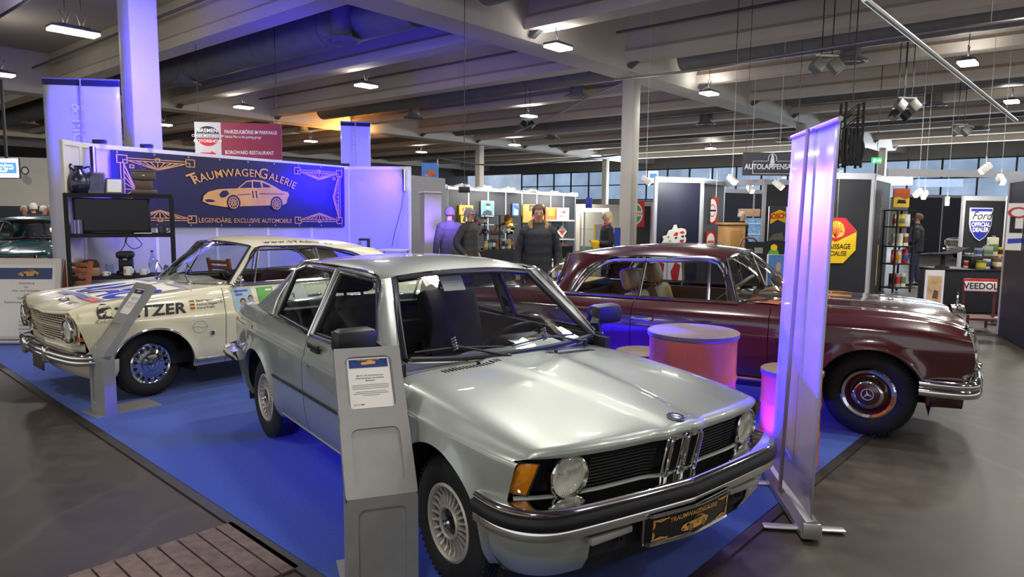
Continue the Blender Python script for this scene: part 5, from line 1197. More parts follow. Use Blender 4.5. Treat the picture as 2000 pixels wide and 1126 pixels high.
# big white info board at the far left
p = on_y(48, 652, 8.6); p.z = 0
o = thing('info_board', 'white info board with gold car header behind the cream rally coupe', 'sign', p, rad(4))
G().box((0, 0, .03), (.9, .3, .05), .01).build('base', ALU, o); mm = TR(0, 0, .55) @ MX.Rotation(rad(80), 4, 'X')
G().box((0, 0, 0), (.92, 1.0, .05), .006, mm).build('board', OFFW, o); G().poly([(-.40, -.46, .027), (.40, -.46, .027), (.40, .42, .027), (-.40, .42, .027)], mm).build('poster_sheet', PAPER, o, smooth=0)
G().poly([(-.36, .24, .0285), (.36, .24, .0285), (.36, .38, .0285), (-.36, .38, .0285)], mm).build('poster_header', pm('slate_blue', '39456b', .5), o, smooth=0)
gold_car(o, mm @ TR(.08, .29, .03), .24, dark=NAVY, wheels=False)
for i, s_ in enumerate(('Ausstellung', 'der', 'Film- und Fernsehen', 'und', 'Rallye Autos', 'Zustimmung zum Fotografieren', 'Danke', '', 'Baujahr', 'Motor', 'Leistung', 'Hubraum', 'Getriebe', 'Gewicht')):
    if s_: text(s_, .028, GREYINK, o, mm @ TR(.06, .18-.047*i, .0285), bold=.005)
# orange oil drums used as tables and stools
ORG = pm('orange_drum_paint', 'd2682a', .38, coat=.25, var=.05, scale=6)
DTOP = pm('dark_wood_top', '6d5c4e', .55, var=.15, scale=10)
def drum(name, label, loc, r, h, topr, cat):
    o = thing(name, label, cat, loc); P = [(r*.9, .012), (r*.98, 0), (r*1.015, .008), (r, .03)]
    for k in (1, 2):
        z = h*k/3; P += [(r, z-.03), (r*1.012, z-.018), (r*1.03, z), (r*1.012, z+.018), (r, z+.03)]
    P += [(r, h-.05), (r*1.015, h-.03), (r*1.015, h-.02), (r*.97, h-.02), (0, h-.03)]
    G().lathe(P, 56).build('drum_body', ORG, o, smooth=40); G().lathe([(0, h-.018), (topr-.006, h-.018), (topr, h-.012), (topr, h+.012), (topr-.008, h+.018), (0, h+.018)], 56).build('table_top', DTOP, o, smooth=40); return o
drum('drum_table', 'large orange oil drum table with round brown top in front of the maroon coupe', (1.235, 4.72, 0), .29, .862, .305, 'table')
drum('drum_stool', 'small orange drum stool with brown seat behind the right roll-up banner', (1.88, 4.62, 0), .19, .625, .2, 'stool')
drum('drum_stool', 'small orange drum stool mostly hidden behind the silver bonnet', (.985, 5.22, 0), .19, .62, .2, 'stool')
# ------------------------------------------------------------------ shelf with television, things on it, table at the right wall end
SAZ = 24.0
so = on_y(247, 600, 9.05); so.z = 0
SHF = thing('metal_shelf', 'black metal shelf unit in front of the left end of the stand wall', 'shelf', so, rad(SAZ))
SW, SD = 1.16, .38
for x in (-SW/2, SW/2):
    for y in (-SD/2, SD/2): G().box((x, y, .92), (.045, .045, 1.84)).build('post', SOFTBLK, SHF, smooth=0)
for z in (1.83, 1.33, .80, .2): G().box((0, 0, z), (SW+.04, SD+.04, .045)).build('shelf_board', SOFTBLK, SHF, smooth=0)
def sh(x, y, z): return so+V3((x*cos(rad(SAZ))-y*sin(rad(SAZ)), x*sin(rad(SAZ))+y*cos(rad(SAZ)), z))
T0 = 1.853
o = thing('television', 'black flat television standing on the middle board of the metal shelf', 'television', sh(-.10, -.05, 1.353), rad(SAZ))
G().box((0, 0, .225), (.86, .05, .44), .01).build('tv_frame', BLACK, o); G().box((0, -.027, .235), (.80, .004, .39)).build('tv_screen', pm('dark_screen', '0a0a0d', .2, coat=.15, spec=.3), o); G().box((0, .0, .012), (.4, .18, .02), .006).build('tv_stand', BLACK, o)
o = thing('jug', 'dark bulbous jug at the left end of the metal shelf top', 'jug', sh(-.45, 0, T0), rad(SAZ)); DJ = pm('dark_glaze', '1c2038', .25, coat=.6)
G().lathe([(0, 0), (.09, .0), (.125, .06), (.13, .14), (.11, .22), (.06, .27), (.045, .29), (.05, .33), (.06, .34), (.05, .34)], 28).build('jug_body', DJ, o); G().tube(curve([(.05, 0, .31), (.12, 0, .33), (.13, 0, .26), (.11, 0, .21)], 5), .012, 8).build('jug_handle', DJ, o); G().tube(curve([(-.05, 0, .28), (-.1, 0, .33), (-.07, 0, .36)], 5), .014, 8).build('jug_spout', DJ, o)
def picture(label, loc, w, h, az, face):
    o = thing('picture_frame', label, 'picture frame', loc, rad(az)); m_ = TR(0, 0, h*.49) @ MX.Rotation(rad(76), 4, 'X')
    G().box((0, 0, 0), (w, h, .018), .004, m_).build('frame', pm('silver_frame', '6a6a78', .35, .6), o); G().box((0, 0, .01), (w*.8, h*.82, .003), 0, m_).build('picture', face, o); G().bar((0, .02, h*.6), (0, .11, 0.005), .03, .006).build('stand_leg', BLACK, o)
picture('larger picture frame with a dark photo, on the shelf top beside the jug', sh(-.26, 0, T0), .2, .27, SAZ+8, pm('dark_photo', '4a4a6a', .4, var=.4, scale=12)); picture('smaller picture frame with a white certificate on the metal shelf top', sh(-.06, -.04, T0), .2, .2, SAZ-6, PAPER)
o = thing('antique_casket', 'ornate metal casket with a ring handle on the right of the shelf top', 'box', sh(.27, 0, T0), rad(SAZ)); BRZ = pm('bronze', '6b5c50', .4, .7)
G().box((0, 0, .03), (.3, .2, .06), .008).box((0, 0, .12), (.2, .14, .12), .01).build('casket_foot', BRZ, o); G().box((0, 0, .235), (.27, .19, .11), .012).box((0, 0, .295), (.29, .2, .02), .005).build('casket_body', BRZ, o); G().tube(disc(16, .03), .006, 6, closed=True, m=TR(0, 0, .35) @ RX90).tube([(0, 0, .3), (0, 0, .325)], .008, 6).build('ring_handle', BRZ, o)
G().ball((0, -.097, .235), (.02, .006, .012)).build('casket_lock', CHROME, o)
def mug(label, loc, mat, prn=None, r=.042, h=.095, rz=0.0):
    o = thing('mug', label, 'mug', loc, rz); G().lathe([(0, .004), (r*.9, 0), (r, .006), (r, h), (r*.93, h), (r*.92, .01), (0, .01)], 28).build('mug_body', mat, o); G().tube(curve([(r, 0, h*.82), (r*1.7, 0, h*.75), (r*1.75, 0, h*.35), (r, 0, h*.2)], 5), .007, 8).build('mug_handle', mat, o)
    if prn: G().grid([[(r*1.01*cos(a), r*1.01*sin(a), z) for a in [-1.9+.7*i/6 for i in range(7)]] for z in (h*.3, h*.7)]).build('mug_print', prn, o)
    return o
mug('dark patterned mug on the middle shelf board right of the television', sh(.46, -.08, 1.353), pm('patterned_mug', '3a3a4a', .3, var=.6, scale=50), r=.05, h=.11)
for k, c in enumerate(('8f8fb8', '5560a0', 'a9a6c8', '6c6a90')):
    tag(G().box((0, 0, .085), (.018, .12, .17), .002, MX.Translation(sh(-.50+.021*k, -.12, 1.353)) @ MX.Rotation(rad(SAZ), 4, 'Z')).build('dvd_case', pm('dvd_%d' % k, c, .4), smooth=0), 'slim DVD case standing left of the television on the shelf', 'DVD case', 'DVD cases beside the television')
o = tag(G().box((0, 0, .004), (.2, .1, .008), .003, MX.Translation(sh(.24, -.17, 1.354)) @ MX.Rotation(rad(SAZ+10), 4, 'Z')).build('papers', PAPER), 'few white papers lying on the shelf in front of the television', 'paper')
LZ = .8225
o = thing('coffee_machine', 'black coffee machine on the lower shelf board beneath the television', 'coffee machine', sh(.02, -.03, LZ), rad(SAZ))
G().lathe([(0, 0), (.11, 0), (.115, .02), (.105, .05), (.09, .05)], 24).box((0, .05, .13), (.17, .1, .2), .03).build('machine_body', BLACK, o); G().box((0, -.0, .255), (.21, .2, .09), .035).build('machine_head', BLACK, o); G().box((0, -.06, .2), (.05, .05, .03), .01).build('spout', GREYP, o); G().ball((.03, -.098, .24), .008).build('button', ALU, o)
mug('white mug with a gold car print in front of the coffee machine', sh(.05, -.15, LZ), PAPER, GOLD, .05, .11, rad(-20)); mug('plain white mug right of the coffee machine', sh(.22, -.13, LZ), PAPER, None, .042, .08, rad(10))
mug('small white cup left of the coffee machine', sh(-.20, -.16, LZ), PAPER, None, .034, .055)
o = thing('water_bottle', 'clear pale blue water bottle on the lower shelf right of the mugs', 'bottle', sh(.33, -.10, LZ)); PLA = glass('clear_plastic', (.78, .84, .95), 1.0)
G().lathe([(0, 0), (.04, 0), (.045, .01), (.043, .05), (.046, .09), (.042, .12), (.046, .15), (.04, .19), (.018, .25), (.015, .28), (.015, .29)], 24).build('bottle_body', PLA, o); G().lathe([(.017, .288), (.017, .312), (0, .312)], 18).build('bottle_cap', BLUEP, o); G().lathe([(.0465, .09), (.0465, .15)], 24).build('bottle_label', pm('pale_label', '9aa6d8', .5), o)
o = thing('cardboard_box', 'small open cardboard box at the left of the lower shelf board', 'box', sh(-.40, -.04, LZ), rad(SAZ)); CB = pm('cardboard', 'b08d70', .8, var=.1)
G().box((0, 0, .05), (.26, .2, .1), .004).build('box_body', CB, o); G().bar((-.0, .1, .1), (-.0, .14, .24), .26, .006, up=(1, 0, 0)).build('box_flap', CB, o)
tag(G().lathe([(0, .1), (.07, .09), (.1, .05), (.11, 0)], 20, MX.Translation(sh(-.38, -.02, LZ+.105))).build('brown_cap', pm('dark_brown_cloth', '3c2a22', .9)), 'dark brown cap lying on the cardboard box', 'cap')
o = thing('glass_jar', 'small glass jar between the cardboard box and the coffee machine', 'jar', sh(-.17, .02, LZ)); G().lathe([(0, 0), (.045, 0), (.05, .02), (.05, .1), (.04, .115), (.04, .12)], 20).build('jar_glass', PLA, o); G().lathe([(.043, .118), (.043, .135), (0, .135)], 20).build('jar_lid', ALU, o)
tag(G().tube(curve([sh(.02, .18, 1.32), sh(.0, .2, 1.2), sh(-.05, .2, 1.1), sh(-.03, .18, .95)], 5)+[], .005, 6).build('power_cable', BLACK), 'black cable hanging from the television down to the coffee machine', 'cable'); tag(G().tube(curve([sh(.1, .18, 1.32), sh(.2, .2, 1.2), sh(.1, .2, 1.14), sh(.02, .2, 1.22), sh(.04, .18, 1.31)], 5), .005, 6).build('power_cable', BLACK), 'looped black cable hanging under the television', 'cable')
# slatted wooden chair by the end panel
p = on_y(118, 600, 8.45); p.z = 0
CW = pm('chair_wood', '9a5228', .4, var=.25, scale=10)
o = thing('wooden_chair', 'reddish slatted wooden folding chair beside the end panel of the wall', 'chair', p, rad(-20))
G().box((0, 0, .44), (.42, .4, .03), .008).build('seat', CW, o)
for s in (-1, 1):
    G().bar((s*.2, .17, .44), (s*.2, .28, 1.02), .035, .05).build('back_post', CW, o); G().bar((s*.2, -.18, .44), (s*.2, .2, 0), .03, .04).build('leg', CW, o); G().bar((s*.17, .18, .44), (s*.17, -.2, 0), .03, .04).build('leg', CW, o)
for k in range(7): z = .52+.075*k; y = .17+.11*(z-.44)/.58; G().box((0, y, z), (.38, .018, .05), .004).build('back_slat', CW, o)
# second chair seen through the rally coupe's windscreen
p = on_y(462, 560, 9.6); p.z = 0; q = dup(o, p, rad(150), 'slatted wooden chair seen through the rally coupe windscreen')
# tables near the right end of the wall
def table(label, loc, w, d, h, rz, top=WHITE):
    o = thing('side_table', label, 'table', loc, rz); G().box((0, 0, h-.015), (w, d, .03), .006).build('table_top', top, o)
    for sx in (-1, 1):
        for sy in (-1, 1): G().box((sx*(w/2-.04), sy*(d/2-.04), (h-.03)/2), (.03, .03, h-.03)).build('leg', ALU, o)
    return o
p = on_y(768, 480, 12.6); p.z = 0; table('white table at the right end of the blue-lit wall', p, .52, .45, .985, rad(-6), pm('pale_top', 'cfc6bd', .5))
p = on_y(712, 490, 12.3); p.z = 0; table('low dark table under the black coffee grinder', p, .45, .4, .84, rad(-6), BLACK)
o = thing('coffee_grinder', 'black lever coffee maker at the right end of the blue-lit wall', 'coffee maker', p+V3((0, 0, .84)), rad(20))
G().box((0, 0, .03), (.26, .16, .06), .01).build('base', BLACK, o); G().box((.07, 0, .18), (.05, .06, .3), .008).box((0, 0, .33), (.2, .05, .04), .01).build('column', BLACK, o); G().lathe([(.025, -.1), (.03, -.02), (.025, .0)], 16, TR(-.08, 0, .3)).build('head', GREYP, o); G().ball((-.11, -.02, .09), (.045, .045, .045)).build('jug', BLACK, o)
p = on_y(742, 480, 12.2); p.z = 0
# ------------------------------------------------------------------ people (facing local +x)
def skin_obj(name, chains, mat, parent, sub=1, root=0):
    """chains: lists of (x, y, z, radius) joined where points coincide; one smooth continuous surface"""
    vs = []; es = []; idx = {}
    for ch in chains:
        last = None
        for p in ch:
            k = tuple(round(c, 4) for c in p[:3])
            if k not in idx: idx[k] = len(vs); vs.append(p)
            if last is not None and last != idx[k]: es.append((last, idx[k]))
            last = idx[k]
    me = bpy.data.meshes.new(name); me.from_pydata([p[:3] for p in vs], es, []); o = bpy.data.objects.new(name, me); COL.objects.link(o); o.parent = parent
    md = o.modifiers.new('skin', 'SKIN'); md.use_smooth_shade = True; md.branch_smoothing = .3
    if not me.skin_vertices: me.skin_vertices.new()
    for i, p in enumerate(vs):
        r = p[3]; me.skin_vertices[0].data[i].radius = r if isinstance(r, tuple) else (r, r)
    me.skin_vertices[0].data[root].use_root = True
    if sub: s = o.modifiers.new('sub', 'SUBSURF'); s.levels = s.render_levels = sub
    me.materials.append(mat); return o
def person(label, loc, rz, h, top, legs, hair, arms='down', hairk='short', skin=None, stride=0.0, lean=0.0, glasses=False, coat_len=.80, female=False, collar=None, shoes=None, scarf=None, beanie=None):
    k = h/1.75; skin = skin or SKIN
    o = thing('person', label, 'person', loc, rz); o.scale = (k, k, k)
    A = {}
    for s in (1, -1):
        if arms == 'down': e, w, hd = (-.03, s*.26, 1.12), (.03, s*.27, .88), (.05, s*.27, .80)
        elif arms == 'pocket': e, w, hd = (-.08, s*.29, 1.13), (.06, s*.22, .93), (.10, s*.19, .87)
        elif arms == 'hold': e, w, hd = (-.02, s*.26, 1.12), (.22, s*.14, 1.10), (.29, s*.08, 1.12)
        elif arms == 'one': e, w, hd = ((-.02, s*.26, 1.12), (.22, s*.16, 1.06), (.29, s*.12, 1.07)) if s > 0 else ((-.03, s*.26, 1.12), (.03, s*.27, .88), (.05, s*.27, .80))
        A[s] = (e, w, hd)
    sx = .93 if female else 1.0
    body = [[(0, 0, .95, .125), (0, 0, 1.10, (.115, .10)), (.0, 0, 1.28, .10), (0, 0, 1.42, .06), (-.005, 0, 1.50, .05), (.015, 0, 1.555, .052), (.022, 0, 1.61, (.075, .082)), (.012, 0, 1.68, (.078, .088)), (.008, 0, 1.735, .05)]]
    for s in (1, -1):
        e, w, hd = A[s]
        body.append([(0, 0, 1.42, .06), (-.005, s*.15*sx, 1.385, .034), e+(.034,), w+(.026,), hd+((.014, .036),)])
        d = (V3(hd)-V3(w)).normalized(); sd = V3((0, 1, 0)) if abs(d.y) < .7 else V3((1, 0, 0)); sd = (sd-d*sd.dot(d)).normalized(); nn = d.cross(sd); H = V3(hd)+d*.02
        for i, (q, L) in enumerate(((-.026, .060), (-.009, .070), (.009, .066), (.025, .052))):
            p1 = H+sd*q; p2 = p1+d*L*.55+nn*.004; p3 = p1+d*L+nn*.02
            body.append([hd+((.014, .036),), tuple(p1)+(.009,), tuple(p2)+(.0085,), tuple(p3)+(.007,)])
        th = V3(hd)-d*.035; body.append([w+(.026,), tuple(th+sd*(-.032)+nn*.01)+(.011,), tuple(th+sd*(-.045)+d*.04+nn*.02)+(.0085,)])
        st = stride*s
        body.append([(0, 0, .95, .125), (0, s*.085, .90, .085), (.02+st*.5, s*.095, .50, .055), (-.01+st, s*.10, .10, .04), (.10+st, s*.115, .045, .035)])
    skin_obj('body', body, skin, o)
    # head details
    g = G(); g.ball((.105, 0, 1.615), (.016, .013, .022), 8, 6); g.ball((.0, .083, 1.62), (.018, .01, .03), 8, 6); g.ball((.0, -.083, 1.62), (.018, .01, .03), 8, 6); g.build('nose_and_ears', skin, o)
    g = G()
    for s in (1, -1): g.ball((.092, s*.031, 1.64), (.008, .012, .007), 8, 6)
    g.build('eyes', pm('eye_dark', '2e2620', .3), o); G().ball((.093, 0, 1.568), (.008, .024, .006), 8, 6).build('mouth', pm('lips', 'a8695c', .5), o)
    if glasses:
        g = G()
        for s in (1, -1): g.tube([(p[0]*0+.108, s*.034+p[0], 1.64+p[1]) for p in disc(14, .024, rx=.019)], .003, 5, closed=True); g.tube([(.105, s*.055, 1.645), (.0, s*.085, 1.645)], .003, 5)
        g.build('glasses', BLACK, o)
    if hairk:
        rows = []
        for i in range(9):
            th = pi*i/8*.62
            row = []
            for j in range(20):
                a = 2*pi*j/20; front = cos(a) > .45; t2 = th*(.62 if front else 1.0)*(1.25 if hairk == 'long' and not front else 1); r = 1.0+.05*sin(5*a+i)
                row.append((.0+.104*r*sin(t2)*cos(a)-.004, .092*r*sin(t2)*sin(a), 1.655+.108*cos(t2)*(1.0 if t2 < 1.6 else 1.1)))
            rows.append(row)
        G().grid(rows, cu=True).build('hair', hair, o)
        if hairk == 'long': G().ball((-.055, 0, 1.56), (.06, .085, .12), 14, 8).build('hair', hair, o)
    if beanie: G().grid([[(.108*sin(t)*cos(2*pi*j/20), .1*sin(t)*sin(2*pi*j/20), 1.645+.135*cos(t)) for j in range(20)] for t in [pi*i/14 for i in range(9)]], cu=True).build('knit_hat', beanie, o)
    # clothing
    g = G(); puff = lambda z: 1+.022*sin(z*52)
    Rg = [(coat_len, .150, .195), (lerp(coat_len, 1.0, .5), .152, .195), (1.0, .148, .188), (1.1, .146, .188), (1.2, .148, .198), (1.3, .146, .208), (1.37, .136, .212), (1.42, .112, .185), (1.455, .085, .125), (1.485, .07, .085), (1.515, .066, .074)]
    if female: Rg = [(z, x*.92, y*.88) for z, x, y in Rg]
    lv = [q for i in range(len(Rg)-1) for q in [tuple(lerp(Rg[i][k], Rg[i+1][k], j/3) for k in range(3)) for j in range(3)]]+[Rg[-1]]
    g.grid([[(rx*puff(z)*cos(2*pi*j/26), ry*puff(z)*sin(2*pi*j/26), z) for j in range(26)] for z, rx, ry in lv], cu=True)
    for s in (1, -1):
        e, w, hd = A[s]; s0 = V3((-.004, s*.178*sx, 1.375)); P = curve([s0+V3((0, -s*.06, .012)), s0, V3(e), V3(w)], 7); n = len(P)
        g.tube(P, [lerp(.088, .056, i/(n-1))*(1+.03*sin(i*2.1)) for i in range(n)], 16); g.ball(s0, (.088, .085, .088), 14, 8)
    g.build('jacket', top, o, smooth=60)
    T = [[(0, 0, .97, .140), (0, 0, .93, .135)]]
    for s in (1, -1):
        st = stride*s; T.append([(0, 0, .93, .135), (0, s*.09, .88, .098), (.02+st*.5, s*.098, .50, .072), (-.01+st, s*.10, .08, .060)])
    skin_obj('trousers', T, legs, o)
    for s in (1, -1):
        st = stride*s; skin_obj('shoe', [[(-.05+st, s*.10, .05, (.045, .04)), (.05+st, s*.108, .045, (.045, .038)), (.16+st, s*.118, .032, (.04, .028)), (.20+st, s*.12, .028, .022)]], shoes or SOFTBLK, o)
    if collar: G().tube(curve([(.055, .075, 1.40), (.02, .115, 1.485), (-.05, .07, 1.52), (-.075, 0, 1.53), (-.05, -.07, 1.52), (.02, -.115, 1.485), (.055, -.075, 1.40)], 4), .034, 10).build('fur_collar', collar, o)
    if scarf: G().tube(curve([(.08, .02, 1.44), (.06, .06, 1.475), (-.03, .075, 1.5), (-.07, 0, 1.505), (-.03, -.075, 1.5), (.06, -.06, 1.475), (.08, -.01, 1.445)], 4), .024, 8).build('scarf', scarf, o)
    return o
JBLK = pm('black_jacket', '1d1e21', .75, var=.2, scale=20, bump=.4); JGRY = pm('grey_jacket', '4b4e4c', .85, var=.12, scale=18, bump=.3); JBRN = pm('dark_olive_jacket', '33312c', .75, var=.15, scale=18, bump=.3)
JEAN = pm('dark_jeans', '2b3448', .9, var=.15, scale=30); TBLK = pm('black_trousers', '1a1a1d', .9); HGREY = pm('grey_hair', '8d857c', .8, var=.25, scale=50); HBLON = pm('blonde_hair', 'd8c391', .7, var=.2, scale=50); HBRN = pm('brown_hair', '5d4632', .8, var=.3, scale=50); HWHT = pm('white_hair', 'c9c4bb', .8, var=.15, scale=50); FUR = pm('tan_fur', '94744c', 1.0, var=.35, scale=70, bump=.6)
def at(u, Y, z=0.0): p = on_y(u, 420, Y); p.z = z; return p
def facing(p, extra=0): return atan2(-p.y, -p.x)+rad(extra)
p = at(1052, 9.6); person('man in a black hooded jacket with tan fur collar facing the camera, hands down', p, facing(p, 4), 1.77, JBLK, JEAN, HBRN, 'down', collar=FUR, coat_len=.78)
p = at(917, 12.6); person('man in a dark olive jacket with glasses, head turned right', p, facing(p, 55), 1.73, JBRN, TBLK, HGREY, 'pocket', glasses=True)
p = at(878, 13.4); person('person in a grey knit hat and grey jacket seen from behind', p, facing(p, 200), 1.74, JGRY, TBLK, HGREY, 'down', None, beanie=pm('grey_knit', '64645f', 1.0, var=.2, scale=60))
p = at(1186, 14.0); person('blonde woman in a black top with a pink scarf, looking down', p, facing(p, -75), 1.70, JBLK, TBLK, HBLON, 'hold', 'long', female=True, scarf=pm('pink_scarf', 'c24d63', .9))
p = at(1449, 17.2); person('white-haired man in black behind the wooden counter', p, facing(p, 60), 1.74, JBLK, TBLK, HWHT, 'pocket')
p = at(1794, 16.6); person('man in a black jacket and jeans standing sideways by the black display rack', p, facing(p, -100), 1.72, JBLK, JEAN, HBRN, 'one', stride=.05, coat_len=.84)
for u, Y, hh, hr, sk, lb, an in ((48, 19, 1.72, HGREY, JBLK, 'grey-haired visitor in dark clothes, far left in the crowd', 30), (66, 17.5, 1.78, HWHT, JBLK, 'white-haired visitor seen from behind in the far left crowd', 190), (86, 18.5, 1.72, HWHT, JBLK, 'pale-haired visitor facing left in the far left crowd', 60), (100, 17.8, 1.73, HGREY, pm('red_brown_jacket', '5a2a2c', .8), 'visitor in a dark red jacket nearest the stand end panel', 20)):
    p = at(u, Y); person(lb, p, facing(p, an), hh, sk, TBLK, hr, 'pocket')
# ------------------------------------------------------------------ far left: second-hand market cars, screen
def car_copy(src, name, label, cat, loc, rz, paint, keep=lambda n: True, scale=1.0, mats=()):
    r = bpy.data.objects.new(name, None); COL.objects.link(r); r.location = loc; r.rotation_euler = (0, 0, rz); r.scale = (scale,)*3; tag(r, label, cat)
    base = src.children; sm_ = {}
    for ch in base:
        n = ch.name.split('.')[0]
        if not keep(n): continue
        c = ch.copy(); COL.objects.link(c); c.parent = r
        if c.data.materials and c.data.materials[0] in (CREAM, SILV, MARO): c.data = c.data.copy(); c.data.materials[0] = paint
        if n in ('wheel', 'headlight', 'grille_bars', 'front_bumper'):
            for q in ch.children: d = q.copy(); COL.objects.link(d); d.parent = c
    return r
NOST = ('side_lettering', 'flag_sticker', 'portrait_sticker', 'portrait_face', 'portrait_band', 'portrait_hair', 'outline_badge', 'school_poster', 'poster_figure', 'poster_hair', 'poster_face', 'green_sticker', 'white_sticker', 'number_ground', 'screen_sticker')
TEAL = pm('dark_teal_paint', '1f4a50', .15, coat=1.0); PALE = pm('pale_mint_paint', 'b9cfcb', .2, coat=1.0); CWH = pm('white_car_paint', 'dcdedd', .2, coat=1.0)
p = at(14, 12.6); car_copy(O, 'teal_saloon', 'dark teal vintage car with its front towards us at the far left', 'car', p, rad(-72), TEAL, lambda n: n not in NOST, 1.08)
p = at(96, 18.0); p.x += .3; car_copy(O, 'mint_saloon', 'pale mint car behind the teal car at the far left', 'car', p+V3((0, 1.5, 0)), rad(150), PALE, lambda n: n not in NOST, 1.0)
p = at(-30, 17.5); car_copy(O, 'teal_saloon', 'second teal car whose glass roof shows above the first at the left edge', 'car', p, rad(5), TEAL, lambda n: n not in NOST, 1.12)
p = at(1900, 27.0); car_copy(O, 'white_hatchback', 'white car standing behind the man and the black rack at far right', 'car', p, rad(185), CWH, lambda n: n not in NOST, .95)
def flat(o, m, pts, mat, name='print'): return G().poly([(x, y, 0) for x, y in pts], m).build(name, mat, o, smooth=0)
def face_m(u, v, Y, az=0.0, c=True):          # plane frame at (u, v): x right, y up, z to the viewer side
    P = on_y(u, v, Y); x = V3((cos(rad(az)), sin(rad(az)), 0)); return MX(((x.x, 0, x.y, P.x), (x.y, 0, -x.x, P.y), (0, 1, 0, P.z), (0, 0, 0, 1)))
def px(Y, n): return n*Y/F_*1.0
def board(name, label, cat, u, v, Y, w, h, mat, az=0.0, th=.03, group=None, fr=None):
    """a flat sign w x h (px of the photo, at distance Y)"""
    m = face_m(u, v, Y, az); w = px(Y, w)/max(.3, cos(rad(az))); h = px(Y, h)
    P0 = m.to_translation(); o = thing(name, label, cat, P0, 0, group); ml = MX.Translation(-P0) @ m
    G().box((0, 0, -th/2), (w, h, th), 0, ml).build('panel', mat, o, smooth=0)
    if fr:
        G().tube([(-w/2, -h/2, 0), (w/2, -h/2, 0), (w/2, h/2, 0), (-w/2, h/2, 0)], .018, 4, closed=True, m=ml).build('frame', fr, o, smooth=0)
    return o, ml @ TR(0, 0, .003), w, h
SCRB = pm('screen_blue', '3566c0', .3, emis=2.2, var=.03); SCRW = pm('screen_white', 'e8f0ff', .3, emis=2.2, var=.01)
o, m, w, h = board('wall_screen', 'bright blue and white screen hanging at the left edge', 'screen', 10, 328, 17, 48, 36, SCRW, 4, .06)
flat(o, m, [(-w*.47, -h*.28), (w*.44, -h*.28), (w*.44, h*.3), (-w*.47, h*.3)], SCRB); text('hme Rossa', h*.13, SCRW, o, m @ TR(0, h*.10, .003), bold=.02); text('nen Tag auf', h*.13, SCRW, o, m @ TR(0, -h*.06, .003), bold=.02); text('stand!', h*.13, SCRW, o, m @ TR(-w*.1, -h*.21, .003), bold=.02)
G().box((0, 0, -.05), (w*1.06, h*1.08, .06), .01, m).build('screen_case', BLACK, o); G().box((0, h*.5+.9, -.08), (.05, 1.9, .05), 0, m).build('hanger', BLACK, o)
g = G().box((0, 0, 0), (1, 1, 1)); 
def screen_wall(label, u0, Y0, u1, Y1, ztop, mat, z0=0.0, th=.06, name='partition_wall', top=None, n=1):
    a = at(u0, Y0, z0); b = at(u1, Y1, z0); o = thing(name, label, 'partition wall', a); d = b-a; L = d.length; d.normalize(); hz = ztop-z0
    for i in range(n):
        p = d*(L*i/n+.01); q = d*(L*(i+1)/n-.01); G().bar((p+q)/2, (p+q)/2+UP*hz, th, (q-p).length, up=d).build('panel', mat, o, smooth=0)
    if top:
        for i in range(n+1): G().bar(d*(L*i/n), d*(L*i/n)+UP*hz, .07, up=d).build('post', top, o, smooth=0)
        G().bar(UP*(hz-.06), d*L+UP*(hz-.06), .08, .12).build('top_rail', top, o, smooth=0)
    return o, a, d, L
FRAME = pm('pale_frame', 'b9b8bd', .4, .3, var=.03); BLKP = pm('black_wall_panel', '1b1b1f', .6, var=.1, scale=3); NVYP = pm('navy_wall_panel', '15172c', .45, var=.06, scale=2); GRYP = pm('grey_wall_panel', '8b8a88', .7, var=.03, scale=2); BEI = pm('beige_wall_panel', 'c9c2b4', .7, var=.03, scale=2)
screen_wall('plain grey partition right of the blue-lit wall', 802, 16.5, 868, 18.0, 2.5, GRYP)
screen_wall('low grey partition at the far left behind the crowd', -60, 24, 112, 25, 3.4, BEI)
screen_wall('black curtain partition behind the crowd at the far left', -60, 22, 112, 23, 1.72, BLKP)
o = thing('round_sign', 'small round black and white sign on the grey wall at far left', 'sign', at(49, 23.9)); m = MX.Translation(-o.location) @ face_m(49, 333, 24.05); G().lathe([(0, 0), (.13, 0)], 24, m).build('plate', PAPER, o); G().grid([[(r*cos(2*pi*j/24), r*sin(2*pi*j/24), .01) for j in range(24)] for r in (.1, .14)], cu=True, m=m).build('ring', INK, o)
# tall white partition lit purple
pa, pb, pc = at(820, 14.6), at(829, 14.0), at(862, 14.3); o = thing('partition_box', 'tall white partition end glowing purple right of the stand wall', 'partition wall', pb)
G().grid([[q-pb+UP*z for q in (pa, pb, pc)] for z in (0, 2.04)]).build('panel', PANELW, o, smooth=0); G().tube([q-pb+UP*2.04 for q in (pa, pb, pc)], .03, 6).build('top_rail', FRAME, o)
area_light('blue_partition', pb+V3((.9, -1.6, 2.0)), .3, 14, (.25, .12, 1), pb+V3((.2, 0, 1.2)), sy=.2, spread=50)
tag(G().box((pb.x+.9, pb.y-1.62, 2.05), (.2, .1, .1), .01).bar((pb.x+.9, pb.y-1.62, 2.1), (pb.x+.9, pb.y-1.62, 6.7), .012).build('led_floodlight', BLACK), 'small blue floodlight hanging in front of the purple partition', 'light')
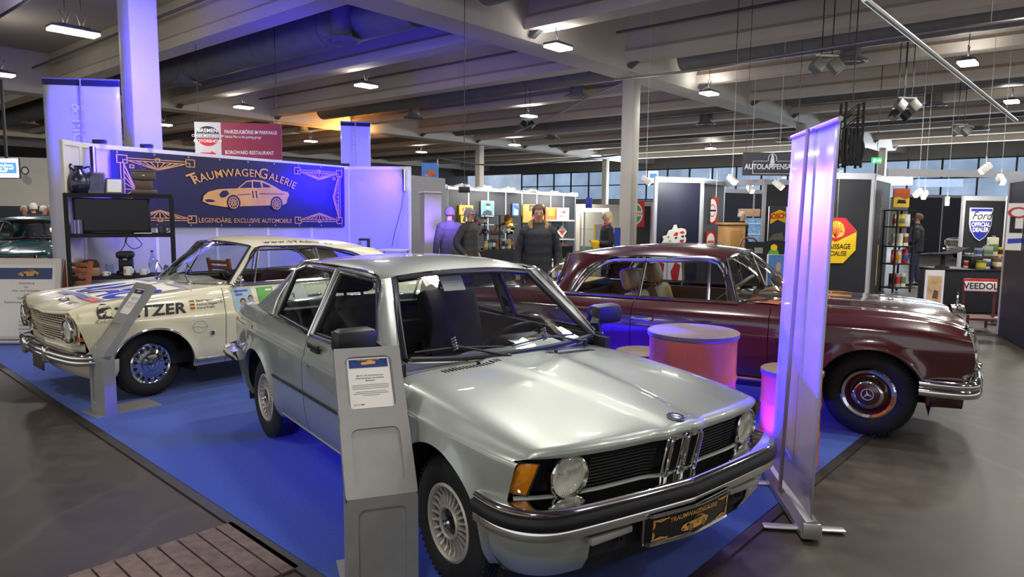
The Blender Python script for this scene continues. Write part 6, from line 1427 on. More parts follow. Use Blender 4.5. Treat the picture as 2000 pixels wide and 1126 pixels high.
# red direction sign
o, m, w, h = board('direction_sign', 'red and white direction sign hanging behind the gold car banner', 'sign', 466, 275, 17.5, 158, 68, pm('sign_red', '8e2a3a', .5), 8, .04)
flat(o, m, [(-w*.5, -h*.5), (-w*.20, -h*.5), (-w*.20, h*.5), (-w*.5, h*.5)], pm('sign_white', 'c2bfbb', .5), 'white_panel')
G().lathe([(0, .004), (w*.135, .004)], 32, m @ TR(-w*.35, h*.12, 0) @ MX.Diagonal((1, .85, 1, 1))).build('logo_ring', INK, o, smooth=0); G().poly([(-w*.48, h*.05, .006), (-w*.22, h*.05, .006), (-w*.22, h*.19, .006), (-w*.48, h*.19, .006)], m).build('logo_band', pm('sign_grey', '8a8a8a', .5), o, smooth=0)
G().poly([(x, y, .0055) for x, y in [(-w*.35+w*.11*cos(a), h*.04-h*.20*abs(sin(a))) for a in [pi+pi*i/16 for i in range(17)]]], m).build('logo_red', RED, o, smooth=0)
text('BREMEN', h*.10, PAPER, o, m @ TR(-w*.35, h*.22, .008), bold=.02); text('CLASSIC MOTORSHOW', h*.07, PAPER, o, m @ TR(-w*.35, h*.09, .008), wx=.8, bold=.01); text('MOTORSHOW', h*.08, PAPER, o, m @ TR(-w*.35, -h*.06, .008), bold=.015)
flat(o, m @ TR(0, 0, .002), [(-w*.44, -h*.34), (-w*.32, -h*.34), (-w*.32, -h*.29), (-w*.26, -h*.37), (-w*.32, -h*.45), (-w*.32, -h*.40), (-w*.44, -h*.40)], RED, 'arrow')
text('FAHRZEUGBÖRSE IM PARKHAUS', h*.098, PAPER, o, m @ TR(-w*.16, h*.20, .002), align='LEFT', bold=.01, wx=.70); text('Vehicle Mart in the parking garage', h*.07, PAPER, o, m @ TR(-w*.16, h*.08, .002), align='LEFT', wx=.72); text('BORGWARD RESTAURANT', h*.10, PAPER, o, m @ TR(-w*.16, -h*.37, .002), align='LEFT', bold=.01, wx=.76)
G().tube([(-w*.45, h*.5, 0), (-w*.45, h*.5+3.0, 0)], .006, 5, m=m).tube([(w*.45, h*.5, 0), (w*.45, h*.5+3.0, 0)], .006, 5, m=m).build('hanging_wire', BLACK, o)
# orange lit corner of the ceiling
area_light('orange_lamp', hall(20.5, 27, 4.6), .4, 420, (1, .42, .08), hall(19, 29.5, 6.8), sy=.3)
tag(G().box((0, 0, 0), (.3, .3, .2), .03, MX.Translation(hall(20.5, 27, 4.45))).bar(hall(20.5, 27, 4.5), hall(20.5, 27, 6.8), .02).build('orange_floodlight', BLACK), 'orange floodlight aimed at the ceiling behind the small blue banner', 'light')
# racing flag
LTB = pm('light_blue_cloth', '5f9fc4', .8, var=.05); FOR = pm('orange_cloth', 'e07a3c', .8)
P0 = on_y(840, 338, 20); o = thing('flag', 'light blue flag with an orange oval above the yellow sign stall', 'flag', P0); w, h = px(20, 33), px(20, 39)
G().grid([[(-w/2+w*i/10, .03*sin(i*1.1+j*.3), -h/2+h*j/6) for i in range(11)] for j in range(7)]).build('cloth', LTB, o); G().grid([[(x*r, .03*sin((x*r/w+.5)*11+.9)-.012, z*r*.8) for x, z, _ in disc(24, w*.36, rx=w*.25)] for r in (0.01, 1)], cu=True).build('orange_oval', FOR, o); G().tube([(w/2+.03, 0, -P0.z), (w/2-.03, 0, h/2+.1)], .014, 6).build('flag_pole', ALU, o)
# ------------------------------------------------------------------ the old enamel sign stall (middle)
ST, sa, sd, sL = screen_wall('black walls with pale posts of the yellow sign stall', 872, 22.5, 1122, 31.5, 2.5, BLKP, top=FRAME, n=8)
saz = math.degrees(atan2(sd.y, sd.x)); sn = V3((sd.y, -sd.x, 0)); sn = sn if sn.y < 0 else -sn
screen_wall('short black side wall at the left end of the yellow sign stall', 866, 21.5, 873, 22.4, 2.5, BLKP, top=FRAME)
def on_stall(u, v, off=.08): return on_wall(u, v, sa+sn*off, saz)
def stall_sign(name, label, u0, v0, u1, v1, mat, cat='sign', off=.08, th=.03):
    a, b, c = on_stall(u0, v1, off), on_stall(u1, v1, off), on_stall(u0, v0, off); w = (V3((b.x, b.y, 0))-V3((a.x, a.y, 0))).length; h = c.z-a.z
    o = thing(name, label, cat, (a+b)/2); m = MX(((sd.x, 0, sn.x, 0), (sd.y, 0, sn.y, 0), (0, 1, 0, h/2), (0, 0, 0, 1)))
    G().box((0, 0, -th/2), (w, h, th), 0, m).build('panel', mat, o, smooth=0); return o, m @ TR(0, 0, .003), w, h
o, m, w, h = stall_sign('enamel_sign', 'yellow box sign with a black tyre hanging at the left of the stall', 897, 400, 924, 435, YELLOW, th=.18)
flat(o, m, [(w*(.1+.36*cos(a)*.75), h*(-.45+.75*sin(a))) for a in [pi*.0+pi*i/16 for i in range(17)]], INK, 'tyre_print'); flat(o, m @ TR(0, 0, .002), [(w*(.14+.2*cos(a)), h*(-.45+.5*sin(a))) for a in [pi*i/16 for i in range(17)]], YELLOW, 'tyre_hole'); flat(o, m @ TR(0, 0, .001), [(-w*.1, h*.32), (w*.38, h*.32), (w*.38, h*.38), (-w*.1, h*.38)], INK); flat(o, m @ TR(0, 0, .001), [(-w*.28, -h*.4), (-w*.16, -h*.4), (w*.0, h*.06), (-w*.1, h*.06)], INK); flat(o, m @ TR(0, 0, .002), [(-w*.32, h*.18), (-w*.22, h*.18), (-w*.14, h*.36), (-w*.24, h*.36)], RED)
G().tube([(-w*.3, h*.5, -.05), (0, h*1.3, -.1), (w*.3, h*.5, -.05)], .012, 4, m=m).build('hanging_cord', PAPER, o)
o, m, w, h = stall_sign('portrait_poster', 'blue portrait of a man in a cap on the stall wall', 940, 393, 963.5, 422, pm('poster_blue', '4f9fcf', .5), 'poster')
G().tube([(-w/2, -h/2, 0), (w/2, -h/2, 0), (w/2, h/2, 0), (-w/2, h/2, 0)], .03, 4, closed=True, m=m).build('frame', PAPER, o); flat(o, m, [(-w*.45, -h*.48), (w*.42, -h*.48), (w*.35, -h*.15), (0, -h*.05), (-w*.35, -h*.18)], pm('poster_dark', '2a3038', .6), 'shoulders'); flat(o, m @ TR(0, 0, .002), [(p[0]*w*.17+w*.05, p[1]*h*.2+h*.14) for p in disc(16, 1)], SKIN, 'face'); flat(o, m @ TR(0, 0, .004), [(-w*.14, h*.2), (w*.25, h*.22), (w*.2, h*.36), (-w*.1, h*.38)], INK, 'cap_print')
o, m, w, h = stall_sign('poster', 'narrow blue and white poster half hidden by a stall post', 1002, 397, 1013, 422, pm('poster_blue2', '6aa6d6', .5), 'poster'); flat(o, m, [(-w*.4, -h*.45), (w*.4, -h*.45), (w*.3, 0), (-w*.2, h*.05)], PAPER); flat(o, m @ TR(0, 0, .002), [(-w*.4, h*.2), (w*.4, h*.0), (w*.4, h*.3), (-w*.4, h*.42)], BLUEP)
o, m, w, h = stall_sign('enamel_sign', 'large yellow sign behind the man with the fur collar', 1022, 398, 1062, 434, YELLOW); text('STIHL', h*.3, INK, o, m @ TR(-w*.02, h*.15, .002), bold=.05); G().lathe([(0, .003), (w*.2, .003)], 24, m @ TR(w*.1, -h*.2, 0)).build('red_disc', RED, o)
o, m, w, h = stall_sign('enamel_sign', 'orange sign on the stall shelf left of the white one', 1066, 404, 1087, 430, pm('orange_enamel', 'e2641f', .3, coat=.4)); text('AERO', h*.36, YELLOW, o, m @ TR(0, -h*.12, .002), bold=.06, wx=.8); flat(o, m, [(-w*.42, h*.32), (w*.42, h*.32), (w*.42, h*.4), (-w*.42, h*.4)], YELLOW)
o, m, w, h = stall_sign('enamel_sign', 'white sign with a red winged horse mark on the stall shelf', 1088, 405, 1111, 429, PAPER, off=.14); flat(o, m, [(-w*.28, h*.1), (-w*.05, h*.14), (w*.02, h*.34), (w*.12, h*.2), (w*.3, h*.12), (w*.1, h*.04), (-w*.1, h*.04)], RED); text('Mobiloil', h*.24, INK, o, m @ TR(0, -h*.3, .002), bold=.01)
for u0, u1, v, lb in ((1065, 1115, 430.5, 'upper white shelf of the sign stall'), (1081, 1116, 467, 'lower white shelf of the sign stall')):
    a, b = on_stall(u0, v, .2), on_stall(u1, v, .2); tag(G().bar(a, b, .36, .05).build('wall_shelf', WHITE, smooth=0), lb, 'shelf')
o, m, w, h = stall_sign('diamond_sign', 'red and white diamond sign on the lower stall shelf', 1088, 439, 1107, 464, PAPER, off=.16, th=.02); o.children[0].data.clear_geometry(); G().prism([(0, -h/2), (w/2, 0), (0, h/2), (-w/2, 0)], -.02, 0, m).build('diamond_panel', PAPER, o, smooth=0); bpy.data.objects.remove(o.children[0]) if not o.children[0].data.vertices else None; flat(o, m @ TR(0, 0, .001), [(-w*.36, h*.08), (0, -h*.36), (w*.36, h*.08)], RED)
o, m, w, h = stall_sign('tin_sign', 'small yellow and grey sign left of the diamond sign', 1080, 444, 1087, 465, YELLOW, off=.18); flat(o, m, [(-w*.5, -h*.1), (w*.5, h*.2), (w*.5, h*.4), (-w*.5, h*.1)], GREYP)
o, m, w, h = stall_sign('enamel_sign', 'red sign with a white circle low on the stall wall', 1081, 476, 1110, 496, RED, off=.3); flat(o, m, [(p[0]*w*.34, p[1]*h*.42-h*.12) for p in disc(24, 1)], PAPER); flat(o, m @ TR(0, 0, .002), [(-w*.06, -h*.4), (w*.1, -h*.4), (w*.1, h*.05), (-w*.02, h*.05)], INK)
# clip spots along the stall rail
SPOTM = pm('white_spot', 'e6e4de', .4); SPE = pm('spot_glow', 'fff6e0', .4, emis=6)
for i, u in enumerate((886, 930, 977, 1023, 1065, 1104)):
    q = on_stall(u, lerp(363, 381, (u-872)/250), .05); o = thing('clip_spotlight', 'white clip-on spotlight on the top rail of the yellow sign stall', 'spotlight', q, rad(saz), 'spotlights on the stall rail')
    g = G(); g.bar((0, 0, 0), (0, -.35, .08), .05).box((.02, -.42, .0), (.3, .22, .14), .03); g.build('lamp_head', SPOTM, o); G().box((.02, -.42, -.072), (.24, .16, .006)).build('lamp_glass', SPE, o)
area_light('stall_spots', (sa+sd*sL*.25)+sn*1.0+UP*2.5, 3.0, 90, (1, .96, .88), (sa+sd*sL*.25)+UP*1.4, sy=.2); area_light('stall_spots', (sa+sd*sL*.78)+sn*1.0+UP*2.5, 3.5, 130, (1, .96, .88), (sa+sd*sL*.78)+UP*1.4, sy=.2)
# black counter with glass showcase
ca, cb = at(934, 15.6), at(1120, 19.0); d = (cb-ca); cL = d.length; d.normalize(); cn = V3((d.y, -d.x, 0)); cn = cn if cn.y < 0 else -cn
tag(G().bar((ca+cb)/2-cn*.35+UP*.0, (ca+cb)/2-cn*.35+UP*.78, .7, cL, up=d).build('black_counter', SOFTBLK, smooth=0), 'long black-clothed counter in front of the yellow sign stall', 'counter')
caz = atan2(d.y, d.x); sc = thing('glass_showcase', 'glass showcase full of models and collectables on the black counter', 'showcase', ca+d*.0-cn*.3+UP*.782, caz)
wS = (at(1024, 17.1)-ca).length; hS = .80
for x in (0, wS*.5, wS):
    for y in (-.22, .22): G().bar((x, y, 0), (x, y, hS), .022).build('post', BLACK, sc, smooth=0)
for z in (.0, .35, .58, hS): G().box((wS/2, 0, z+.008), (wS+.02, .46, .014)).build('glass_shelf' if 0 < z < hS else 'frame_board', CARGLASS if 0 < z < hS else BLACK, sc, smooth=0)
G().grid([[(x, -.23, z) for x in (0, wS)] for z in (.02, hS)]).build('front_glass', glass('case_glass', (.94, .96, .95), .7), sc)
def up_on(p): return V3((sc.location.x+cos(caz)*p[0]-sin(caz)*p[1], sc.location.y+sin(caz)*p[0]+cos(caz)*p[1], sc.location.z+p[2]))
random.seed(3)
CLS = {n: pm('item_'+n, c, .35, coat=.3) for n, c in (('red', 'b5282c'), ('yellow', 'd9b21f'), ('cream', 'd9cfae'), ('green', '5d7a4a'), ('blue', '31518f'), ('brown', '6b4427'), ('white', 'dad8d2'), ('black', '222225'), ('orange', 'd0682a'), ('silver', '9c9c9c'))}
def model_car(label, loc, rz, L, col, group=None):
    o = thing('model_car', label, 'model car', loc, rz, group); k = L
    rows = [[(x*k, y*w_*k, z*k) for y, z in ((-1, z0), (-1, z1*.8+z0*.2), (-.8, z1), (.8, z1), (1, z1*.8+z0*.2), (1, z0))] for x, w_, z0, z1 in ((-.5, .15, .08, .18), (-.48, .19, .05, .24), (-.25, .2, .05, .27), (-.2, .16, .05, .38), (.1, .16, .05, .38), (.2, .2, .05, .26), (.45, .19, .05, .22), (.5, .15, .08, .16))]
    g = G().grid(rows); g.build('model_body', CLS[col], o, smooth=50)
    for x in (-.3, .3):
        for s in (1, -1): G().lathe([(0, -.03*k), (.085*k, -.03*k), (.085*k, .03*k), (0, .03*k)], 14, TR(x*k, s*.18*k, .085*k) @ RX90).build('wheel', BLACK, o)
    return o
def tin(label, loc, r, h, col, col2='white', group=None, kind='tin', square=False, spout=False):
    o = thing(kind, label, kind.replace('_', ' '), loc, random.uniform(0, 6), group)
    if square: G().box((0, 0, h/2), (2*r, 1.3*r, h), .01).build('tin_body', CLS[col], o); G().box((0, 0, h*.45), (2*r+.004, 1.3*r+.004, h*.4), .004).build('tin_label', CLS[col2], o); G().lathe([(r*.25, h), (r*.25, h+.03), (0, h+.03)], 14, TR(r*.5, 0, 0)).build('tin_cap', ALU, o)
    else: G().lathe([(0, 0), (r, 0), (r*1.03, .006), (r, .012), (r, h-.012), (r*1.03, h-.006), (r, h), (r*.9, h), (r*.88, h-.008), (0, h-.008)], 22).build('tin_body', CLS[col], o); G().lathe([(r*1.01, h*.25), (r*1.01, h*.75)], 22).build('tin_label', CLS[col2], o)
    return o
NAMES = ['red', 'yellow', 'cream', 'green', 'blue', 'brown', 'white', 'black', 'orange', 'silver']
for i, (x, z, cl, L) in enumerate(((.25, .366, 'red', .34), (.7, .366, 'black', .34), (.3, .60, 'red', .3), (.62, .60, 'cream', .3), (1.75, .366, 'white', .36), (.35, .02, 'brown', .3))):
    model_car(('red model car on the middle glass shelf', 'black model car on the middle glass shelf', 'red model car on the upper glass shelf', 'cream model car on the upper glass shelf', 'white model car at the right of the middle glass shelf', 'brown model car on the showcase floor')[i], up_on((x*wS/2.2, -.05, z)), caz+.3*i, L, cl)
for i in range(9):
    x = wS*(.32+.07*i); col = NAMES[(i*3+1) % 10]; tin('%s tin number-plate size in the row on the showcase floor' % col if False else '%s oil tin in the row on the showcase floor' % col, up_on((x, -.08, .02)), .055, .2+.02*(i % 3), col, NAMES[(i*7+2) % 10], 'tins on the showcase floor', square=i % 2 == 0)
o = thing('phonograph_horn', 'big brass phonograph horn inside the glass showcase', 'horn', up_on((wS*.62, 0, .366)), caz); BR = pm('brass', 'a8843c', .3, .9)
G().lathe([(.02, 0), (.03, .12), (.06, .22), (.14, .30), (.17, .32)], 24, TR(0, -.02, .2) @ MX.Rotation(rad(70), 4, 'X')).build('horn', BR, o); G().box((0, .05, .04), (.2, .2, .08), .01).build('case', WOOD, o); G().bar((0, .08, .08), (0, .0, .24), .03).build('neck', BR, o)
o = thing('racing_helmet', 'pale green racing helmet at the right of the glass showcase', 'helmet', up_on((wS*.86, -.03, .366)), caz-1.6); G().ball((0, 0, .12), (.14, .12, .13), 20, 12).build('helmet_shell', pm('pale_green_shell', 'a9ab86', .3, coat=.5), o); G().grid([[(.145*cos(a), .125*sin(a), z) for a in [-1+2*i/10 for i in range(11)]] for z in (.10, .16)]).build('visor', BLACK, o); G().ball((.12, -.03, .05), (.03, .06, .03)).build('chin_strap', CLS['red'], o)
o = thing('white_a_board', 'white folding pavement sign behind the maroon coupe roof', 'sign', at(1092, 11.2), rad(10))
for s in (1, -1):
    m = TR(0, s*.22, 0) @ MX.Rotation(s*rad(14), 4, 'X'); G().tube([(-.28, 0, .02), (.28, 0, .02), (.28, 0, .95), (-.28, 0, .95)], .03, 4, closed=True, m=m).build('frame', WHITE, o, smooth=0); G().box((0, 0, .49), (.52, .01, .88), 0, m).build('panel', pm('a_board_face', 'c9c8c2', .4), o, smooth=0)
# ------------------------------------------------------------------ middle ground right of the sign stall
screen_wall('beige partition behind the blonde woman', 1126, 31, 1222, 32, 2.05, BEI, n=3, top=BEI)
o = thing('glass_cabinet', 'tall glass cabinet with a lit top left of the blonde woman', 'showcase', at(1160, 20.5), rad(6))
for x in (-.33, .33):
    for y in (-.25, .25): G().bar((x, y, 0), (x, y, 1.72), .04).build('post', FRAME, o, smooth=0)
G().box((0, 0, 1.75), (.74, .56, .1), .01).build('lit_top', SPE, o); G().box((0, 0, .35), (.68, .52, .7), .01).build('cabinet_base', pm('sage_green', '7f8f74', .6), o); G().grid([[(x, -.25, z) for x in (-.33, .33)] for z in (.7, 1.7)]).build('front_glass', CARGLASS, o); G().box((0, 0, 1.2), (.66, .5, .02)).build('glass_shelf', CARGLASS, o)
o, m, w, h = board('framed_mirror', 'yellow framed picture beside the blonde woman', 'picture', 1170, 502, 15.2, 18, 127, pm('mirror_face', '9a9c98', .3), -20, .03, fr=YELLOW)
o, m, w, h = board('standing_sign', 'blue rounded sign right of the blonde woman', 'sign', 1205, 503, 15.5, 12, 117, BLUEP, 10)
tag(G().box((0, 0, 0), (.22, .03, .35), .01, MX.Translation(on_y(1150, 396, 24))).build('blue_pictogram', BLUEP), 'small blue pictogram sign above the glass cabinet', 'sign')
tag(G().lathe([(0, 0), (.07, 0), (.09, .1), (.06, .14), (0, .14)], 16, MX.Translation(at(1164, 13.7, 1.0))).build('yellow_bag', YELLOW), 'small yellow bag held by the blonde woman', 'bag')
# ------------------------------------------------------------------ lamp and sign booths on the right
def panel_wall(label, u0, Y0, u1, Y1, mat, ztop=2.5, n=1): return screen_wall(label, u0, Y0, u1, Y1, ztop, mat, top=FRAME, n=n)
PW, pa_, pd_, pL_ = panel_wall('navy panel with pale frame at the corner of the middle booth', 1279, 16.2, 1367, 16.6, NVYP); paz = math.degrees(atan2(pd_.y, pd_.x))
panel_wall('black side panel of the middle booth carrying two red signs', 1370, 16.65, 1411, 18.2, BLKP)
panel_wall('dark panel left of the navy panel, partly behind the central pillar', 1236, 21.6, 1274, 21.0, BLKP, 2.0)
panel_wall('dark back wall of the booth behind the wooden counter', 1405, 22.0, 1530, 23.5, NVYP, 2.45, 2)
panel_wall('black panel with a framed yellow flag poster right of the counter', 1491, 17.0, 1548, 17.2, BLKP)
tag(G().bar(at(1411, 18.2, 2.44), at(1493, 17.0, 2.44), .08, .14).build('booth_fascia', FRAME, smooth=0), 'pale fascia beam bridging the booth opening above the white-haired man', 'beam')
area_light('booth_spot', on_y(1345, 348, 15.6), .15, 22, (.9, .94, 1), on_y(1330, 400, 16.5), sy=.1); area_light('booth_spot', on_y(1465, 365, 19), .2, 60, (.85, .92, 1), on_y(1450, 440, 22), sy=.1); area_light('booth_spot', on_y(1395, 355, 15.6), .15, 16, (1, .97, .9), on_y(1392, 420, 17.4), sy=.1)
o, m, w, h = board('enamel_sign', 'red sign with a white oval, upper one on the black side panel', 'sign', 1391, 411, 17.2, 25, 51, RED, 28); flat(o, m, [(p[0]*w*.43, p[1]*h*.44) for p in disc(28, 1)], PAPER); G().grid([[(r*w*.28*cos(2*pi*j/28), r*h*.24*sin(2*pi*j/28), .003) for j in range(28)] for r in (.85, 1)], cu=True, m=m).build('red_ring', RED, o); flat(o, m @ TR(0, 0, .004), [(-w*.36, -h*.07), (w*.36, -h*.07), (w*.36, h*.07), (-w*.36, h*.07)], PAPER); flat(o, m @ TR(0, 0, .006), [(-w*.32, -h*.035), (w*.32, -h*.035), (w*.32, h*.035), (-w*.32, h*.035)], NAVY, 'name_band')
G().tube([(-w*.3, h*.5, 0), (-w*.3, h*.5+.65, 0)], .004, 4, m=m).tube([(w*.3, h*.5, 0), (w*.3, h*.5+.65, 0)], .004, 4, m=m).build('hanging_wire', ALU, o)
o, m, w, h = board('enamel_sign', 'red sign with a white circle, lower one on the black side panel', 'sign', 1388, 466, 17.0, 22, 28, RED, 28); flat(o, m, [(p[0]*w*.4, p[1]*h*.5-h*.12) for p in disc(24, 1)], PAPER); flat(o, m @ TR(0, 0, .004), [(-w*.32, -h*.3), (w*.32, -h*.3), (w*.32, -h*.12), (-w*.32, -h*.12)], pm('pale_red_print', 'c46a6a', .5), 'name_band')
o, m, w, h = board('enamel_sign', 'green, white and red sign half hidden by the central pillar', 'sign', 1240, 417, 20.9, 36, 50, RED, -8); flat(o, m, [(p[0]*w*.42, p[1]*h*.42) for p in disc(28, 1)], PAPER); flat(o, m @ TR(0, 0, .002), [(p[0]*w*.36, p[1]*h*.36) for p in disc(28, 1)], GRN); flat(o, m @ TR(0, 0, .004), [(-w*.42, -h*.1), (w*.42, -h*.1), (w*.42, h*.1), (-w*.42, h*.1)], PAPER); text('Castrol', h*.14, RED, o, m @ TR(0, -h*.05, .006), bold=.02)
o, m, w, h = board('cutout_display', 'white cut-out figure with red and black marks leaning on the navy panel', 'cut-out', 1317, 457, 16.26, 52, 37, PAPER, 19, .02); bpy.data.objects.remove(o.children[0])
P = [(-.5, -.5), (-.42, -.3), (-.47, -.12), (-.3, -.05), (-.22, .2), (-.08, .25), (-.02, .48), (.08, .5), (.13, .3), (.3, .32), (.46, .25), (.5, .05), (.44, -.1), (.5, -.25), (.46, -.5)]
G().prism([(x*w, y*h) for x, y in P], -.02, -.004, m).build('cutout_panel', pm('cutout_white', 'cfccbd', .6), o, smooth=0)
for q, mt_ in ((((-.05, -.05), (.05, .1), (.16, .08), (.12, -.08)), RED), (((.2, .1), (.34, .18), (.42, .08), (.3, .02)), RED), (((.0, -.18), (.1, -.12), (.14, -.2), (.05, -.25)), INK), (((.26, -.1), (.4, -.05), (.38, -.2)), INK), (((-.3, -.15), (-.2, -.1), (-.22, -.2)), INK), (((.22, -.3), (.4, -.28), (.38, -.42), (.25, -.4)), RED), (((-.25, -.34), (-.1, -.3), (-.14, -.4)), GREYP)): flat(o, m @ TR(0, 0, .004), [(x*w, y*h) for x, y in q], mt_)
# red cut-outs seen through the maroon coupe's windows
for u, v, lb in ((1287, 520, 'left red and white cut-out seen through the maroon coupe window'), (1318, 522, 'right red and white cut-out seen through the maroon coupe window')):
    o, m, w, h = board('cutout_display', lb, 'cut-out', u, v+15, 15.0, 30, 66, PAPER, 3, .02); flat(o, m, [(-w*.3, h*.1), (0, h*.4), (w*.35, h*.3), (w*.2, -h*.2), (-w*.1, -h*.35)], RED)
# wooden counter
o = thing('wooden_counter', 'pale wooden counter with panelled front in the middle booth', 'counter', at(1430, 16.9), rad(18)); PINE = pm('pine_wood', 'b98f58', .5, var=.12, scale=8)
G().box((0, 0, .72), (.50, .4, 1.40), .01).build('counter_body', PINE, o); G().box((0, 0, 1.44), (.60, .5, .05), .01).build('counter_top', PINE, o); G().box((0, -.205, .75), (.34, .02, 1.1), .005).build('front_panel', pm('pine_dark', 'a2783f', .5), o)
o = thing('armchair', 'reddish steel chair beside the wooden counter', 'chair', at(1472, 15.6), rad(20)); G().tube(curve([(-.24, 0, .45), (-.25, .1, .9), (-.15, .12, 1.12), (.15, .12, 1.12), (.25, .1, .9), (.24, 0, .45)], 5), .02, 8).build('back_frame', pm('rust_red', '8a4a42', .5), o); G().box((0, -.18, .45), (.48, .45, .05), .015).build('seat', BLACK, o)
for sx in (-1, 1):
    for sy in (-.38, .02): G().bar((sx*.22, sy, .43), (sx*.24, sy, 0), .025).build('leg', pm('rust_red', '8a4a42', .5), o)
o = thing('light_rack', 'pale blue glowing display rack behind the white-haired man', 'rack', at(1474, 20.5), 0); G().box((0, 0, .78), (.6, .3, 1.56)).build('rack_body', pm('rack_blue', '5f86a8', .4, emis=.35, var=.4, scale=14), o, smooth=0)
for z in (.5, .8, 1.1, 1.4): G().box((0, -.16, z), (.62, .04, .03)).build('rack_shelf', WHITE, o, smooth=0)
tag(G().box((0, 0, 0), (.55, .3, .22), .01, MX.Translation(on_y(1463, 415, 20.5))).build('cardboard_box', pm('cardboard', 'b08d70', .8)), 'cardboard box on top of the light rack behind the white-haired man', 'box')
o, m, w, h = board('flag_poster', 'framed poster of a yellow flag on the black panel beside the roll-up banner', 'poster', 1518, 437, 17.02, 38, 66, pm('poster_night', '2c3240', .5), 14, fr=ALU); flat(o, m, [(-w*.42, h*.02), (-w*.36, h*.3), (w*.1, h*.42), (w*.48, h*.34), (w*.48, h*.02), (w*.0, h*.13), (-w*.36, -.0*h)], YELLOW); text('BOSCH', h*.15, RED, o, m @ TR(0, h*.16, .003) @ MX.Rotation(rad(4), 4, 'Z'), bold=.04, wx=.85); flat(o, m, [(-w*.45, -h*.47), (w*.45, -h*.47), (w*.3, -h*.25), (-w*.2, -h*.3)], pm('poster_brown', '6b5f50', .6))
o, m, w, h = board('racing_poster', 'black racing poster strip behind the maroon coupe windscreen', 'poster', 1498, 486, 13.55, 84, 28, SOFTBLK, 3); flat(o, m, [(-w*.3, -h*.3), (-w*.1, -h*.3), (-w*.1, h*.1), (-w*.3, h*.1)], GREYP); flat(o, m, [(w*.0, -h*.4), (w*.3, -h*.4), (w*.24, h*.0), (w*.1, h*.05)], GRN); flat(o, m @ TR(0, 0, .002), [(w*.16+p[0]*w*.08, h*.12+p[1]*h*.22) for p in disc(14, 1)], YELLOW)
o, m, w, h = board('portrait_poster', 'blue framed portrait leaning right of the maroon coupe windscreen', 'poster', 1517, 544.5, 13.2, 40, 95, pm('poster_azure', '4a78a8', .5), 3, fr=PAPER); flat(o, m, [(-w*.4, -h*.48), (w*.4, -h*.48), (w*.3, h*.05), (0, h*.2), (-w*.25, h*.05)], pm('poster_coat', '3a3030', .6)); flat(o, m @ TR(0, 0, .002), [(p[0]*w*.13+w*.05, p[1]*h*.1+h*.25) for p in disc(14, 1)], SKIN)
o, m, w, h = board('wooden_shelf_table', 'black display table in front of the middle booth', 'table', 1450, 543, 13.4, 150, 88, SOFTBLK, 3, .5)
# yellow boxes seen through the maroon coupe's window
tag(G().box((0, 0, 0), (.42, .3, .5), .006, MX.Translation(on_y(1394, 522, 13.9))).build('yellow_carton', pm('yellow_carton', 'b79a55', .6, var=.15, scale=8)), 'yellow printed carton seen through the front side window of the maroon coupe', 'box')
# hanging shop board
o, m, w, h = board('hanging_shop_board', 'dark hanging shop board with lettering and lamp bulb left of the roll-up banner', 'sign', 1506, 320, 16.4, 106, 44, pm('board_slate', '33343c', .5), -4, .04)
SIGNW = pm('sign_white_print', 'd9dade', .5); text('AUTOLAMPENSA', h*.22, SIGNW, o, m @ TR(-w*.5+.04, -h*.22, .003), align='LEFT', bold=.03, wx=.83)
G().tube([(-w*.32, -h*.42, .004), (-w*.32, h*.12, .004), (-w*.06, h*.12, .004)], .008, 4, m=m).tube([(w*.1, h*.12, .004), (w*.45, h*.12, .004), (w*.45, -h*.42, .004), (-w*.32, -h*.42, .004)], .008, 4, m=m).tube([(x*w*.075+w*.02, h*.2+y*h*.24, .004) for x, y, _ in disc(20, 1, a0=-.3, a1=pi+.3)], .008, 4, m=m).build('line_print', SIGNW, o); G().prism([(-.04, -.1), (.04, -.1), (.05, -.02), (.03, .06), (.02, .14), (-.02, .14), (-.03, .06), (-.05, -.02)], 0, .006, m @ TR(w*.02, h*.14, 0)).build('bulb_print', SIGNW, o)
G().tube([(-w*.45, h*.5, -.02), (-w*.45, 3.9, -.02)], .006, 4, m=m).tube([(w*.45, h*.5, -.02), (w*.45, 3.9, -.02)], .006, 4, m=m).build('hanging_wire', BLACK, o)
# shell panel and its side
SW_, a_, d_, L_s = panel_wall('black panel with the red and yellow octagonal sign right of the roll-up banner', 1560, 14.0, 1699, 14.25, BLKP)
panel_wall('narrow black side panel with two old paper boards', 1703, 14.35, 1733, 16.0, BLKP)
area_light('booth_spot', on_y(1652, 345, 13.2), .15, 26, (.95, .97, 1), on_y(1650, 400, 14.1), sy=.1)
o, m, w, h = board('octagonal_sign', 'red and yellow octagonal enamel sign with a scallop emblem, partly behind the roll-up banner', 'sign', 1632, 469.5, 14.06, 87, 89, YELLOW, 9, .03); bpy.data.objects.remove(o.children[0]); r = w/2; c = .42
OCT = [(r, -r*c), (r, r*c), (r*c, r), (-r*c, r), (-r, r*c), (-r, -r*c), (-r*c, -r), (r*c, -r)]; G().prism(OCT, -.03, -.004, m).build('sign_plate', YELLOW, o, smooth=0)
flat(o, m, [(r, r*.40), (r*c, r), (-r*c, r), (-r, r*.40), (0, -r*.06)], RED, 'red_field')
pts = [(0, r*.10)]+[(.40*r*(1+.05*cos(11*t*2))*cos(t), r*.44+.42*r*(1+.03*cos(22*t))*sin(t)) for t in [-.55+(pi+1.1)*i/44 for i in range(45)]]
flat(o, m @ TR(0, 0, .003), pts, YELLOW, 'scallop'); g = G()
for i in range(9): t = pi*(.08+.84*i/8); g.tube([(0, r*.12, .005), (.36*r*cos(t), r*.46+.36*r*sin(t), .005)], .006, 4, m=m)
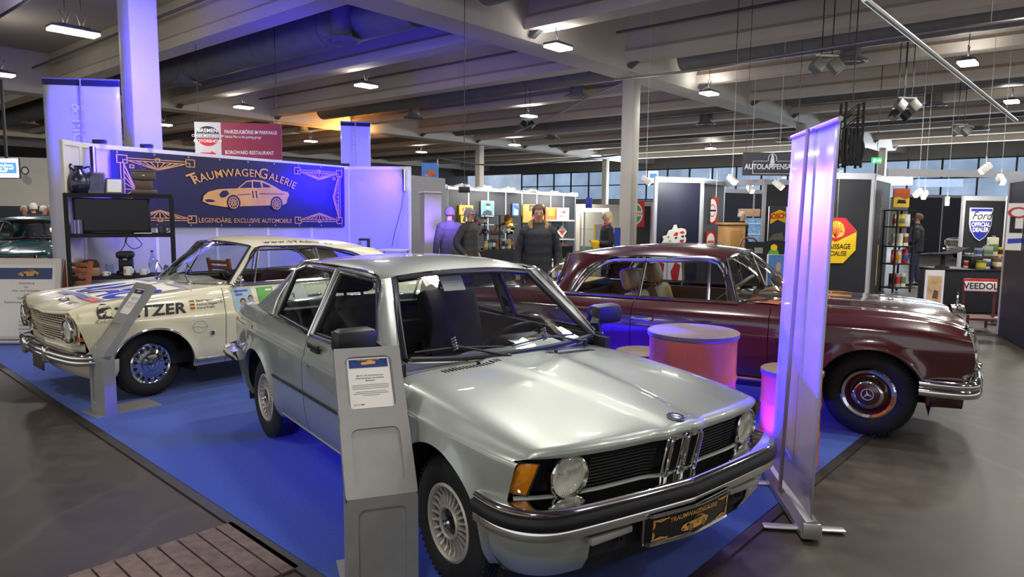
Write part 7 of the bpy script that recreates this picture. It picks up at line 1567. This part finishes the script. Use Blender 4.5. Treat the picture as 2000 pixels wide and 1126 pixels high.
g.build('scallop_ribs', RED, o); flat(o, m @ TR(0, 0, .007), [(-r*.36, r*.37), (r*.36, r*.37), (r*.36, r*.55), (-r*.36, r*.55)], YELLOW, 'name_band'); text('SHELL', r*.16, RED, o, m @ TR(0, r*.385, .009), bold=.03)
text('GRAISSAGE', r*.22, INK, o, m @ TR(r*.02, -r*.36, .003), bold=.01, wx=.9); text('SPECIALISE', r*.2, INK, o, m @ TR(-r*.02, -r*.66, .003), bold=.01, wx=.85)
G().tube([(0, r, .0), (0, r+.9, 0)], .004, 4, m=m).build('hanging_wire', ALU, o)
OLDP = pm('old_paper', 'b3996b', .7, var=.25, scale=10)
o, m, w, h = board('old_notice_board', 'long old paper board, upper one on the narrow side panel', 'poster', 1716, 423, 15.0, 16, 86, OLDP, 40); flat(o, m, [(-w*.5, h*.24), (w*.5, h*.24), (w*.5, h*.26), (-w*.5, h*.26)], INK)
for i in range(7): flat(o, m, [(-w*.3, h*(.18-.08*i)), (w*.3, h*(.18-.08*i)), (w*.3, h*(.165-.08*i)), (-w*.3, h*(.165-.08*i))], GREYINK)
o, m, w, h = board('old_notice_board', 'long yellowed paper board, lower one on the narrow side panel', 'poster', 1708, 518, 14.9, 20, 80, pm('yellowed_paper', 'b58f45', .7, var=.2, scale=8), 40); flat(o, m, [(-w*.1, h*.3), (w*.25, h*.34), (w*.2, h*.42), (-w*.05, h*.42)], RED)
# black rack with old tins
RK = thing('display_rack', 'tall black rack of old tins left of the man in jeans', 'rack', at(1757, 15.4), rad(20)); 
for x in (-.25, .25):
    for y in (-.17, .17): G().bar((x, y, 0), (x, y, 1.78), .03).build('post', SOFTBLK, RK, smooth=0)
for z in (.1, .62, 1.0, 1.42, 1.78): G().box((0, 0, z), (.54, .38, .025)).build('shelf_board', SOFTBLK, RK, smooth=0)
def rk(x, y, z): a = rad(20); return RK.location+V3((x*cos(a)-y*sin(a), x*sin(a)+y*cos(a), z))
n = 0
for z, row in ((1.4325, ('cream', 'yellow', 'white')), (1.0125, ('cream', 'white', 'cream')), (.6325, ('red', 'white', 'red')), (.1125, ('brown', 'silver', 'cream'))):
    for i, cl in enumerate(row):
        tin('%s tin, %s in its row on the %s board of the black rack' % (cl, ('first', 'second', 'third')[i], {1.4325: 'top', 1.0125: 'second', .6325: 'third', .1125: 'lowest'}[z]), rk(-.16+.16*i, -.05, z), .06, .27 if z > 1 else .3, cl, NAMES[(n*3) % 10], 'tins on the black rack', square=(i+n) % 2 == 0); n += 1
o, m, w, h = board('orange_poster', 'orange and yellow poster standing on top of the black rack', 'poster', 1761, 386, 15.5, 32, 36, pm('poster_orange', 'c8592a', .5, var=.2, scale=6), 4); flat(o, m, [(-w*.5, -h*.5), (w*.5, -h*.5), (w*.5, h*.0), (w*.2, -h*.08), (-w*.2, h*.06), (-w*.5, -h*.02)], YELLOW); flat(o, m @ TR(0, 0, .002), [(-w*.3, -h*.3), (w*.3, -h*.3), (w*.25, -h*.12), (-w*.2, -h*.1)], INK)
# far right: black backdrop, ford sign, table of collectables
panel_wall('tall black backdrop behind the white car', 1770, 31.0, 1905, 32.0, NVYP, 2.6, 2)
panel_wall('black panel with the shield sign at the far right', 1880, 18.6, 1962, 19.0, BLKP, 2.2)
panel_wall('dark panel behind the collectables table at the right edge', 1966, 18.5, 2040, 18.0, BLKP, 2.2)
area_light('booth_spot', on_y(1915, 380, 17.5), .2, 30, (1, .97, .92), on_y(1916, 430, 18.7), sy=.1)
o, m, w, h = board('shield_sign', 'white and blue shield sign on the black panel at far right', 'sign', 1915.5, 438, 18.70, 54, 64, PAPER, 16, .03); bpy.data.objects.remove(o.children[0])
def shield(k): return [(x*w*k, y*h*k) for x, y in ((-.5, .5), (.5, .5), (.48, .0), (.40, -.22), (.22, -.40), (0, -.5), (-.22, -.40), (-.40, -.22), (-.48, .0))]
FB = pm('ford_blue', '25329a', .35, coat=.3); G().prism(shield(1), -.03, -.004, m).build('sign_plate', PAPER, o, smooth=0); flat(o, m, shield(.95), FB, 'blue_field'); flat(o, m @ TR(0, 0, .002), [(-w*.455, h*.39), (w*.455, h*.39), (w*.45, h*.10), (-w*.45, h*.10)], PAPER, 'white_field')
text('Ford', h*.24, INK, o, m @ TR(0, h*.15, .005), shear=.35, wx=1.15, bold=.005); text('OFFICIAL', h*.125, PAPER, o, m @ TR(0, -h*.06, .004), bold=.04); text('DEALER', h*.125, PAPER, o, m @ TR(0, -h*.22, .004), bold=.04)
TB = at(1908, 12.4); o = thing('black_table', 'black-clothed table of oil cans and collectables at far right', 'table', TB, rad(-4)); G().box((0, 0, .37), (1.52, .62, .74), .01).build('table_cloth', SOFTBLK, o); G().box((0, 0, .745), (1.56, .66, .02), .004).build('table_top', BLACK, o); G().box((.35, .12, .86), (.8, .3, .21), .004).build('riser', BLACK, o)
def tb(x, y, z=.756): a = rad(-4); return TB+V3((x*cos(a)-y*sin(a), x*sin(a)+y*cos(a), z))
for i, (x, y, z, r, hh, cl, c2, sq) in enumerate(((.02, -.2, .756, .075, .15, 'green', 'yellow', 0), (.30, -.2, .756, .09, .2, 'brown', 'cream', 1), (.16, -.12, .756, .06, .17, 'white', 'blue', 0), (.52, -.22, .756, .14, .13, 'green', 'red', 1), (.72, -.2, .756, .07, .19, 'orange', 'yellow', 0), (.14, .12, .966, .06, .14, 'silver', 'blue', 0), (.30, .12, .966, .07, .17, 'silver', 'green', 1), (.50, .1, .966, .055, .16, 'yellow', 'black', 0), (.62, .1, .966, .06, .15, 'yellow', 'white', 1), (.42, .2, .966, .11, .33, 'cream', 'green', 1), (.72, .2, .966, .05, .3, 'brown', 'cream', 0), (-.05, .1, .756, .05, .13, 'cream', 'red', 0), (.40, -.24, .756, .045, .16, 'white', 'blue', 0))):
    tin('%s and %s tin %s of the collectables table' % (cl, c2, ('at the front left', 'at the front middle', 'left of the middle', 'at the front right, low and wide', 'at the front right corner', 'at the left end of the riser', 'in the riser row, squarish', 'in the riser row, round', 'in the riser row, square', 'tallest on the riser', 'at the right end of the riser', 'at the back left', 'between the wide tins')[i]), tb(x, y, z), r, hh, cl, c2, square=bool(sq), group=None)
random.seed(5)
bt0 = thing('oil_bottle', 'clear oil bottle with pale top in the bottle crate on the table', 'bottle', tb(-.0, .2, .966), 0, 'oil bottles in the rack')
G().lathe([(0, 0), (.032, 0), (.034, .01), (.034, .12), (.02, .18), (.013, .2), (.013, .24)], 14).build('bottle_glass', PLA, bt0); G().lathe([(.014, .23), (.014, .26), (0, .26)], 12).build('bottle_cap', CLS['white'], bt0)
bt0.location = tb(-.0, .24, .756)
for i in range(1, 8): dup(bt0, tb(-.0+.07*(i % 4), .24-.075*(i//4), .756))
o = thing('tractor_seat', 'black iron tractor seat on a pedestal at the left of the collectables table', 'seat', tb(-.52, 0)); G().lathe([(.12, 0), (.1, .03), (.04, .06), (.03, .22)], 20).build('pedestal', SOFTBLK, o); G().grid([[(x, y, .24+.5*max(0, x)**1.6*1.2+.18*abs(y)**1.5) for y in [-.17*k for k in (1, .6, .3, 0, -.3, -.6, -1)]] for x in (-.2, -.1, 0, .12, .24, .36)]).build('seat_pan', SOFTBLK, o, solid=.01)
o, m, w, h = board('white_framed_poster', 'white framed watercolour leaning against the collectables table', 'picture', 1824, 572.5, 11.6, 34, 91, PAPER, -8, .03); flat(o, m, [(-w*.38, -h*.36), (w*.38, -h*.36), (w*.38, h*.38), (-w*.38, h*.38)], pm('watercolour', 'c9a878', .6, var=.3, scale=8)); flat(o, m @ TR(0, 0, .002), [(-w*.1, -h*.1), (w*.2, -h*.12), (w*.22, h*.05), (0, h*.08)], pm('watercolour_dark', '5a4a3c', .6)); flat(o, m @ TR(0, 0, .002), [(-w*.3, -h*.32), (w*.34, -h*.32), (w*.3, -h*.2), (-w*.3, -h*.22)], pm('watercolour_red', 'b05a3a', .6))
# sign on a brown stand
RB_ = pm('rust_brown', '5a2a22', .6, var=.2, scale=14); VP = at(1925, 10.3); o = thing('sign_stand', 'white and red oil sign on a rusty brown stand at far right', 'sign stand', VP, rad(-14))
for x in (-.2, .2): G().bar((x, .0, .12), (x, .0, .66), .03).build('leg', RB_, o); G().bar((x, -.22, 0), (x, -.22, .24), .03).build('foot', RB_, o)
for x in (-.2, .2): G().bar((x, -.22, .16), (x, .22, .16), .03).build('side_rail', RB_, o); G().bar((x, .22, 0), (x, .22, .17), .03).build('foot', RB_, o)
G().box((0, 0, .18), (.46, .46, .03)).build('tray', RB_, o); mm = TR(0, -.02, .66) @ MX.Rotation(rad(84), 4, 'X'); G().box((0, 0, 0), (.44, .19, .02), .004, mm).build('sign_plate', RED, o); G().box((0, -.015, .003), (.42, .14, .018), .003, mm).build('white_field', PAPER, o); text('VEEDOL', .09, INK, o, mm @ TR(0, -.055, .0135), bold=.02, wx=.95)
o = thing('white_bowl', 'small white bowl on the floor beside the rusty sign stand', 'bowl', at(1962, 10.9), 0); G().lathe([(0, .01), (.06, 0), (.14, .08), (.15, .09), (.13, .085), (.05, .02), (0, .02)], 24).build('bowl_body', OFFW, o)
# near panel at the right edge
panel_wall('dark navy panel with pale frame cut by the right edge', 1972, 9.9, 2040, 8.6, NVYP, 2.25)
o, m, w, h = board('rounded_sign', 'white rounded sign with red and blue letters cut by the right edge', 'sign', 2008, 443, 9.2, 54, 92, PAPER, -38, .03); text('L', h*.3, INK, o, m @ TR(-w*.3, -h*.1, .003), bold=.06); flat(o, m, [(p[0]*w*.25-w*.25, p[1]*h*.12+h*.3) for p in disc(16, 1)], RED); flat(o, m @ TR(0, 0, .002), [(p[0]*w*.17-w*.25, p[1]*h*.08+h*.3) for p in disc(16, 1)], PAPER); flat(o, m, [(-w*.45, -h*.36), (w*.4, -h*.3), (w*.4, -h*.2), (-w*.45, -h*.26)], BLUEP)
# pale fascia over the right booths, spotlights, truss, exit sign
tag(G().bar(on_y(1733, 336, 15.8), on_y(1990, 341, 17.5), .06, .16).build('booth_fascia', FRAME, smooth=0), 'long pale fascia beam over the booths at the far right', 'beam')
o = thing('black_truss', 'black truss tower with bundled cables hanging above the octagonal sign', 'truss', on_y(1658, 328, 13.0)); z1 = 1.16
for x in (-.16, .16):
    for y in (-.1, .1): G().tube([(x, y, 0), (x, y, z1)], .025, 8).build('chord', SOFTBLK, o)
g = G()
for k in range(5):
    for y in (-.1, .1): g.bar((-.16, y, k*z1/5), (.16, y, (k+1)*z1/5), .016)
g.build('lattice', SOFTBLK, o)
for k in range(5): G().tube(curve([(-.2+.07*k, -.14, z1*.6), (-.22+.07*k, -.17, .25), (-.16+.06*k, -.15, .05), (-.08+.06*k, -.17, .3), (-.1+.05*k, -.14, z1*.5)], 5), .03, 7).build('cable_bundle', SOFTBLK, o)
G().bar((-.3, -.05, .75), (-.05, -.1, .95), .04).build('bracket', SOFTBLK, o); G().tube([(0, 0, z1), (0, 0, 6.7-o.location.z)], .01, 6).build('chain', BLACK, o)
EXG = pm('exit_green', '1fa05a', .4, emis=1.6)
o, m, w, h = board('exit_sign', 'green illuminated exit sign above the octagonal sign panel', 'sign', 1713, 313, 20, 19, 11, EXG, 3, .05); flat(o, m, [(-w*.05, -h*.12), (w*.25, -h*.12), (w*.25, -h*.3), (w*.45, 0), (w*.25, h*.3), (w*.25, h*.12), (-w*.05, h*.12)], SCRW, 'arrow'); flat(o, m, [(-w*.4, -h*.35), (-w*.25, -h*.35), (-w*.15, 0), (-w*.2, h*.3), (-w*.32, h*.3), (-w*.35, 0)], SCRW, 'running_figure'); G().tube([(0, h*.5, -.02), (0, 6.78-m.to_translation().z-o.location.z, -.02)], .01, 5, m=m).build('hanger', BLACK, o)
def twin(label, u, v, Y, s, mat):
    p = on_y(u, v, Y); o = thing('twin_floodlight', label, 'floodlight', p, rad(5)); G().bar((-s*1.1, 0, s*.9), (s*1.1, 0, s*.9), .03).build('mount_bar', ALU, o)
    for k in (-1, 1):
        m = TR(k*s*.85, 0, 0) @ MX.Rotation(k*rad(-38), 4, 'Y') @ MX.Rotation(rad(-15), 4, 'X'); h = G().box((0, 0, 0), (s*1.1, s*.9, s*1.2), s*.1, m).build('lamp_head', mat, o); G().box((0, 0, -s*.62), (s*.95, s*.75, .02), 0, m).build('lamp_glass', pm('floodlight_glass', '8f959a', .1, .3), o); G().bar((k*s*.85, 0, s*.5), (k*s*.7, 0, s*.95), .03).build('yoke', ALU, o)
    G().tube([(-s*.5, 0, s*.9), (-s*.5, 0, 6.7-p.z)], .01, 6).tube([(s*.5, 0, s*.9), (s*.5, 0, 6.7-p.z)], .01, 6).build('hanger', BLACK, o); return o
LG = pm('floodlight_grey', '8d8f88', .45, .3)
twin('pair of grey floodlights under the large ringed diffuser at upper right', 1614, 128, 14.6, .22, LG); twin('pair of grey floodlights above the black pair at upper right', 1772, 206, 17, .2, LG); twin('pair of black floodlights under the grey pair at upper right', 1758, 225, 17, .17, SOFTBLK); twin('pair of small grey floodlights near the right edge of the ceiling', 1876, 255, 21, .2, LG); twin('pair of black floodlights at the end of the thin rail left of the central pillar', 1030, 242, 23.5, .16, SOFTBLK)
for i, (u, v, Y, lb) in enumerate(((1925, 328, 15.5, 'bright white spotlight above the shield sign'), (1793, 376, 19, 'white spotlight left of the black backdrop'), (1806, 380, 19.5, 'second white spotlight left of the black backdrop'), (1850, 392, 20, 'white spotlight over the white car'), (1955, 350, 16, 'white spotlight by the dark mesh at far right'), (1466, 368, 19, 'dazzling spotlight behind the booth opening'), (1430, 350, 16.5, 'white spotlight on the fascia of the booth opening'), (1520, 360, 16.5, 'pale spotlight over the framed flag poster'), (1262, 352, 18, 'bright spotlight right of the central pillar'))):
    o = thing('rail_spotlight', lb, 'spotlight', on_y(u, v, Y), rad(20*i)); m = MX.Rotation(rad(50), 4, 'Y'); G().box((0, 0, 0), (.14, .12, .26), .02, m).build('lamp_head', SPOTM, o); G().box((0, 0, -.133), (.12, .1, .006), 0, m).build('lamp_glass', SPE, o); G().bar((0, 0, .06), (0, 0, .25), .02).tube([(0, 0, .2), (0, 0, 6.78-o.location.z)], .004, 5).build('arm', SPOTM, o)
o, m, w, h = board('blue_shop_sign', 'bright blue and white sign high behind the navy panel', 'sign', 1276, 345, 26, 18, 22, SCRW, 3, .05); flat(o, m, [(-w*.4, -h*.1), (w*.4, -h*.1), (w*.4, h*.3), (-w*.4, h*.3)], SCRB)
o, m, w, h = board('blue_screen', 'pale blue glowing banner over the black backdrop', 'screen', 1758, 353, 24, 50, 16, SCRW, 3, .05)
tag(G().bar(on_y(1790, 357, 27), on_y(1880, 357, 27.5), .06, .3).build('lit_fascia', pm('lit_fascia', '9fb4e0', .4, emis=1.0), smooth=0), 'pale blue lit strip above the black backdrop', 'light strip')
